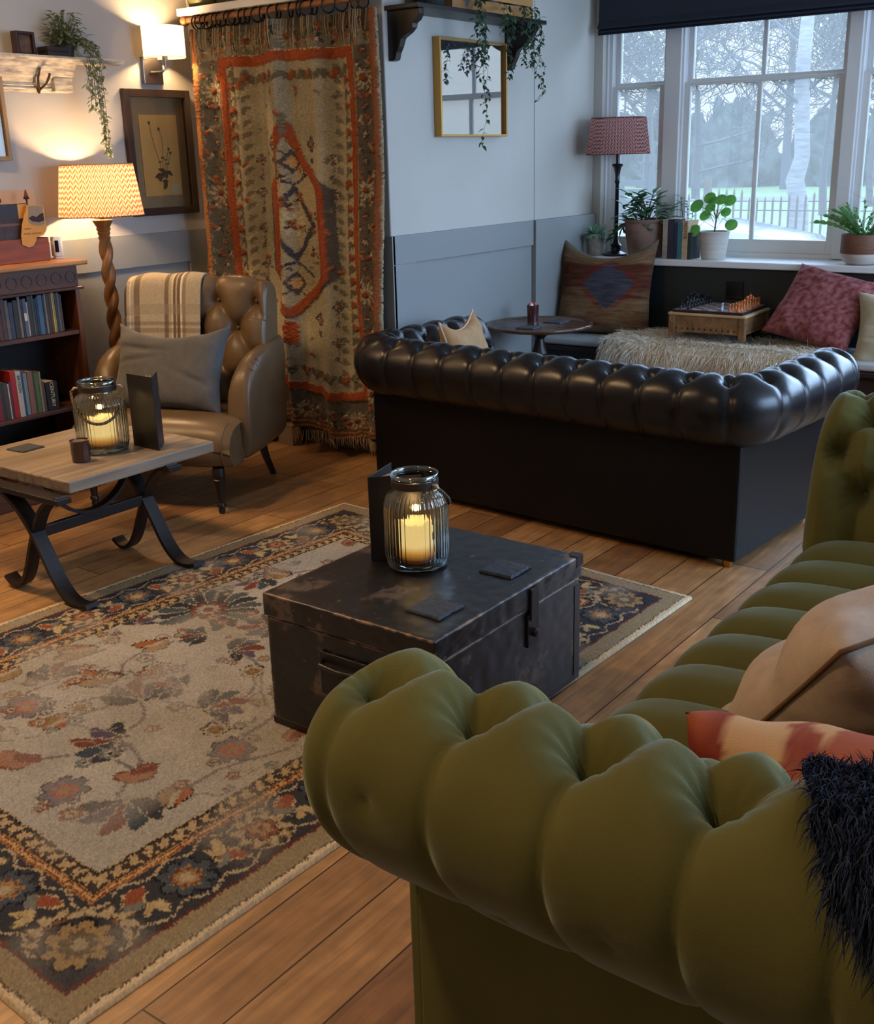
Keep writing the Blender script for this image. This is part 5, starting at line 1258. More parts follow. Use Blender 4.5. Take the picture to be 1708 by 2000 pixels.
tcol *= (1+np.random.default_rng(2).standard_normal((nb_, mb_))*0.06)[..., None]
bl = grid_mesh('blanket', PB, mat('tartan_wool', attr=True, rough=0.95, bump=0.4, bscale=300, spec=0.05, sheen=0.2), cols=np.clip(tcol, 0, 1))
bl.matrix_world = Matrix.Translation((3.335, 4.0, 0)) @ Matrix.Rotation(math.radians(201.7), 4, 'Z')
bl.modifiers.new('thick', 'SOLIDIFY').thickness = 0.006; tag(bl, 'beige and brown checked wool blanket folded over the armchair back', 'blanket')

# ================================================================== PLEATED LAMP SHADES
def shade_mesh(name, r0, r1, z0, z1, m, par, col_a, col_b, pleats=70, rings=46, th=0.001):
    n = pleats*8; P = np.zeros((n, rings, 3)); C = np.zeros((n, rings, 3)); a = np.arange(n)*2*PI/n; zz = np.linspace(0, 1, rings)
    A, Zr = np.meshgrid(a, zz, indexing='ij'); R = (r0+(r1-r0)*Zr)*(1+0.020*np.cos(A*pleats))
    P[..., 0] = R*np.cos(A); P[..., 1] = R*np.sin(A); P[..., 2] = z0+(z1-z0)*Zr
    # block printed zig-zag leaves
    cell = A*35/(2*PI); fx = (cell*2) % 2.0; tri = np.abs(fx-1.0)
    ph = (Zr*10+tri*1.5) % 1.0; k = np.clip((np.abs(ph-0.5)*2-0.5)*5, 0, 1)
    C = lin(col_a)*(1-k[..., None])+lin(col_b)*k[..., None]
    return grid_mesh(name, P, m, par, cols=C, closed_u=True)
def piped(name, r, z, par, m, t=0.003):
    MB().tube([(r*math.cos(2*PI*i/48), r*math.sin(2*PI*i/48), z) for i in range(49)], t, n=6, cap=False).build(name, m, par, smooth='all')
# ---- twisted floor lamp
fl = thing('floor_lamp', 'lit floor lamp with barley twist wooden stem and pleated printed shade', 'lamp', (3.475, 4.60, 0))
M_twist = wood_mat('twist_wood', S(120, 82, 44), S(168, 122, 70), 0.4, axis=2, scale=0.7)
n, k = 40, 260; P = np.zeros((n, k, 3)); zz = np.linspace(0.16, 1.16, k); aa = np.arange(n)*2*PI/n
for j, z in enumerate(zz):
    base = 0.040-0.008*(z-0.16); tw = z*4*PI/0.225
    for i, a in enumerate(aa):
        # two-start barley twist, deep hollows between the strands
        r = base*(0.44+0.60*abs(math.cos(a-tw/2))**0.8)
        P[i, j] = (r*math.cos(a), r*math.sin(a), z)
grid_mesh('twisted_stem', P, M_twist, fl, closed_u=True)
MB().lathe([(0.001, 0), (0.14, 0), (0.145, 0.015), (0.13, 0.03), (0.10, 0.04), (0.06, 0.06), (0.045, 0.09), (0.05, 0.11), (0.04, 0.13), (0.034, 0.165), (0.001, 0.165)], n=32, cap=False).build('base', M_twist, fl, smooth=True)
MB().lathe([(0.001, 1.15), (0.026, 1.15), (0.03, 1.165), (0.025, 1.17), (0.032, 1.185), (0.028, 1.19), (0.036, 1.205), (0.031, 1.21), (0.042, 1.23), (0.05, 1.245), (0.012, 1.25), (0.012, 1.30), (0.001, 1.30)], n=28, cap=False).build('turned_collar', M_twist, fl, smooth=True)
M_shade = mat('printed_pleated_cotton', attr=True, rough=0.9, transl=0.48, spec=0.05)
shd = shade_mesh('lamp_shade', 0.198, 0.168, 1.265, 1.503, M_shade, fl, (222, 178, 148), (160, 66, 44))
M_trim_o = mat('shade_trim_rust', S(150, 72, 44), 0.8)
piped('shade_trim', 0.198, 1.266, shd, M_trim_o); piped('shade_trim', 0.168, 1.503, shd, mat('shade_trim_gold', S(190, 140, 80), 0.8))
MB().ball((0, 0, 1.385), 0.028).build('bulb', emit_mat('warm_bulb', (1.0, 0.72, 0.42, 1), 18.0), fl, smooth='all')
for a in range(3): MB().tube([(0, 0, 1.44), (0.168*math.cos(a*2.09), 0.168*math.sin(a*2.09), 1.495)], 0.0015, n=4).build('shade_spoke', M_brass, fl)
MB().tube([(0, 0, 1.30), (0.034, 0, 1.34), (0.034, 0, 1.41), (0, 0, 1.44)], 0.0015, n=4).tube([(0, 0, 1.29), (0, 0, 1.36)], 0.012, n=10).build('lamp_holder', M_brass, fl)
ld = bpy.data.lights.new('floor_lamp_light', 'POINT'); ld.energy = P_FLOOR_LAMP; ld.color = WARM; ld.shadow_soft_size = 0.03
lo = bpy.data.objects.new('floor_lamp_light', ld); COL.objects.link(lo); lo.location = (3.475, 4.60, 1.385)
# ---- window lamp, unlit, red print shade and slim black stem
wl = thing('table_lamp', 'unlit lamp with black stem and red patterned pleated shade on the window board', 'lamp', (6.165, 3.215, 0.896))
ML = Matrix.Rotation(0.0, 4, 'Z')
shd = shade_mesh('lamp_shade', 0.186, 0.158, 0.587, 0.790, mat('red_printed_pleated_cotton', attr=True, rough=0.9, transl=0.3, spec=0.05), wl, (206, 170, 160), (128, 34, 40), pleats=64)
piped('shade_trim', 0.186, 0.588, shd, mat('shade_trim_red', S(110, 40, 44), 0.8)); piped('shade_trim', 0.158, 0.790, shd, mat('shade_trim_red', S(110, 40, 44), 0.8))
M_blk = mat('black_turned_metal', S(22, 22, 26), 0.3, spec=0.6)
MB().lathe([(0.001, 0), (0.07, 0), (0.072, 0.012), (0.05, 0.02), (0.03, 0.028), (0.028, 0.05), (0.036, 0.06), (0.02, 0.075), (0.012, 0.10), (0.013, 0.2), (0.011, 0.42), (0.018, 0.43), (0.013, 0.44), (0.014, 0.47), (0.022, 0.51), (0.034, 0.525), (0.03, 0.533), (0.011, 0.535), (0.011, 0.62), (0.001, 0.62)], n=24, cap=False).build('stem', M_blk, wl, smooth=True)
for a in range(3): MB().tube([(0, 0, 0.74), (0.158*math.cos(a*2.09), 0.158*math.sin(a*2.09), 0.785)], 0.0015, n=4).build('shade_spoke', M_blk, wl)

# ================================================================== WALL SCONCE
sc_ = thing('wall_sconce', 'lit wall light with cream drum shade above the framed botanical picture', 'wall light', (4.03, 4.799, 1.945))
MB().box(-0.062, 0.062, -0.022, 0, -0.055, 0.075).build('back_plate', M_steel, sc_, bevel=0.002)
MB().tube([(0, -0.02, 0.0), (0, -0.08, 0.0), (0, -0.12, 0.01), (0, -0.12, 0.06)], 0.007, n=10).tube([(-0.03, -0.03, 0), (0.03, -0.03, 0)], 0.008, n=8).build('arm', M_steel, sc_, smooth=True)
MB().lathe([(0.001, 0.05), (0.014, 0.05), (0.014, 0.10), (0.001, 0.10)], (0, -0.12, 0), 16, cap=False).build('lamp_holder', M_steel, sc_, smooth=True)
M_drum = mat('cream_linen_shade', S(238, 212, 172), 0.9, transl=0.6, bump=0.1, bscale=200, spec=0.05)
n = 64; P = np.zeros((n, 8, 3))
for i in range(n):
    for j in range(8): P[i, j] = (0.105*math.cos(2*PI*i/n), -0.12+0.105*math.sin(2*PI*i/n), 0.065+0.145*j/7)
dr = grid_mesh('shade', P, M_drum, sc_, closed_u=True); piped('shade_edge', 0.105, 0.065, dr, M_drum, 0.0015); dr.children[0].location = (0, -0.12, 0)
MB().ball((0, -0.12, 0.14), 0.022).build('bulb', emit_mat('warm_bulb_small', (1.0, 0.78, 0.52, 1), 20.0), sc_, smooth='all')
ld = bpy.data.lights.new('sconce_light', 'POINT'); ld.energy = P_SCONCE; ld.color = WARM2; ld.shadow_soft_size = 0.025
lo = bpy.data.objects.new('sconce_light', ld); COL.objects.link(lo); lo.location = (4.03, 4.679, 2.085)

s2 = dup(sc_, (2.0, 4.799, 1.945), label='added unseen wall light with cream drum shade, farther along the bookcase wall')
ld = bpy.data.lights.new('sconce_light', 'POINT'); ld.energy = P_ADDED_SCONCE; ld.color = WARM2; ld.shadow_soft_size = 0.025
lo = bpy.data.objects.new('sconce_light', ld); COL.objects.link(lo); lo.location = (2.0, 4.679, 2.085)

# ================================================================== PICTURES
def picture(name, label, c, w_, h_, wallaxis, fm, fw, depth, paint, tilt=0.0, cat='picture', matw=0.0, matc=None, glassr=0.05):
    """hangs on a wall facing -y"""
    t = thing(name, label, cat, c); t.rotation_euler = (tilt, 0, 0)
    q = MB(); a, b = w_/2, h_/2
    q.box(-a, -a+fw, -depth, 0, -b, b).box(a-fw, a, -depth, 0, -b, b).box(-a+fw, a-fw, -depth, 0, b-fw, b).box(-a+fw, a-fw, -depth, 0, -b, -b+fw)
    q.build('frame', fm, t, bevel=0.002)
    MB().box(-a+fw, a-fw, -0.006, -0.002, -b+fw, b-fw).build('backing', matc or M_white, t)
    paint(t, a-fw, b-fw)
    MB().box(-a+fw, a-fw, -depth*0.6, -depth*0.6+0.0015, -b+fw, b-fw).build('glass', glass_mat('picture_glass%d' % int(glassr*100), refl=glassr), t)
    return t
def botanical(t, a, b):
    MB().box(-a+0.055, a-0.055, -0.010, -0.0065, -b+0.06, b-0.085).build('paper', mat('aged_paper', S(236, 180, 100), 0.9, var=0.06, vscale=12), t)
    q = MB(); y = -0.0112; rb = random.Random(4); up = (0, -1, 0)
    stems = [[(0.0, -0.13), (-0.01, -0.05), (-0.045, 0.05), (-0.06, 0.15)], [(0.0, -0.13), (0.01, -0.03), (0.02, 0.06), (0.0, 0.12)], [(0.0, -0.13), (0.03, -0.04), (0.055, 0.02)], [(0.01, -0.12), (0.04, -0.06), (0.065, 0.0)]]
    for s_ in stems:
        q.tube([(x, y, z) for x, z in smooth_pts(s_, 2)], 0.0012, n=4)
        x, z = s_[-1]
        for k in range(5): q.leaf((x, y, z), (math.cos(k*1.3), 0, math.sin(k*1.3)), up, 0.014, 0.007)
        x, z = s_[1]; q.leaf((x, y, z), (0.6, 0, 0.8), up, 0.035, 0.01); q.leaf((x, y, z), (-0.7, 0, 0.6), up, 0.03, 0.009)
    for k in range(9): q.leaf((rb.uniform(-.02, .03), y, -0.12+rb.uniform(-.03, .04)), (math.cos(k*0.7), 0, math.sin(k*0.7)*0.8), up, rb.uniform(.035, .06), rb.uniform(.018, .028), bend=0)
    q.build('pressed_plant', mat('pressed_plant_brown', S(110, 82, 52), 0.9), t)
    MB().box(a-0.13, a-0.065, -0.0112, -0.0101, -b+0.07, -b+0.115).build('caption_label', mat('label_paper', S(222, 190, 136), 0.9), t)
picture('picture_frame', 'dark framed pressed plant picture hanging below the wall light', (4.035, 4.798, 1.552), 0.435, 0.625, 'y', mat('dark_brown_frame', S(52, 38, 30), 0.45), 0.038, 0.03, botanical, glassr=0.02, matc=mat('mount_card_olive', S(164, 138, 100), 0.9))
def scene_art(t, a, b):
    MB().box(-a, a, -0.0085, -0.0065, -b, b).build('print', mat('print_paper', S(222, 222, 226), 0.6, var=0.05, vscale=6), t)
picture('picture_frame', 'gilt edged box frame with pale print hanging under the dark bracket shelf', (4.955, 3.449, 1.822), 0.60, 0.462, 'y', mat('gilt_frame', S(190, 142, 72), 0.35, metal=0.6), 0.011, 0.045, scene_art, glassr=0.45)
def mir(t, a, b): MB().box(-a, a, -0.009, -0.007, -b, b).build('mount', mat('mount_cream', S(214, 196, 160), 0.8), t)
picture('picture_frame', 'light brown framed picture cut off at the left edge above the bookcase', (2.83, 4.778, 1.715), 0.60, 0.37, 'y', mat('light_oak_frame', S(150, 122, 84), 0.5), 0.02, 0.03, mir, glassr=0.01)

# ================================================================== GILT COAT SHELF (left wall)
def gilt():
    m = mat('flaked_gilt_wood', S(228, 214, 188), 0.55, bump=0.8, bscale=60, var=0.5, vscale=9, stretch=(1.5, 4, 7)); return m
cs = thing('coat_shelf', 'ornate flaked gilt shelf with coat hooks on the lamp lit wall', 'shelf', (0, 0, 0))
q = MB(); prof = [(4.797, 1.995), (4.665, 1.995), (4.658, 1.985), (4.668, 1.972), (4.70, 1.968), (4.715, 1.95), (4.722, 1.92), (4.742, 1.905), (4.752, 1.885), (4.762, 1.872), (4.768, 1.86), (4.774, 1.835), (4.797, 1.835)]
def extr(pf_, xa, xb, nm, m, par, bev=0.0):
    n_ = len(pf_); v = [(xa, y, z) for y, z in pf_]+[(xb, y, z) for y, z in pf_]
    return MB().add(v, [tuple(range(n_)), tuple(range(2*n_-1, n_-1, -1))]+[(i, n_+i, n_+(i+1) % n_, (i+1) % n_) for i in range(n_)]).build(nm, m, par, bevel=bev)
extr([(4.797, 1.962), (4.797, 1.985), (4.655, 1.985), (4.65, 1.975), (4.66, 1.962)], 2.3, 3.75, 'shelf_board', gilt(), cs, 0.002)
extr([(4.797, 1.962), (4.69, 1.962), (4.70, 1.945), (4.716, 1.93), (4.725, 1.905), (4.745, 1.897), (4.755, 1.88), (4.765, 1.872), (4.768, 1.85), (4.776, 1.832), (4.797, 1.832)], 2.3, 3.50, 'cornice', gilt(), cs)
for z in (1.862, 1.882, 1.848): MB().tube([(2.3, 4.762, z), (3.40, 4.762, z)], 0.005, n=8).build('bead', gilt(), cs)
MB().box(3.395, 3.50, 4.735, 4.775, 1.834, 1.90).build('end_block', gilt(), cs, bevel=0.006)
M_hook = mat('hook_bronze', S(92, 66, 38), 0.4, metal=0.7)
for x in (3.315,):
    MB().tube([(x-0.012, 4.70, 1.935), (x-0.016, 4.72, 1.89), (x-0.008, 4.735, 1.862), (x, 4.745, 1.84)], [0.004, 0.005, 0.006, 0.007], n=8).tube([(x, 4.745, 1.84), (x+0.010, 4.70, 1.865), (x+0.022, 4.685, 1.90)], [0.006, 0.005, 0.006], n=8).ball((x+0.022, 4.683, 1.905), 0.007, 6).ball((x, 4.75, 1.842), 0.012, 8, (0.8, 0.5, 1.5)).build('coat_hook', M_hook, cs, smooth='all')
fb = thing('photo_frame', 'small dark brown photo frame standing on the gilt shelf', 'photo frame', (3.245, 4.72, 1.9855), 0.12)
MB().box(-0.052, -0.04, -0.02, 0.02, 0, 0.10).box(0.04, 0.052, -0.02, 0.02, 0, 0.10).box(-0.04, 0.04, -0.02, 0.02, 0.086, 0.10).box(-0.04, 0.04, -0.02, 0.02, 0, 0.010).build('frame', mat('dark_mahogany', S(50, 26, 20), 0.4), fb, bevel=0.002)
MB().box(-0.04, 0.04, -0.002, 0.008, 0.01, 0.086).build('photo', mat('faded_photo', S(96, 70, 48), 0.6, var=0.5, vscale=40), fb)

# ================================================================== TRAILING PLANTS
def trailing(name, label, pot_c, pot_r, pot_h, trails, m_leaf, m_pot, seed, leafL=0.022, crown=40, crown_r=0.07, squash=1.0):
    rt = random.Random(seed); t = thing(name, label, 'plant', pot_c)
    MB().lathe([(0.001, 0), (pot_r*0.75, 0), (pot_r, pot_h), (pot_r*0.9, pot_h), (pot_r*0.85, pot_h-0.012), (0.001, pot_h-0.012)], n=24, cap=False).build('pot', m_pot, t, smooth=True)
    q = MB(); st = MB()
    for k in range(crown):
        a = rt.uniform(0, 2*PI); e = rt.uniform(0.1, 1.2); r = rt.uniform(0.3, 1)*crown_r
        p = Vector((r*math.cos(a)*math.cos(e), r*math.sin(a)*math.cos(e)*squash, pot_h+r*math.sin(e)*1.3))
        q.leaf(p, (math.cos(a), math.sin(a), rt.uniform(-0.4, 0.8)), (0, 0, 1), leafL*rt.uniform(0.8, 1.4), leafL*0.55, seg=3)
        st.tube([(0, 0, pot_h-0.01), p*0.6+Vector((0, 0, pot_h*0.4)), p], 0.001, n=3)
    for (pts, dens) in trails:
        P_ = smooth_pts(pts, 2); st.tube(P_, 0.0011, n=4)
        L = sum((b-a).length for a, b in zip(P_[:-1], P_[1:])); n_ = int(L*dens)
        for k in range(n_):
            f_ = (k+0.5)/n_*(len(P_)-1); i = min(int(f_), len(P_)-2); p = P_[i].lerp(P_[i+1], f_-i)+Vector([rt.uniform(-.006, .006) for _ in range(3)])
            a = rt.uniform(0, 2*PI); q.leaf(p, (math.cos(a), math.sin(a)*0.8, rt.uniform(-0.9, 0.2)), (rt.uniform(-.5, .5), rt.uniform(-.5, .5), 1), leafL*rt.uniform(0.6, 1.15), leafL*0.5, seg=3)
    st.build('stems', mat('plant_stem', S(90, 96, 56), 0.8), t); q.build('leaves', m_leaf, t)
    return t
M_euc = mat('grey_green_leaf', S(136, 146, 112), 0.7, var=0.25, vscale=40, transl=0.25)
rt = random.Random(3); tr = []
for k in range(7): tr.append(([(0, 0, 0.05), (0.05+0.01*k, -0.03, 0.10), (0.06+0.012*k, -0.07, 0.02), (0.05+0.012*k, -0.09, -0.06-0.03*k), (0.035+0.018*k+rt.uniform(-.02, .02), -0.085, -0.14-0.05*k)], 95))
tr += [([(0, 0, 0.05), (0.07, -0.05, 0.08), (0.10, -0.08, -0.05), (0.09, -0.085, -0.20), (0.115, -0.08, -0.33), (0.10, -0.08, -0.40), (0.125, -0.08, -0.44)], 120), ([(0, 0, 0.05), (0.09, -0.04, 0.08), (0.14, -0.06, 0.0), (0.17, -0.06, -0.04)], 80), ([(0, 0, 0.05), (0.05, -0.06, 0.02), (0.05, -0.085, -0.15), (0.045, -0.085, -0.23)], 90)]
trailing('trailing_plant', 'bushy trailing plant spilling over the right end of the gilt shelf', (3.475, 4.725, 1.9855), 0.04, 0.05, tr, M_euc, mat('dark_pot', S(40, 32, 26), 0.6), 3, leafL=0.030, crown=280, crown_r=0.13, squash=0.6)
for k, (x, h_) in enumerate(((3.40, 0.022), (3.402, 0.02))):
    o = MB().box(-0.055, 0.055, -0.038, 0.038, 0, h_).build('small_book', mat('dark_book', S(38, 26, 20), 0.6), bevel=0.002); o.location = (x-0.005*k, 4.722, 1.9855+0.0225*k)
    tag(o, 'dark little book lying under the trailing plant, '+('bottom' if k == 0 else 'top')+' of the two', 'book')

# ================================================================== BRACKET SHELF ON THE BACK WALL
bk = thing('bracket_shelf', 'black wooden shelf on two scrolled brackets above the gilt framed picture', 'shelf', (0, 0, 0))
MB().box(4.29, 5.40, 3.25, 3.448, 2.140, 2.160).build('shelf_board', M_blackwood, bk, bevel=0.003)
def scroll_bracket(x):
    pts = [(3.448, 2.139), (3.262, 2.139), (3.262, 2.115), (3.28, 2.09), (3.30, 2.08), (3.305, 2.06), (3.33, 2.04), (3.37, 2.02), (3.385, 1.985), (3.40, 1.96), (3.41, 1.93), (3.43, 1.925), (3.448, 1.925)]
    M = Matrix(((0, 0, 1, x), (1, 0, 0, 0), (0, 1, 0, 0), (0, 0, 0, 1)))
    MB().prism(pts, M, 0.04).build('bracket', M_blackwood, bk, bevel=0.003)
scroll_bracket(4.31); scroll_bracket(5.30)
crt = thing('wooden_crate', 'wooden crate on the black bracket shelf, mostly hidden by hanging leaves', 'crate', (0, 0, 0))
for z in (2.1615, 2.225, 2.29): MB().box(4.62, 5.34, 3.30, 3.312, z, z+0.055).box(4.62, 4.632, 3.312, 3.43, z, z+0.055).box(5.328, 5.34, 3.312, 3.43, z, z+0.055).build('slat', wood_mat('crate_wood', S(150, 104, 56), S(190, 140, 84)), crt)
MB().box(4.62, 5.34, 3.43, 3.44, 2.1615, 2.345).build('back_board', wood_mat('crate_wood', S(150, 104, 56), S(190, 140, 84)), crt)
bsk = MB().lathe([(0.001, 0), (0.07, 0), (0.085, 0.18), (0.08, 0.18), (0.066, 0.012), (0.001, 0.012)], n=32, flute=32, famp=0.02, cap=False).build('dark_basket', mat('dark_wicker', S(40, 42, 44), 0.7, bump=0.8, bscale=80), smooth='all'); bsk.location = (4.50, 3.35, 2.1605); tag(bsk, 'dark woven basket at the left end of the black bracket shelf', 'basket')
M_ivy = mat('dark_trailing_leaf', S(66, 92, 70), 0.5, var=0.3, vscale=30, transl=0.2)
def down(x, y, z0, L, sway=0.03, seed=0, n=9):
    r = random.Random(seed); return [(x, y+0.03, z0+0.05), (x, y, z0)]+[(x+r.uniform(-sway, sway), y+r.uniform(-0.012, 0.012), z0-L*(k+1)/n) for k in range(n)]
trailing('trailing_plant', 'trailing plant with one very long strand hanging over the gilt picture', (4.74, 3.34, 2.1605), 0.05, 0.08, [(down(0.035, -0.11, 0.0, 0.62, 0.02, 1), 55), (down(0.01, -0.11, 0.0, 0.24, 0.04, 2), 120), (down(0.05, -0.11, 0.0, 0.22, 0.03, 3), 120), (down(-0.01, -0.115, 0, 0.12, 0.03, 12), 80)], M_ivy, mat('grey_pot', S(90, 92, 92), 0.6), 11, leafL=0.036, crown=70, crown_r=0.12, squash=0.4)
trailing('trailing_plant', 'trailing plant with a single slim strand in the middle of the black shelf', (5.02, 3.36, 2.1605), 0.05, 0.08, [(down(-0.02, -0.13, 0.0, 0.30, 0.012, 5), 110), (down(0.03, -0.13, 0.0, 0.1, 0.02, 6), 90), (down(-0.06, -0.13, 0.0, 0.08, 0.02, 7), 90)], M_ivy, mat('grey_pot', S(90, 92, 92), 0.6), 12, leafL=0.034, crown=80, crown_r=0.13, squash=0.4)
trailing('trailing_plant', 'bushy trailing plant hanging over the right bracket of the black shelf', (5.24, 3.36, 2.1605), 0.05, 0.08, [(down(-0.08, -0.13, 0.0, 0.22, 0.03, 8), 130), (down(-0.04, -0.13, 0.0, 0.24, 0.03, 9), 130), (down(0.03, -0.13, 0.0, 0.15, 0.04, 10), 130), (down(0.08, -0.12, 0.0, 0.34, 0.05, 11), 60), (down(0.11, -0.11, 0.0, 0.40, 0.05, 13), 45), (down(0.0, -0.13, 0.0, 0.2, 0.03, 14), 120)], M_ivy, mat('grey_pot', S(90, 92, 92), 0.6), 13, leafL=0.031, crown=130, crown_r=0.14, squash=0.4)
# ================================================================== BOOKCASE
M_mahog = wood_mat('mahogany', S(48, 25, 13), S(92, 50, 24), 0.55, axis=0, scale=0.8)
M_mahog_v = wood_mat('mahogany_upright', S(58, 30, 18), S(100, 58, 32), 0.35, axis=2, scale=0.8)
bc = thing('bookcase', 'open fronted dark wooden bookcase with carved frieze and moulded top', 'bookcase', (0, 0, 0))
bx0, bx1, by0, by1 = 2.02, 3.19, 4.455, 4.762
MB().box(bx0-0.045, bx1+0.045, by0-0.03, by1, 1.062, 1.085).build('top', wood_mat('mahogany_top', S(150, 96, 50), S(190, 132, 76), 0.3), bc, bevel=0.007, bseg=3)
MB().box(bx0+0.006, bx1-0.006, by0-0.004, by0+0.014, 0.965, 1.062).build('frieze', M_mahog, bc, bevel=0.002)
q = MB()
for k in range(15):
    cx = bx0+0.05+k*0.077; q.tube([(cx+0.026*math.cos(2*PI*i/16), by0-0.005, 1.012+0.026*math.sin(2*PI*i/16)) for i in range(17)], 0.0025, n=5, cap=False)
q.build('carved_roundels', M_mahog, bc)
MB().box(bx0-0.018, bx1+0.018, by0-0.016, by1, 0.952, 0.965).build('moulding', M_mahog, bc, bevel=0.004)
for x in (bx0, bx1-0.022): MB().box(x, x+0.022, by0, by1, 0.06, 1.062).build('side', M_mahog_v, bc, bevel=0.002)
MB().box(bx0+0.022, bx1-0.022, by1-0.01, by1, 0.08, 1.06).build('back_panel', mat('dark_back', S(24, 16, 12), 0.7), bc)
for z in (0.745, 0.392, 0.10): MB().box(bx0+0.022, bx1-0.022, by0+0.006, by1-0.01, z, z+0.02).build('shelf', M_mahog, bc, bevel=0.003)
MB().box(bx0-0.012, bx1+0.012, by0-0.012, by1, 0.0, 0.10).build('plinth', M_mahog, bc, bevel=0.004)
# ---- books
def book(x, y, z, w_, h_, d_, col, label, group=None, lean=0.0, band=None, pages=False, txt=None, txtcol=(220, 200, 150), ts=0.02):
    t = thing('book', label, 'book', (x, y, z), 0.0, group); t.rotation_euler = (0, lean, 0)
    mc = mat('book_%d_%d_%d' % col, S(*col), 0.5, var=0.12, vscale=40)
    MB().box(0, 0.0022, 0, d_, 0, h_).box(w_-0.0022, w_, 0, d_, 0, h_).box(0, w_, -0.0022, 0.001, 0, h_).build('cover', mc, t, bevel=0.0008)
    MB().box(0.0024, w_-0.0024, 0.0012, d_-0.003, 0.003, h_-0.003).build('pages', mat('book_pages', S(196, 178, 146), 0.9), t)
    if band: MB().box(0.001, w_-0.001, -0.003, -0.002, h_*band[0], h_*band[1]).build('spine_label', mat('spine_%d_%d_%d' % band[2], S(*band[2]), 0.6), t)
    if txt:
        M = Matrix.Translation((w_/2, -0.0032, h_*txt[1])) @ Matrix.Rotation(PI/2, 4, 'Y') @ Matrix.Rotation(PI/2, 4, 'X')
        M = Matrix.Translation((w_/2, -0.0032, h_*txt[1])) @ Matrix(((0, 1, 0, 0), (0, 0, -1, 0), (-1, 0, 0, 0), (0, 0, 0, 1)))
        text('title_lettering', txt[0], ts, M, mat('letter_%d_%d_%d' % txtcol, S(*txtcol), 0.6), t, 0.0004)
    return t
NAMES = {}
up_cols = [((40, 30, 28), .024, .17), ((112, 100, 82), .013, .185), ((34, 28, 38), .010, .17), ((74, 86, 104), .016, .172), ((186, 160, 140), .006, .155), ((44, 34, 32), .020, .18), ((62, 66, 58), .010, .182),
           ((30, 46, 42), .008, .165), ((34, 38, 62), .010, .17), ((62, 92, 116), .024, .178), ((26, 34, 36), .008, .175), ((124, 110, 92), .010, .188), ((58, 36, 32), .014, .185), ((72, 50, 38), .012, .18), ((196, 162, 74), .006, .19), ((140, 142, 62), .007, .19), ((40, 40, 66), .012, .178), ((96, 74, 62), .012, .18), ((60, 52, 48), .010, .17)]
up_names = ['dark brown', 'taupe', 'plum black', 'slate blue white banded', 'thin pale pink', 'thick dark brown', 'olive grey', 'thin bottle green', 'thin navy', 'thick denim blue', 'thin green black', 'tall stone coloured', 'oxblood', 'chestnut', 'thin mustard yellow', 'thin lime green', 'indigo', 'mushroom brown', 'short grey brown']
x = 3.105
pos = []
for (c_, w_, h_) in reversed(up_cols):
    x -= w_+0.0012; pos.append(x)
pos = pos[::-1]
for i, ((c_, w_, h_), x_, nm) in enumerate(zip(up_cols, pos, up_names)):
    nxt = ', beside the %s one' % up_names[i+1] if i+1 < len(up_names) else ', last on the right'
    book(x_, by0+0.03, 0.7655, w_, h_, 0.13, c_, '%s book on the upper bookcase shelf%s' % (nm, nxt), lean=0.0, band=(0.42, 0.62, (206, 196, 176)) if i == 3 else None)
x = pos[0]-0.0012; rb = random.Random(9)
k = 0
extra = ['rusty', 'bronze', 'ink blue', 'clay', 'moss', 'charcoal', 'cinnamon', 'steel']
while x > bx0+0.06 and k < 8:
    w_ = rb.uniform(.014, .028); x -= w_+0.0012; book(x, by0+0.03, 0.7655, w_, rb.uniform(.15, .185), 0.13, rb.choice([(70, 40, 30), (44, 50, 70), (90, 84, 70), (50, 60, 48)]), '%s book cut off by the left edge on the upper bookcase shelf' % extra[k], None); k += 1
lo_cols = [((110, 30, 32), .024, .18, 'crimson', None), ((28, 52, 44), .014, .165, 'bottle green', None), ((64, 52, 48), .020, .168, 'brown grey white edged', (0.0, 0.0, (0, 0, 0))), ((176, 170, 164), .005, .162, 'thin white', None), ((70, 36, 44), .012, .17, 'maroon', None), ((150, 26, 30), .024, .215, 'bright red', None),
           ((168, 162, 148), .026, .21, 'pale grey lettered', None), ((44, 60, 96), .010, .208, 'thin royal blue', None), ((104, 124, 130), .018, .195, 'blue grey', None), ((120, 86, 70), .026, .20, 'dusty brown', None), ((70, 50, 40), .008, .195, 'thin dark brown', None), ((66, 100, 58), .020, .185, 'leaf green', None), ((130, 112, 92), .010, .19, 'fawn', None), ((74, 62, 56), .014, .14, 'short dark taupe', None)]
x = 2.70
for i, (c_, w_, h_, nm, b_) in enumerate(lo_cols):
    nn = lo_cols[i+1][3] if i+1 < len(lo_cols) else 'thick black'
    book(x, by0+0.02+0.002*(i % 3), 0.4125, w_, h_, 0.14, c_, '%s book on the lower bookcase shelf, left of the %s one' % (nm, nn), lean=0.0, txt=('BRYSON', 0.72) if nm.startswith('pale grey l') else None, txtcol=(24, 24, 24), ts=0.021)
    x += w_+0.0015
book(x+0.002, by0+0.02, 0.4125, 0.062, 0.135, 0.14, (26, 22, 22), 'thick black book with big cream capitals, last on the lower bookcase shelf', txt=('CENTURY', 0.55), txtcol=(206, 190, 140), ts=0.026)
# make the capitals fill the thick spine
x = 2.70
for k, nm in enumerate(('wine red', 'teal', 'ochre', 'cobalt', 'umber', 'sage')):
    w_ = 0.02+0.004*(k % 3); x -= w_+0.0015; book(x, by0+0.02, 0.4125, w_, 0.16+0.01*(k % 4), 0.14, [(96, 24, 30), (30, 70, 70), (120, 90, 40), (40, 50, 90), (60, 44, 32), (90, 100, 80)][k], '%s book beyond the left edge of the lower bookcase shelf' % nm, None)
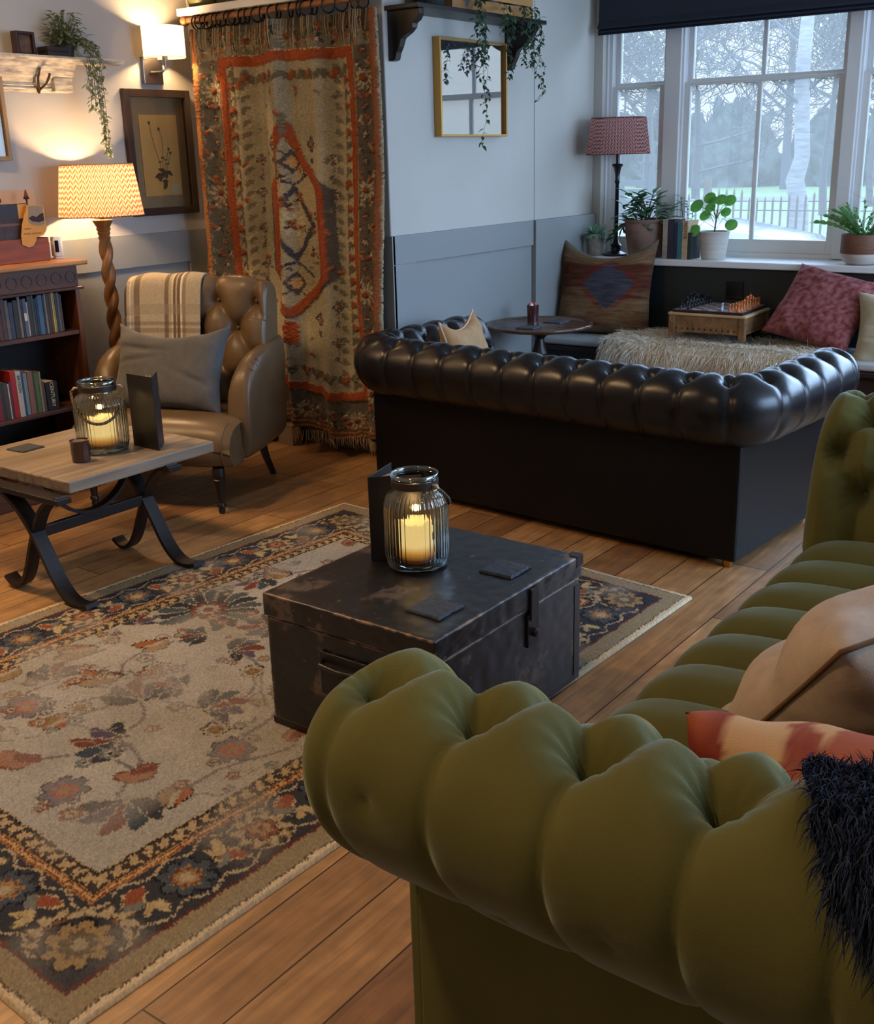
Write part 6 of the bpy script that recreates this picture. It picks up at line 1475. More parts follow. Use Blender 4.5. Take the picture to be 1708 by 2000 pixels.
# ---- on top of the bookcase
wb = thing('leaflet_box', 'reddish brown wooden box holding leaflets on top of the bookcase', 'box', (0, 0, 0))
M_red = wood_mat('red_mahogany', S(104, 44, 15), S(150, 72, 26), 0.55)
MB().box(2.72, 3.13, 4.555, 4.567, 1.0855, 1.19).build('front', M_red, wb, bevel=0.002)
MB().box(2.72, 3.13, 4.67, 4.682, 1.0855, 1.19).build('back', M_red, wb, bevel=0.002)
MB().box(3.118, 3.13, 4.567, 4.67, 1.0855, 1.19).build('side', M_red, wb, bevel=0.002); MB().box(2.72, 2.732, 4.567, 4.67, 1.0855, 1.19).build('side', M_red, wb, bevel=0.002)
def leaflet(label, x0, x1, y, z0, z1, rz, m, parts=(), lean=0.0):
    t = thing('leaflet', label, 'leaflet', (x0, y, z0), rz); t.rotation_euler = (lean, 0, rz)
    MB().box(0, x1-x0, 0, 0.0015, 0, z1-z0).build('card', m, t)
    for (a, b, c_, d_, mm) in parts: MB().box(a, b, -0.0006, 0, c_, d_).build('print_panel', mm, t)
    return t
M_lf_y = mat('mustard_card', S(214, 150, 72), 0.7, var=0.08, vscale=20); M_lf_d = mat('dark_print', S(58, 46, 44), 0.6, var=0.4, vscale=30)
# the mustard leaflet: rounded, photograph at the top
lf = thing('leaflet', 'mustard leaflet with a dark photo hanging on the front of the wooden box', 'leaflet', (2.985, 4.548, 1.165), 0.0)
MB().prism([(0.0, 0.0), (0.03, -0.012), (0.055, -0.008), (0.072, 0.012), (0.078, 0.03), (0.115, 0.036), (0.135, 0.06), (0.135, 0.168), (0.05, 0.172), (0.035, 0.14), (0.012, 0.09), (0.0, 0.04)], Matrix.Rotation(PI/2, 4, 'X'), 0.0015).build('card', M_lf_y, lf)
MB().prism([(0.045, 0.10), (0.062, 0.085), (0.10, 0.078), (0.128, 0.085), (0.128, 0.165), (0.055, 0.168)], Matrix.Translation((0, -0.0016, 0)) @ Matrix.Rotation(PI/2, 4, 'X'), 0.0006).build('photo_panel', mat('leaflet_photo_grey', S(150, 130, 104), 0.7), lf)
MB().prism([(0.048, 0.115), (0.065, 0.10), (0.10, 0.094), (0.128, 0.10), (0.128, 0.135), (0.11, 0.13), (0.09, 0.118), (0.07, 0.125)], Matrix.Translation((0, -0.0023, 0)) @ Matrix.Rotation(PI/2, 4, 'X'), 0.0005).build('photo_panel', mat('leaflet_photo_dark', S(48, 34, 34), 0.7), lf)
for z, a, b in ((0.066, 0.02, 0.055), (0.044, 0.015, 0.05), (0.044, 0.056, 0.105)): MB().box(a, b, -0.0021, -0.0015, z, z+0.006).build('text_line', mat('faint_print', S(160, 106, 46), 0.7), lf)
leaflet('dark printed leaflet with an orange corner beside the mustard one', 2.86, 3.045, 4.562+0.008, 1.12, 1.345, 0.0, M_lf_d, [(0.14, 0.183, 0.16, 0.222, M_lf_y), (0.02, 0.14, 0.165, 0.215, mat('leaflet_blue_black', S(44, 46, 54), 0.6)), (0.01, 0.14, 0.13, 0.14, mat('leaflet_rule', S(110, 76, 60), 0.6))])
leaflet('large pale card standing behind the leaflet box against the wall', 2.80, 3.185, 4.70, 1.087, 1.40, 0.0, mat('pale_peach_card', S(206, 166, 128), 0.8))
for x_, z_, nm in ((2.94, 1.365, 'round headed'), (3.085, 1.38, 'pointed')):
    q = MB().tube([(x_, 4.62, 1.10), (x_, 4.62, z_-0.015)], 0.004, n=6)
    if nm[0] == 'r': q.ball((x_, 4.62, z_-0.005), 0.014, 8)
    else: q.lathe([(0.001, -0.02), (0.014, -0.02), (0.008, 0.0), (0.003, 0.02), (0.001, 0.022)], (x_, 4.62, z_), 12, cap=False)
    tag(q.build('wooden_peg', mat('peg_brown', S(74, 36, 24), 0.5), smooth='all'), '%s brown peg sticking up from the leaflet box' % nm, 'peg')
cm_ = thing('security_camera', 'small white cylindrical camera on the bookcase top beside the wooden box', 'camera', (3.20, 4.60, 1.0855), math.radians(-35))
MB().lathe([(0.001, 0.012), (0.024, 0.012), (0.026, 0.016), (0.026, 0.095), (0.023, 0.1), (0.001, 0.1)], n=28, cap=False).build('body', mat('white_plastic', S(225, 220, 212), 0.4), cm_, smooth=True)
MB().lathe([(0.001, 0), (0.022, 0), (0.024, 0.004), (0.018, 0.012), (0.001, 0.012)], n=28, cap=False).build('base', mat('white_plastic', S(225, 220, 212), 0.4), cm_, smooth=True)
MB().box(-0.009, 0.009, -0.0275, -0.022, 0.03, 0.085).build('lens_panel', mat('black_plastic', S(14, 14, 16), 0.2), cm_, bevel=0.003)

# ================================================================== WINDOW SEAT
ws = thing('window_seat', 'built in dark window bench with pale padded seat along the window', 'bench', (0, 0, 0))
MB().box(5.62, 6.054, -0.85, 3.409, 0.001, 0.415).build('base', mat('bench_dark_wood', S(40, 26, 24), 0.45), ws, bevel=0.004)
MB().box(5.575, 6.054, -0.85, 3.409, 0.40, 0.425).build('seat_board', mat('bench_dark_wood', S(40, 26, 24), 0.45), ws, bevel=0.004)
MB().box(5.59, 6.05, 1.70, 3.40, 0.427, 0.465).build('seat_pad', mat('pale_ticking', S(176, 178, 178), 0.95, bump=0.2, bscale=200), ws, bevel=0.014, bseg=3, smooth=True)
MB().box(5.59, 6.05, -0.8, 1.69, 0.427, 0.465).build('seat_pad', mat('pale_ticking', S(176, 178, 178), 0.95), ws, bevel=0.014, bseg=3, smooth=True)
sk = thing('wall_socket', 'black double socket plate on the dark green panel behind the chess set', 'socket', (6.0545, 2.40, 0.735))
MB().box(-0.008, 0, -0.05, 0.05, -0.05, 0.05).build('plate', mat('black_plastic', S(14, 14, 16), 0.2), sk, bevel=0.003)
# ---- long haired sheepskins
def fur(name, label, cat, pts_fn, n, L, wd, cols, seed, base_m, parent_base=None, droop=0.5, segs=3, group=None):
    """pts_fn(u,v)->(point, normal, flow). strands are thin curved blades grown from the hide"""
    r = random.Random(seed); q = MB(); N = 34; P = np.zeros((N, N, 3))
    for i in range(N):
        for j in range(N): P[i, j] = pts_fn(i/(N-1), j/(N-1))[0]
    idx = [[i*N+j for j in range(N)] for i in range(N)]
    q.add([tuple(p) for p in P.reshape(-1, 3)], [(idx[i][j], idx[i+1][j], idx[i+1][j+1], idx[i][j+1]) for i in range(N-1) for j in range(N-1)], S(*cols[0]))
    for k in range(n):
        u, v = r.random(), r.random(); p, nn, fl_ = pts_fn(u, v); cl = mnoise.noise(Vector((u*9, v*9, seed)))
        d0 = (nn*0.8+fl_*(0.5+0.5*cl)+Vector([r.uniform(-.45, .45) for _ in range(3)])).normalized(); d1 = (fl_*0.7+nn*0.1+Vector((0, 0, -droop))+Vector([r.uniform(-.4, .4)+0.35*cl for _ in range(3)])).normalized()
        l_ = L*r.uniform(0.6, 1.15); sd = d0.cross(Vector([r.uniform(-1, 1) for _ in range(3)])).normalized()*wd; vs = []
        for s_ in range(segs+1):
            t = s_/segs; c = p+d0*(l_*t*(1-0.5*t))+d1*(l_*0.6*t*t); w_ = 1-t*0.85; vs += [c-sd*w_, c+sd*w_]
        c_ = S(*r.choice(cols[1:]));  q.add(vs, [(2*s_, 2*s_+1, 2*s_+3, 2*s_+2) for s_ in range(segs)], c_)
    o = q.build(name, base_m, None); return tag(o, label, cat, group)
def sheep(u, v):
    # u along the bench (y from 2.96 to 1.78), v from the back panel over the front edge
    y = 2.98-u*1.2; wob = 0.03*math.sin(u*9)+0.02*math.sin(u*21); e = math.sin(PI*min(1, max(0, u)))**0.35
    s_ = v*(0.40+0.27*e); xt = 5.99-wob*0.3
    if s_ < 0.40: p = Vector((xt-s_, y, 0.472+0.02*math.sin(u*7)*math.sin(v*6)+0.012)); n_ = Vector((0, 0, 1)); f_ = Vector((-0.8, 0.2*math.sin(u*15+v*9), 0))
    elif s_ < 0.46: a = (s_-0.40)/0.06*PI/2; p = Vector((xt-0.40-0.035*math.sin(a), y, 0.449+0.035*math.cos(a))); n_ = Vector((-math.sin(a), 0, math.cos(a))); f_ = Vector((-0.4, 0.2*math.sin(u*15), -0.7))
    else: p = Vector((xt-0.44-0.02, y, 0.449-(s_-0.46))); n_ = Vector((-1, 0, 0.1)); f_ = Vector((-0.1, 0.25*math.sin(u*15), -1))
    return p, n_, f_
M_fur = mat('long_wool', attr=True, rough=0.9, transl=0.12, spec=0.15)
fur('sheepskin', 'long haired cream sheepskin draped over the window seat under the chess set', 'sheepskin', sheep, 15000, 0.075, 0.0016, [(214, 200, 172), (244, 238, 226), (236, 226, 204), (216, 192, 150), (250, 246, 238), (226, 208, 174)], 4, M_fur)
def navy(u, v):
    # hangs over the back corner of the near arm of the green sofa, down its outside
    L = [(1.27, 0.66), (1.235, 0.735), (1.17, 0.81), (1.09, 0.858), (1.0, 0.868), (0.925, 0.84), (0.88, 0.78), (0.872, 0.71), (0.90, 0.64), (0.945, 0.585)]
    f = v*6.6; i = min(int(f), 8); t = f-i; a, b = L[i], L[i+1]; p2 = (a[0]+(b[0]-a[0])*t, a[1]+(b[1]-a[1])*t)
    dx, dz = b[0]-a[0], b[1]-a[1]; l = math.hypot(dx, dz); fl = Vector((dx/l, -0.2, dz/l)); n_ = Vector((dz/l, 0, -dx/l))
    if n_.z < 0 and i < 7: n_ = -n_
    if i >= 7: n_ = Vector((-abs(n_.x), 0, n_.z))
    e = 0.02*math.sin(v*17)*(1-u)
    return Vector((p2[0], 0.30+e-0.60*max(0, v-0.66)-u*0.60, p2[1])), n_, fl
fur('sheepskin', 'dark navy fluffy sheepskin thrown over the back end of the near green arm', 'sheepskin', navy, 32000, 0.042, 0.0013, [(24, 28, 40), (34, 42, 58), (46, 56, 76), (28, 32, 44), (56, 66, 86)], 6, M_fur)
# ---- carved box table with chess set
cb = thing('carved_box_table', 'low carved wooden table standing on the sheepskin under the chess board', 'table', (5.655, 2.175, 0.512), math.radians(1))
M_carv = mat('carved_mango_wood', S(126, 92, 56), 0.6, bump=0.7, bscale=55, var=0.28, vscale=18)
M_carv_l = mat('carved_mango_wood_top', S(186, 156, 112), 0.55, bump=0.2, bscale=30, var=0.15)
bw, bd, bh = 0.44, 0.385, 0.14   # y extent, x extent
MB().box(0, bd, 0, bw, bh-0.014, bh).build('tabletop', M_carv_l, cb, bevel=0.003)
for x, y in ((0.003, 0.003), (bd-0.038, 0.003), (0.003, bw-0.038), (bd-0.038, bw-0.038)): MB().box(x, x+0.035, y, y+0.035, 0, bh-0.014).build('leg', M_carv, cb, bevel=0.003)
for nm, a in (('front', (0.008, 0.02, 0.038, bw-0.038)), ('rear', (bd-0.02, bd-0.008, 0.038, bw-0.038))): MB().box(a[0], a[1], a[2], a[3], 0.035, bh-0.014).build('apron', M_carv, cb, bevel=0.001)
for a in ((0.038, bd-0.038, 0.008, 0.02), (0.038, bd-0.038, bw-0.02, bw-0.008)): MB().box(a[0], a[1], a[2], a[3], 0.035, bh-0.014).build('apron', M_carv, cb, bevel=0.001)
def pierced(pts): MB().add(pts, [(0, 1, 2)]).build('hole_shade', mat('shadow_brown', S(28, 18, 12), 0.9), cb)  # flat dark triangles; the shade of cut holes put into their colour
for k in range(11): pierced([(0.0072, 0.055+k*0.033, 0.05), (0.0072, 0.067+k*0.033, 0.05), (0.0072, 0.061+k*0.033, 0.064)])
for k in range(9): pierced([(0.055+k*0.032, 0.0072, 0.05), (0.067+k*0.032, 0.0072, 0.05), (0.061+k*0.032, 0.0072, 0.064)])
CBM = Matrix.Translation((5.655, 2.175, 0.512+bh)) @ Matrix.Rotation(math.radians(1), 4, 'Z')
cbd = thing('chess_board', 'dark edged chess board laid on the carved table', 'chess board', (CBM @ Vector((0.1925, 0.22, 0)))[:], math.radians(1))
MB().box(-0.182, 0.182, -0.200, 0.200, 0.0005, 0.016).build('board', mat('board_edge', S(52, 34, 34), 0.35), cbd, bevel=0.002)
q1 = MB(); q2 = MB(); SQ = 0.0435
for i in range(8):
    for j in range(8): (q1 if (i+j) % 2 else q2).box((i-4)*SQ, (i-3)*SQ, (j-4)*SQ*1.07, (j-3)*SQ*1.07, 0.016, 0.0164)
q1.build('pale_squares', mat('board_pale', S(176, 160, 150), 0.3), cbd); q2.build('brown_squares', mat('board_brown', S(104, 80, 76), 0.3), cbd)
M_bp = mat('black_chess_lacquer', S(18, 20, 24), 0.25); M_op = mat('orange_boxwood', S(196, 112, 58), 0.3); 
def piece(kind, m, label, i, j, group=None):
    prof = {'pawn': [(0.011, 0), (0.011, 0.004), (0.006, 0.009), (0.0042, 0.020), (0.007, 0.023), (0.0035, 0.025), (0.0065, 0.031), (0.006, 0.036), (0.001, 0.039)],
            'rook': [(0.0125, 0), (0.0125, 0.005), (0.008, 0.011), (0.0065, 0.03), (0.010, 0.035), (0.010, 0.043), (0.006, 0.043), (0.006, 0.039), (0.001, 0.039)],
            'knight': [(0.0125, 0), (0.0125, 0.005), (0.008, 0.011), (0.0075, 0.018), (0.001, 0.019)],
            'bishop': [(0.0125, 0), (0.0125, 0.005), (0.007, 0.011), (0.005, 0.032), (0.009, 0.036), (0.004, 0.039), (0.0075, 0.046), (0.006, 0.053), (0.001, 0.060)],
            'queen': [(0.013, 0), (0.013, 0.006), (0.007, 0.014), (0.005, 0.042), (0.010, 0.047), (0.005, 0.050), (0.010, 0.063), (0.007, 0.065), (0.003, 0.067), (0.001, 0.072)],
            'king': [(0.013, 0), (0.013, 0.006), (0.007, 0.014), (0.0055, 0.046), (0.011, 0.051), (0.006, 0.054), (0.010, 0.067), (0.002, 0.071), (0.002, 0.076), (0.001, 0.080)]}[kind]
    q = MB().lathe([(0.0002, 0)]+prof, n=16, cap=False)
    if kind == 'knight': q.prism([(-0.007, 0), (0.008, 0), (0.007, 0.014), (0.003, 0.026), (-0.002, 0.03), (-0.011, 0.020), (-0.010, 0.015), (-0.003, 0.016)], Matrix.Translation((0, 0.004, 0.016)) @ Matrix.Rotation(PI/2, 4, 'X'), 0.008)
    if kind == 'king': q.box(-0.004, 0.004, -0.0015, 0.0015, 0.073, 0.076)
    o = q.build('chess_'+kind, m, smooth=True)
    p = CBM @ Vector((0.1925+(i-3.5)*SQ, 0.22+(j-3.5)*SQ*1.07, 0.0165)); o.location = p; tag(o, label, 'chess piece', group); return o
back = ['rook', 'knight', 'bishop', 'queen', 'king', 'bishop', 'knight', 'rook']
for i in range(8):
    piece('pawn', M_bp, 'black chess pawn in the row across the left of the board', i, 6, 'black chess pawns')
    piece('pawn', M_op, 'orange wooden chess pawn in the row across the right of the board', i, 1, 'orange chess pawns')
    for (m, nm, j) in ((M_bp, 'black', 7), (M_op, 'orange wooden', 0)):
        k = back[i]; pl_ = k in ('rook', 'knight', 'bishop')
        lb = '%s chess %s standing behind its row of pawns' % (nm, k)
        if pl_: lb = '%s chess %s in the back row, %s end of the board' % (nm, k, 'near' if i < 4 else 'window')
        piece(k, m, lb, i, j)
for k, (i, j) in enumerate(((0.0, 2.0), (0.9, 2.2))):
    piece('pawn', mat('silver_pewter', S(170, 172, 178), 0.25, metal=0.8), 'pale metal chess pawn in front of the orange pieces, '+('nearer' if k == 0 else 'farther')+' of the two', i, j)

# ================================================================== ROUND PIE-CRUST TABLE
rt_ = thing('round_table', 'small round dark pedestal table with scalloped edge by the back wall', 'table', (5.14, 3.13, 0))
Rr = 0.28; n = 120; tp = MB()
def ringp(r, z, am): return [(r*(1+am*abs(math.sin(12*PI*i/n)))*math.cos(2*PI*i/n), r*(1+am*abs(math.sin(12*PI*i/n)))*math.sin(2*PI*i/n), z) for i in range(n)]
rings = [(0.001, 0.592, 0), (0.23, 0.594, 0), (Rr*0.95, 0.600, 0.0), (Rr, 0.610, 0.03), (Rr*1.01, 0.620, 0.03), (Rr*0.975, 0.624, 0.02), (Rr*0.93, 0.616, 0), (Rr*0.9, 0.612, 0), (0.001, 0.612, 0)]
P = np.array([ringp(*r_) for r_ in rings]).transpose(1, 0, 2)
grid_mesh('tabletop', P, wood_mat('walnut_top', S(40, 27, 21), S(112, 80, 60), 0.22, axis=1, scale=0.5), rt_, closed_u=True)
MB().lathe([(0.001, 0.2), (0.035, 0.2), (0.05, 0.24), (0.06, 0.28), (0.03, 0.33), (0.022, 0.36), (0.03, 0.42), (0.045, 0.46), (0.03, 0.50), (0.025, 0.54), (0.05, 0.57), (0.09, 0.585), (0.09, 0.592), (0.001, 0.592)], n=28, cap=False).build('pedestal', M_blackwood, rt_, smooth=True)
for k in range(3):
    a = 2*PI*k/3+0.4; c_, s_ = math.cos(a), math.sin(a)
    MB().tube([(0.02*c_, 0.02*s_, 0.25), (0.12*c_, 0.12*s_, 0.24), (0.20*c_, 0.20*s_, 0.13), (0.24*c_, 0.24*s_, 0.04), (0.29*c_, 0.29*s_, 0.016)], [0.024, 0.022, 0.018, 0.014, 0.016], n=8).build('leg', M_blackwood, rt_, smooth='all')
coaster('slate coaster near the front rim of the round pedestal table', 5.03, 3.13, 0.612, 0.1, 0.105)
coaster('slate coaster on the far right of the round pedestal table', 5.275, 3.105, 0.612, 0.0, 0.105)
cu_ = thing('candle_cup', 'dark little glass with pink and white stubs on the round pedestal table', 'glass', (5.24, 3.235, 0.6125))
MB().lathe([(0.001, 0), (0.030, 0), (0.034, 0.09), (0.031, 0.09), (0.028, 0.01), (0.001, 0.01)], n=28, cap=False).build('cup', mat('dark_red_glass', S(66, 36, 36), 0.15, spec=0.8), cu_, smooth=True)
for k, c_ in enumerate(((222, 196, 200), (206, 120, 130), (236, 230, 226), (190, 90, 104))): MB().ball((0.015*math.cos(k*1.6), 0.015*math.sin(k*1.6), 0.09+0.006*(k % 2)), 0.011, 6).build('sweet', mat('sweet_%d' % k, S(*c_), 0.5), cu_, smooth='all')

# ================================================================== WINDOW BOARD THINGS
SZ = 0.8955
def pot_lathe(name, par, prof, m, n=36, c=(0, 0, 0)): return MB().lathe(prof, c, n, cap=False).build(name, m, par, smooth=True)
M_soil = mat('potting_soil', S(44, 34, 26), 0.95, bump=0.6, bscale=80)
M_leaf_d = mat('rubbery_dark_leaf', S(72, 112, 78), 0.35, var=0.25, vscale=20, transl=0.2)
M_leaf_b = mat('bright_round_leaf', S(96, 156, 70), 0.4, var=0.12, vscale=20, transl=0.35)
M_leaf_g = mat('succulent_leaf', S(120, 158, 130), 0.5, var=0.15, transl=0.15)
# succulent
sp_ = thing('potted_succulent', 'spiky pale green succulent in a small mottled pot at the wall end of the sill', 'plant', (6.13, 3.335, SZ))
pot_lathe('pot', sp_, [(0.001, 0), (0.052, 0), (0.064, 0.12), (0.066, 0.13), (0.058, 0.13), (0.056, 0.115), (0.001, 0.115)], mat('mottled_pot', S(140, 132, 118), 0.8, var=0.3, vscale=25))
q = MB(); r = random.Random(2)
for k in range(60):
    a = r.uniform(0, 2*PI); e = r.uniform(0.1, 1.3); q.leaf((0.02*math.cos(a), 0.02*math.sin(a), 0.12), (math.cos(a)*math.cos(e), math.sin(a)*math.cos(e), math.sin(e)), (0, 0, 1), r.uniform(0.06, 0.085), 0.016, bend=0.15)
for k in range(40):
    a = r.uniform(0, 2*PI); q.leaf((0.06*math.cos(a), 0.06*math.sin(a), 0.125), (math.cos(a), math.sin(a), -0.6), (0, 0, 1), 0.03, 0.012)
q.build('leaves', M_leaf_g, sp_)
# big two-handled crock
bp_ = thing('potted_plant', 'glossy leaved plant in a big two handled clay crock beside the lamp', 'plant', (6.165, 3.01, SZ))
M_crock = mat('smoky_clay', S(128, 104, 92), 0.75, var=0.35, vscale=7)
pot_lathe('pot', bp_, [(0.001, 0), (0.098, 0), (0.108, 0.01), (0.125, 0.12), (0.132, 0.18), (0.128, 0.196), (0.136, 0.206), (0.140, 0.216), (0.130, 0.22), (0.118, 0.216), (0.116, 0.19), (0.001, 0.19)], M_crock)
for sg in (-1, 1): MB().tube([(0, sg*0.126, 0.19), (0, sg*0.152, 0.188), (0, sg*0.158, 0.165), (0, sg*0.150, 0.14), (0, sg*0.122, 0.13)], 0.008, n=8).build('handle', M_crock, bp_, smooth='all')
MB().lathe([(0.001, 0.0), (0.116, 0.0)], (0, 0, 0.195), 24, cap=False).build('soil', M_soil, bp_)
q = MB(); st = MB(); r = random.Random(5)
for k in range(15):
    a = r.uniform(0, 2*PI); R_ = r.uniform(0.04, 0.17); hgt = r.uniform(0.03, 0.17); p1 = Vector((R_*math.cos(a)*0.7, R_*math.sin(a), 0.20+hgt)); st.tube([(0, 0, 0.19), (p1.x*0.4, p1.y*0.4, 0.2+hgt*0.6), tuple(p1)], 0.003, n=5)
    for m_ in range(7):
        b = r.uniform(0, 2*PI); q.leaf(p1-Vector((0, 0, 0.012*m_)), (math.cos(b), math.sin(b), 0.65-0.15*m_), (0, 0, 1), r.uniform(0.07, 0.10), 0.046, bend=0.15, seg=5)
for k in range(16):   # strand tumbling over the wall side rim
    y = 0.10+0.006*k; q.leaf((-0.06+r.uniform(-.03, .03), y, 0.22-0.008*k), (r.uniform(-1, .2), r.uniform(0, 1), r.uniform(-.6, .3)), (0, 0, 1), 0.075, 0.045, seg=5)
st.build('stems', mat('woody_stem', S(86, 72, 54), 0.8), bp_); q.build('leaves', M_leaf_d, bp_)
MB().box(-0.02, -0.017, -0.07, -0.062, 0.19, 0.26).build('plant_label', mat('label_wood', S(180, 150, 120), 0.8), bp_)
# books on the sill
def sbook(y0, w_, h_, d_, col, label, txt=None, txtcol=(90, 44, 30), ts=0.02):
    t = thing('book', label, 'book', (6.07, y0, SZ))
    MB().box(0, d_, -w_, 0-w_+0.002, 0, h_).box(0, d_, -0.002, 0, 0, h_).box(-0.002, 0.001, -w_, 0, 0, h_).build('cover', mat('sillbook_%d_%d_%d' % col, S(*col), 0.55, var=0.2, vscale=40), t, bevel=0.0008)
    MB().box(0.0012, d_-0.004, -w_+0.0022, -0.0022, 0.003, h_-0.003).build('pages', mat('book_pages', S(196, 178, 146), 0.9), t)
    if txt:
        M = Matrix.Translation((-0.0032, -w_/2, h_*0.74)) @ Matrix(((0, 0, -1, 0), (0, -1, 0, 0), (-1, 0, 0, 0), (0, 0, 0, 1)))
        M = Matrix.Translation((-0.0032, -w_/2, h_*0.74)) @ Matrix(((0, 0, -1, 0), (0, 1, 0, 0), (1, 0, 0, 0), (0, 0, 0, 1))) @ Matrix.Rotation(PI, 4, 'Z')
        text('title_lettering', txt, ts, M, mat('title_brown', S(*txtcol), 0.6), t, 0.0004)
    return t
sbook(2.862, 0.030, 0.222, 0.14, (160, 150, 132), 'stone coloured book on the sill touching the clay crock')
sbook(2.830, 0.040, 0.220, 0.15, (48, 42, 60), 'thick dark purple book on the sill, second from the clay crock')
sbook(2.788, 0.016, 0.205, 0.15, (36, 44, 62), 'slim navy book on the sill between the purple and teal ones')
sbook(2.770, 0.028, 0.206, 0.14, (52, 108, 116), 'teal book on the sill left of the tan lettered one')
sbook(2.740, 0.034, 0.216, 0.14, (184, 158, 124), 'tan book with dark red capitals down its spine on the window sill', 'MOTOR', (104, 48, 36), 0.026)
sbook(2.704, 0.020, 0.15, 0.13, (40, 52, 52), 'short dark green book on the sill beside the white pot')
q = MB(); r = random.Random(8); st = MB()
sprig = thing('potted_plant', 'thin sprig of grey green leaves growing behind the sill books', 'plant', (6.27, 2.80, SZ))
pot_lathe('pot', sprig, [(0.001, 0), (0.03, 0), (0.04, 0.1), (0.035, 0.1), (0.034, 0.09), (0.001, 0.09)], M_crock)
for k in range(3):
    e = Vector((-0.04+0.02*k, -0.05+0.05*k, 0.28+0.03*k)); st.tube([(0, 0, 0.09), tuple(e*0.6), tuple(e)], 0.002, n=4)
    for m_ in range(6):
        b = r.uniform(0, 2*PI); q.leaf(e*(0.75+0.05*m_), (math.cos(b), math.sin(b), 0.5), (0, 0, 1), 0.055, 0.02, seg=4)
st.build('stems', mat('woody_stem', S(86, 72, 54), 0.8), sprig); q.build('leaves', mat('silver_leaf', S(110, 130, 124), 0.5, transl=0.25), sprig)
o = MB().add([(0, 0, 0), (0.11, 0, 0.0), (0.11, -0.09, 0.004), (0, -0.09, 0.006), (0, 0, 0.001), (0.11, 0, 0.001), (0.11, -0.09, 0.005), (0, -0.09, 0.007)], [(3, 2, 1, 0), (4, 5, 6, 7), (0, 1, 5, 4), (1, 2, 6, 5), (2, 3, 7, 6), (3, 0, 4, 7)]).build('folded_paper', mat('white_paper', S(225, 222, 228), 0.8)); o.location = (6.07, 2.845, SZ+0.2225); tag(o, 'sheet of white paper lying on top of the sill books', 'paper')
# pilea in white pot
pi_ = thing('potted_plant', 'small plant with round bright leaves in a white ribbed pot on the sill', 'plant', (6.16, 2.585, SZ))
pot_lathe('pot', pi_, [(0.001, 0), (0.064, 0), (0.068, 0.006), (0.083, 0.12), (0.086, 0.145), (0.090, 0.150), (0.088, 0.156), (0.078, 0.155), (0.076, 0.14), (0.001, 0.14)], mat('whitewashed_clay', S(196, 192, 182), 0.8, bump=0.2, bscale=20, stretch=(1, 1, 8), var=0.1))
MB().lathe([(0.001, 0.0), (0.076, 0.0)], (0, 0, 0.146), 24, cap=False).build('soil', M_soil, pi_)
st = MB().tube([(0, 0.0, 0.14), (0.0, -0.006, 0.20), (0, -0.012, 0.27)], 0.0045, n=6); q = MB()
for (dx, dy, dz, R_) in ((-0.06, 0.10, 0.02, 0.040), (0.0, 0.115, 0.155, 0.042), (-0.02, 0.03, 0.20, 0.036), (0.0, -0.03, 0.19, 0.034), (0.02, -0.075, 0.185, 0.036), (-0.04, -0.115, 0.055, 0.036), (0.03, 0.045, 0.145, 0.032), (-0.03, 0.005, 0.185, 0.03), (0.04, 0.08, 0.1, 0.034), (0.03, -0.05, 0.12, 0.03)):
    c_ = Vector((dx, dy, 0.14+dz)); st.tube([(0, -0.008, 0.22 if dz > 0.1 else 0.17), tuple((c_+Vector((0, 0, 0.22)))*0.5+Vector((0, 0, 0.02))), tuple(c_)], 0.0018, n=4)
    nn = Vector((-0.85, dy*1.5, 0.55)).normalized(); rq = nn.to_track_quat('Z', 'Y').to_matrix().to_4x4(); rq.translation = c_
    q.lathe([(0.0002, 0.004), (R_*0.5, 0.003), (R_*0.9, 0.0005), (R_, -0.002)], n=22, M=rq, cap=False)
st.build('stems', mat('plant_stem', S(90, 96, 56), 0.8), pi_); q.build('leaves', M_leaf_b, pi_, smooth='all')
# christmas cactus
cc_ = thing('potted_cactus', 'arching segmented cactus in a brown and white pot at the right of the sill', 'plant', (6.13, 1.745, SZ))
Mcc = mat('white_pot_base', S(196, 186, 176), 0.5)
pot_lathe('pot', cc_, [(0.001, 0), (0.062, 0), (0.085, 0.012), (0.105, 0.045), (0.106, 0.06), (0.001, 0.06)], Mcc)
pot_lathe('pot_band', cc_, [(0.106, 0.058), (0.108, 0.062), (0.108, 0.152), (0.105, 0.157), (0.098, 0.156), (0.096, 0.14), (0.001, 0.14)], mat('brown_clay_band', S(112, 74, 54), 0.6, bump=0.2, bscale=20, stretch=(1, 1, 8)))
q = MB(); r = random.Random(12)
for k in range(46):
    a = r.uniform(0, 2*PI); L = r.randint(4, 7); p = Vector((0.03*math.cos(a), 0.03*math.sin(a), 0.14)); d = Vector((math.cos(a)*0.75, math.sin(a)*1.0, r.uniform(0.9, 2.2))).normalized()
    if k < 5: d = Vector((r.uniform(-.5, 0.1), 1.0, 0.75+0.1*k)).normalized(); L = 8
    for m_ in range(L):
        q.leaf(p, d, (math.sin(a), -math.cos(a), 0.4), 0.036, 0.017, bend=0.1, seg=4, blunt=True); p = p+d*0.031; d = (d+Vector((r.uniform(-.2, .2), r.uniform(-.2, .2), -0.10))).normalized()
    q.leaf(p, d, (0, 0, 1), 0.03, 0.016, seg=3)
q.build('stems', mat('cactus_green', S(92, 138, 74), 0.4, var=0.3, vscale=25, transl=0.25), cc_)
lf_ = thing('spiky_plant', 'plant with long thin arching leaves at the right edge of the sill', 'plant', (6.15, 1.46, SZ))
pot_lathe('pot', lf_, [(0.001, 0), (0.06, 0), (0.08, 0.14), (0.07, 0.14), (0.068, 0.13), (0.001, 0.13)], Mcc)
q = MB()
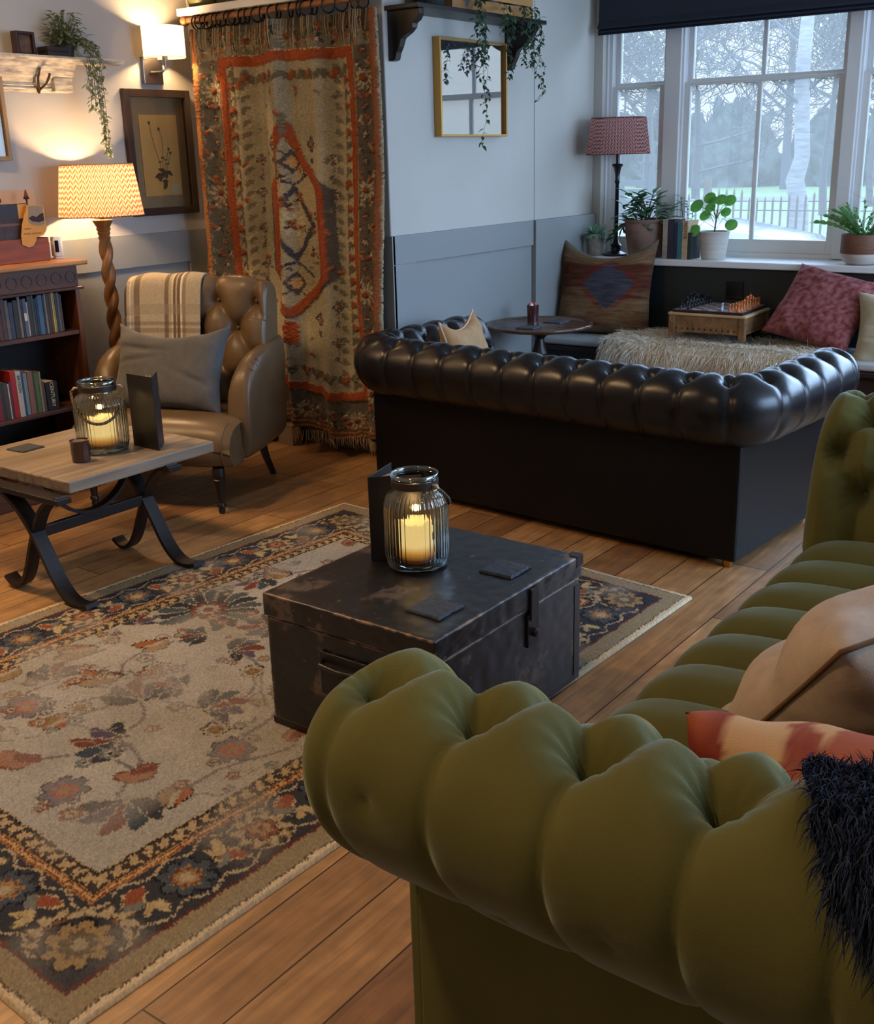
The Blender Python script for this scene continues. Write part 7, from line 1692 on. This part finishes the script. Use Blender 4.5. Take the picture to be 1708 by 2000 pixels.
for k in range(26):
    a = r.uniform(0, 2*PI); e = r.uniform(0.5, 1.2); q.leaf((0, 0, 0.13), (math.cos(a)*math.cos(e), math.sin(a)*math.cos(e), math.sin(e)), (0, 0, 1), r.uniform(0.3, 0.45), 0.012, bend=0.35, seg=7)
for (dy, dz) in ((0.32, 0.50), (0.28, 0.26)): q.leaf((0, 0, 0.13), (-0.1, dy, dz), (0, 0, 1), 0.52, 0.010, bend=0.15, seg=8)
q.build('leaves', mat('thin_dark_leaf', S(50, 72, 58), 0.5), lf_)

# ================================================================== ROMAN BLIND
bl_ = thing('roman_blind', 'dark navy roman blind drawn up in folds at the top of the window', 'blind', (0, 0, 0))
by_0, by_1 = 0.5, 3.375
bprof = [(6.20, 2.66), (6.195, 2.22), (6.175, 2.19), (6.175, 2.178), (6.20, 2.182), (6.182, 2.168), (6.178, 2.157), (6.20, 2.165), (6.184, 2.152), (6.182, 2.145), (6.215, 2.15), (6.225, 2.20), (6.225, 2.66)]
v = [(x, by_0, z) for x, z in bprof]+[(x, by_1, z) for x, z in bprof]; n = len(bprof)
MB().add(v, [tuple(range(n-1, -1, -1)), tuple(range(n, 2*n))]+[(i, (i+1) % n, n+(i+1) % n, n+i) for i in range(n)]).build('cloth', M_dark_blind, bl_)
MB().box(6.17, 6.279, by_0, by_1, 2.66, 2.70).build('headrail', M_white, bl_)

# ================================================================== ADDED CEILING FILL LIGHTS (unseen, outside the picture)
for k, (x, y) in enumerate(((1.9, 3.7), (0.2, 1.3))):
    c = thing('ceiling_fill_light', 'added round opal ceiling fill light, '+('nearer the bookcase wall' if k == 0 else 'above the camera'), 'ceiling light', (x, y, ZC))
    MB().lathe([(0.001, 0), (0.16, 0), (0.165, -0.02), (0.15, -0.03), (0.001, -0.03)], n=32, cap=False).build('rose', M_steel, c, smooth=True)
    MB().lathe([(0.145, -0.03), (0.15, -0.05), (0.12, -0.085), (0.06, -0.105), (0.001, -0.11)], n=32, cap=False).build('diffuser', emit_mat('opal_glass', (1.0, 0.78, 0.52, 1), 3.0), c, smooth='all')
    ld = bpy.data.lights.new('ceiling_fill_lamp', 'AREA'); ld.shape = 'DISK'; ld.size = 0.28; ld.energy = P_CEILING_FILL*(0.95 if k == 0 else 0.75); ld.color = WARM2
    lo = bpy.data.objects.new('ceiling_fill_lamp', ld); COL.objects.link(lo); lo.location = (x, y, ZC-0.12)
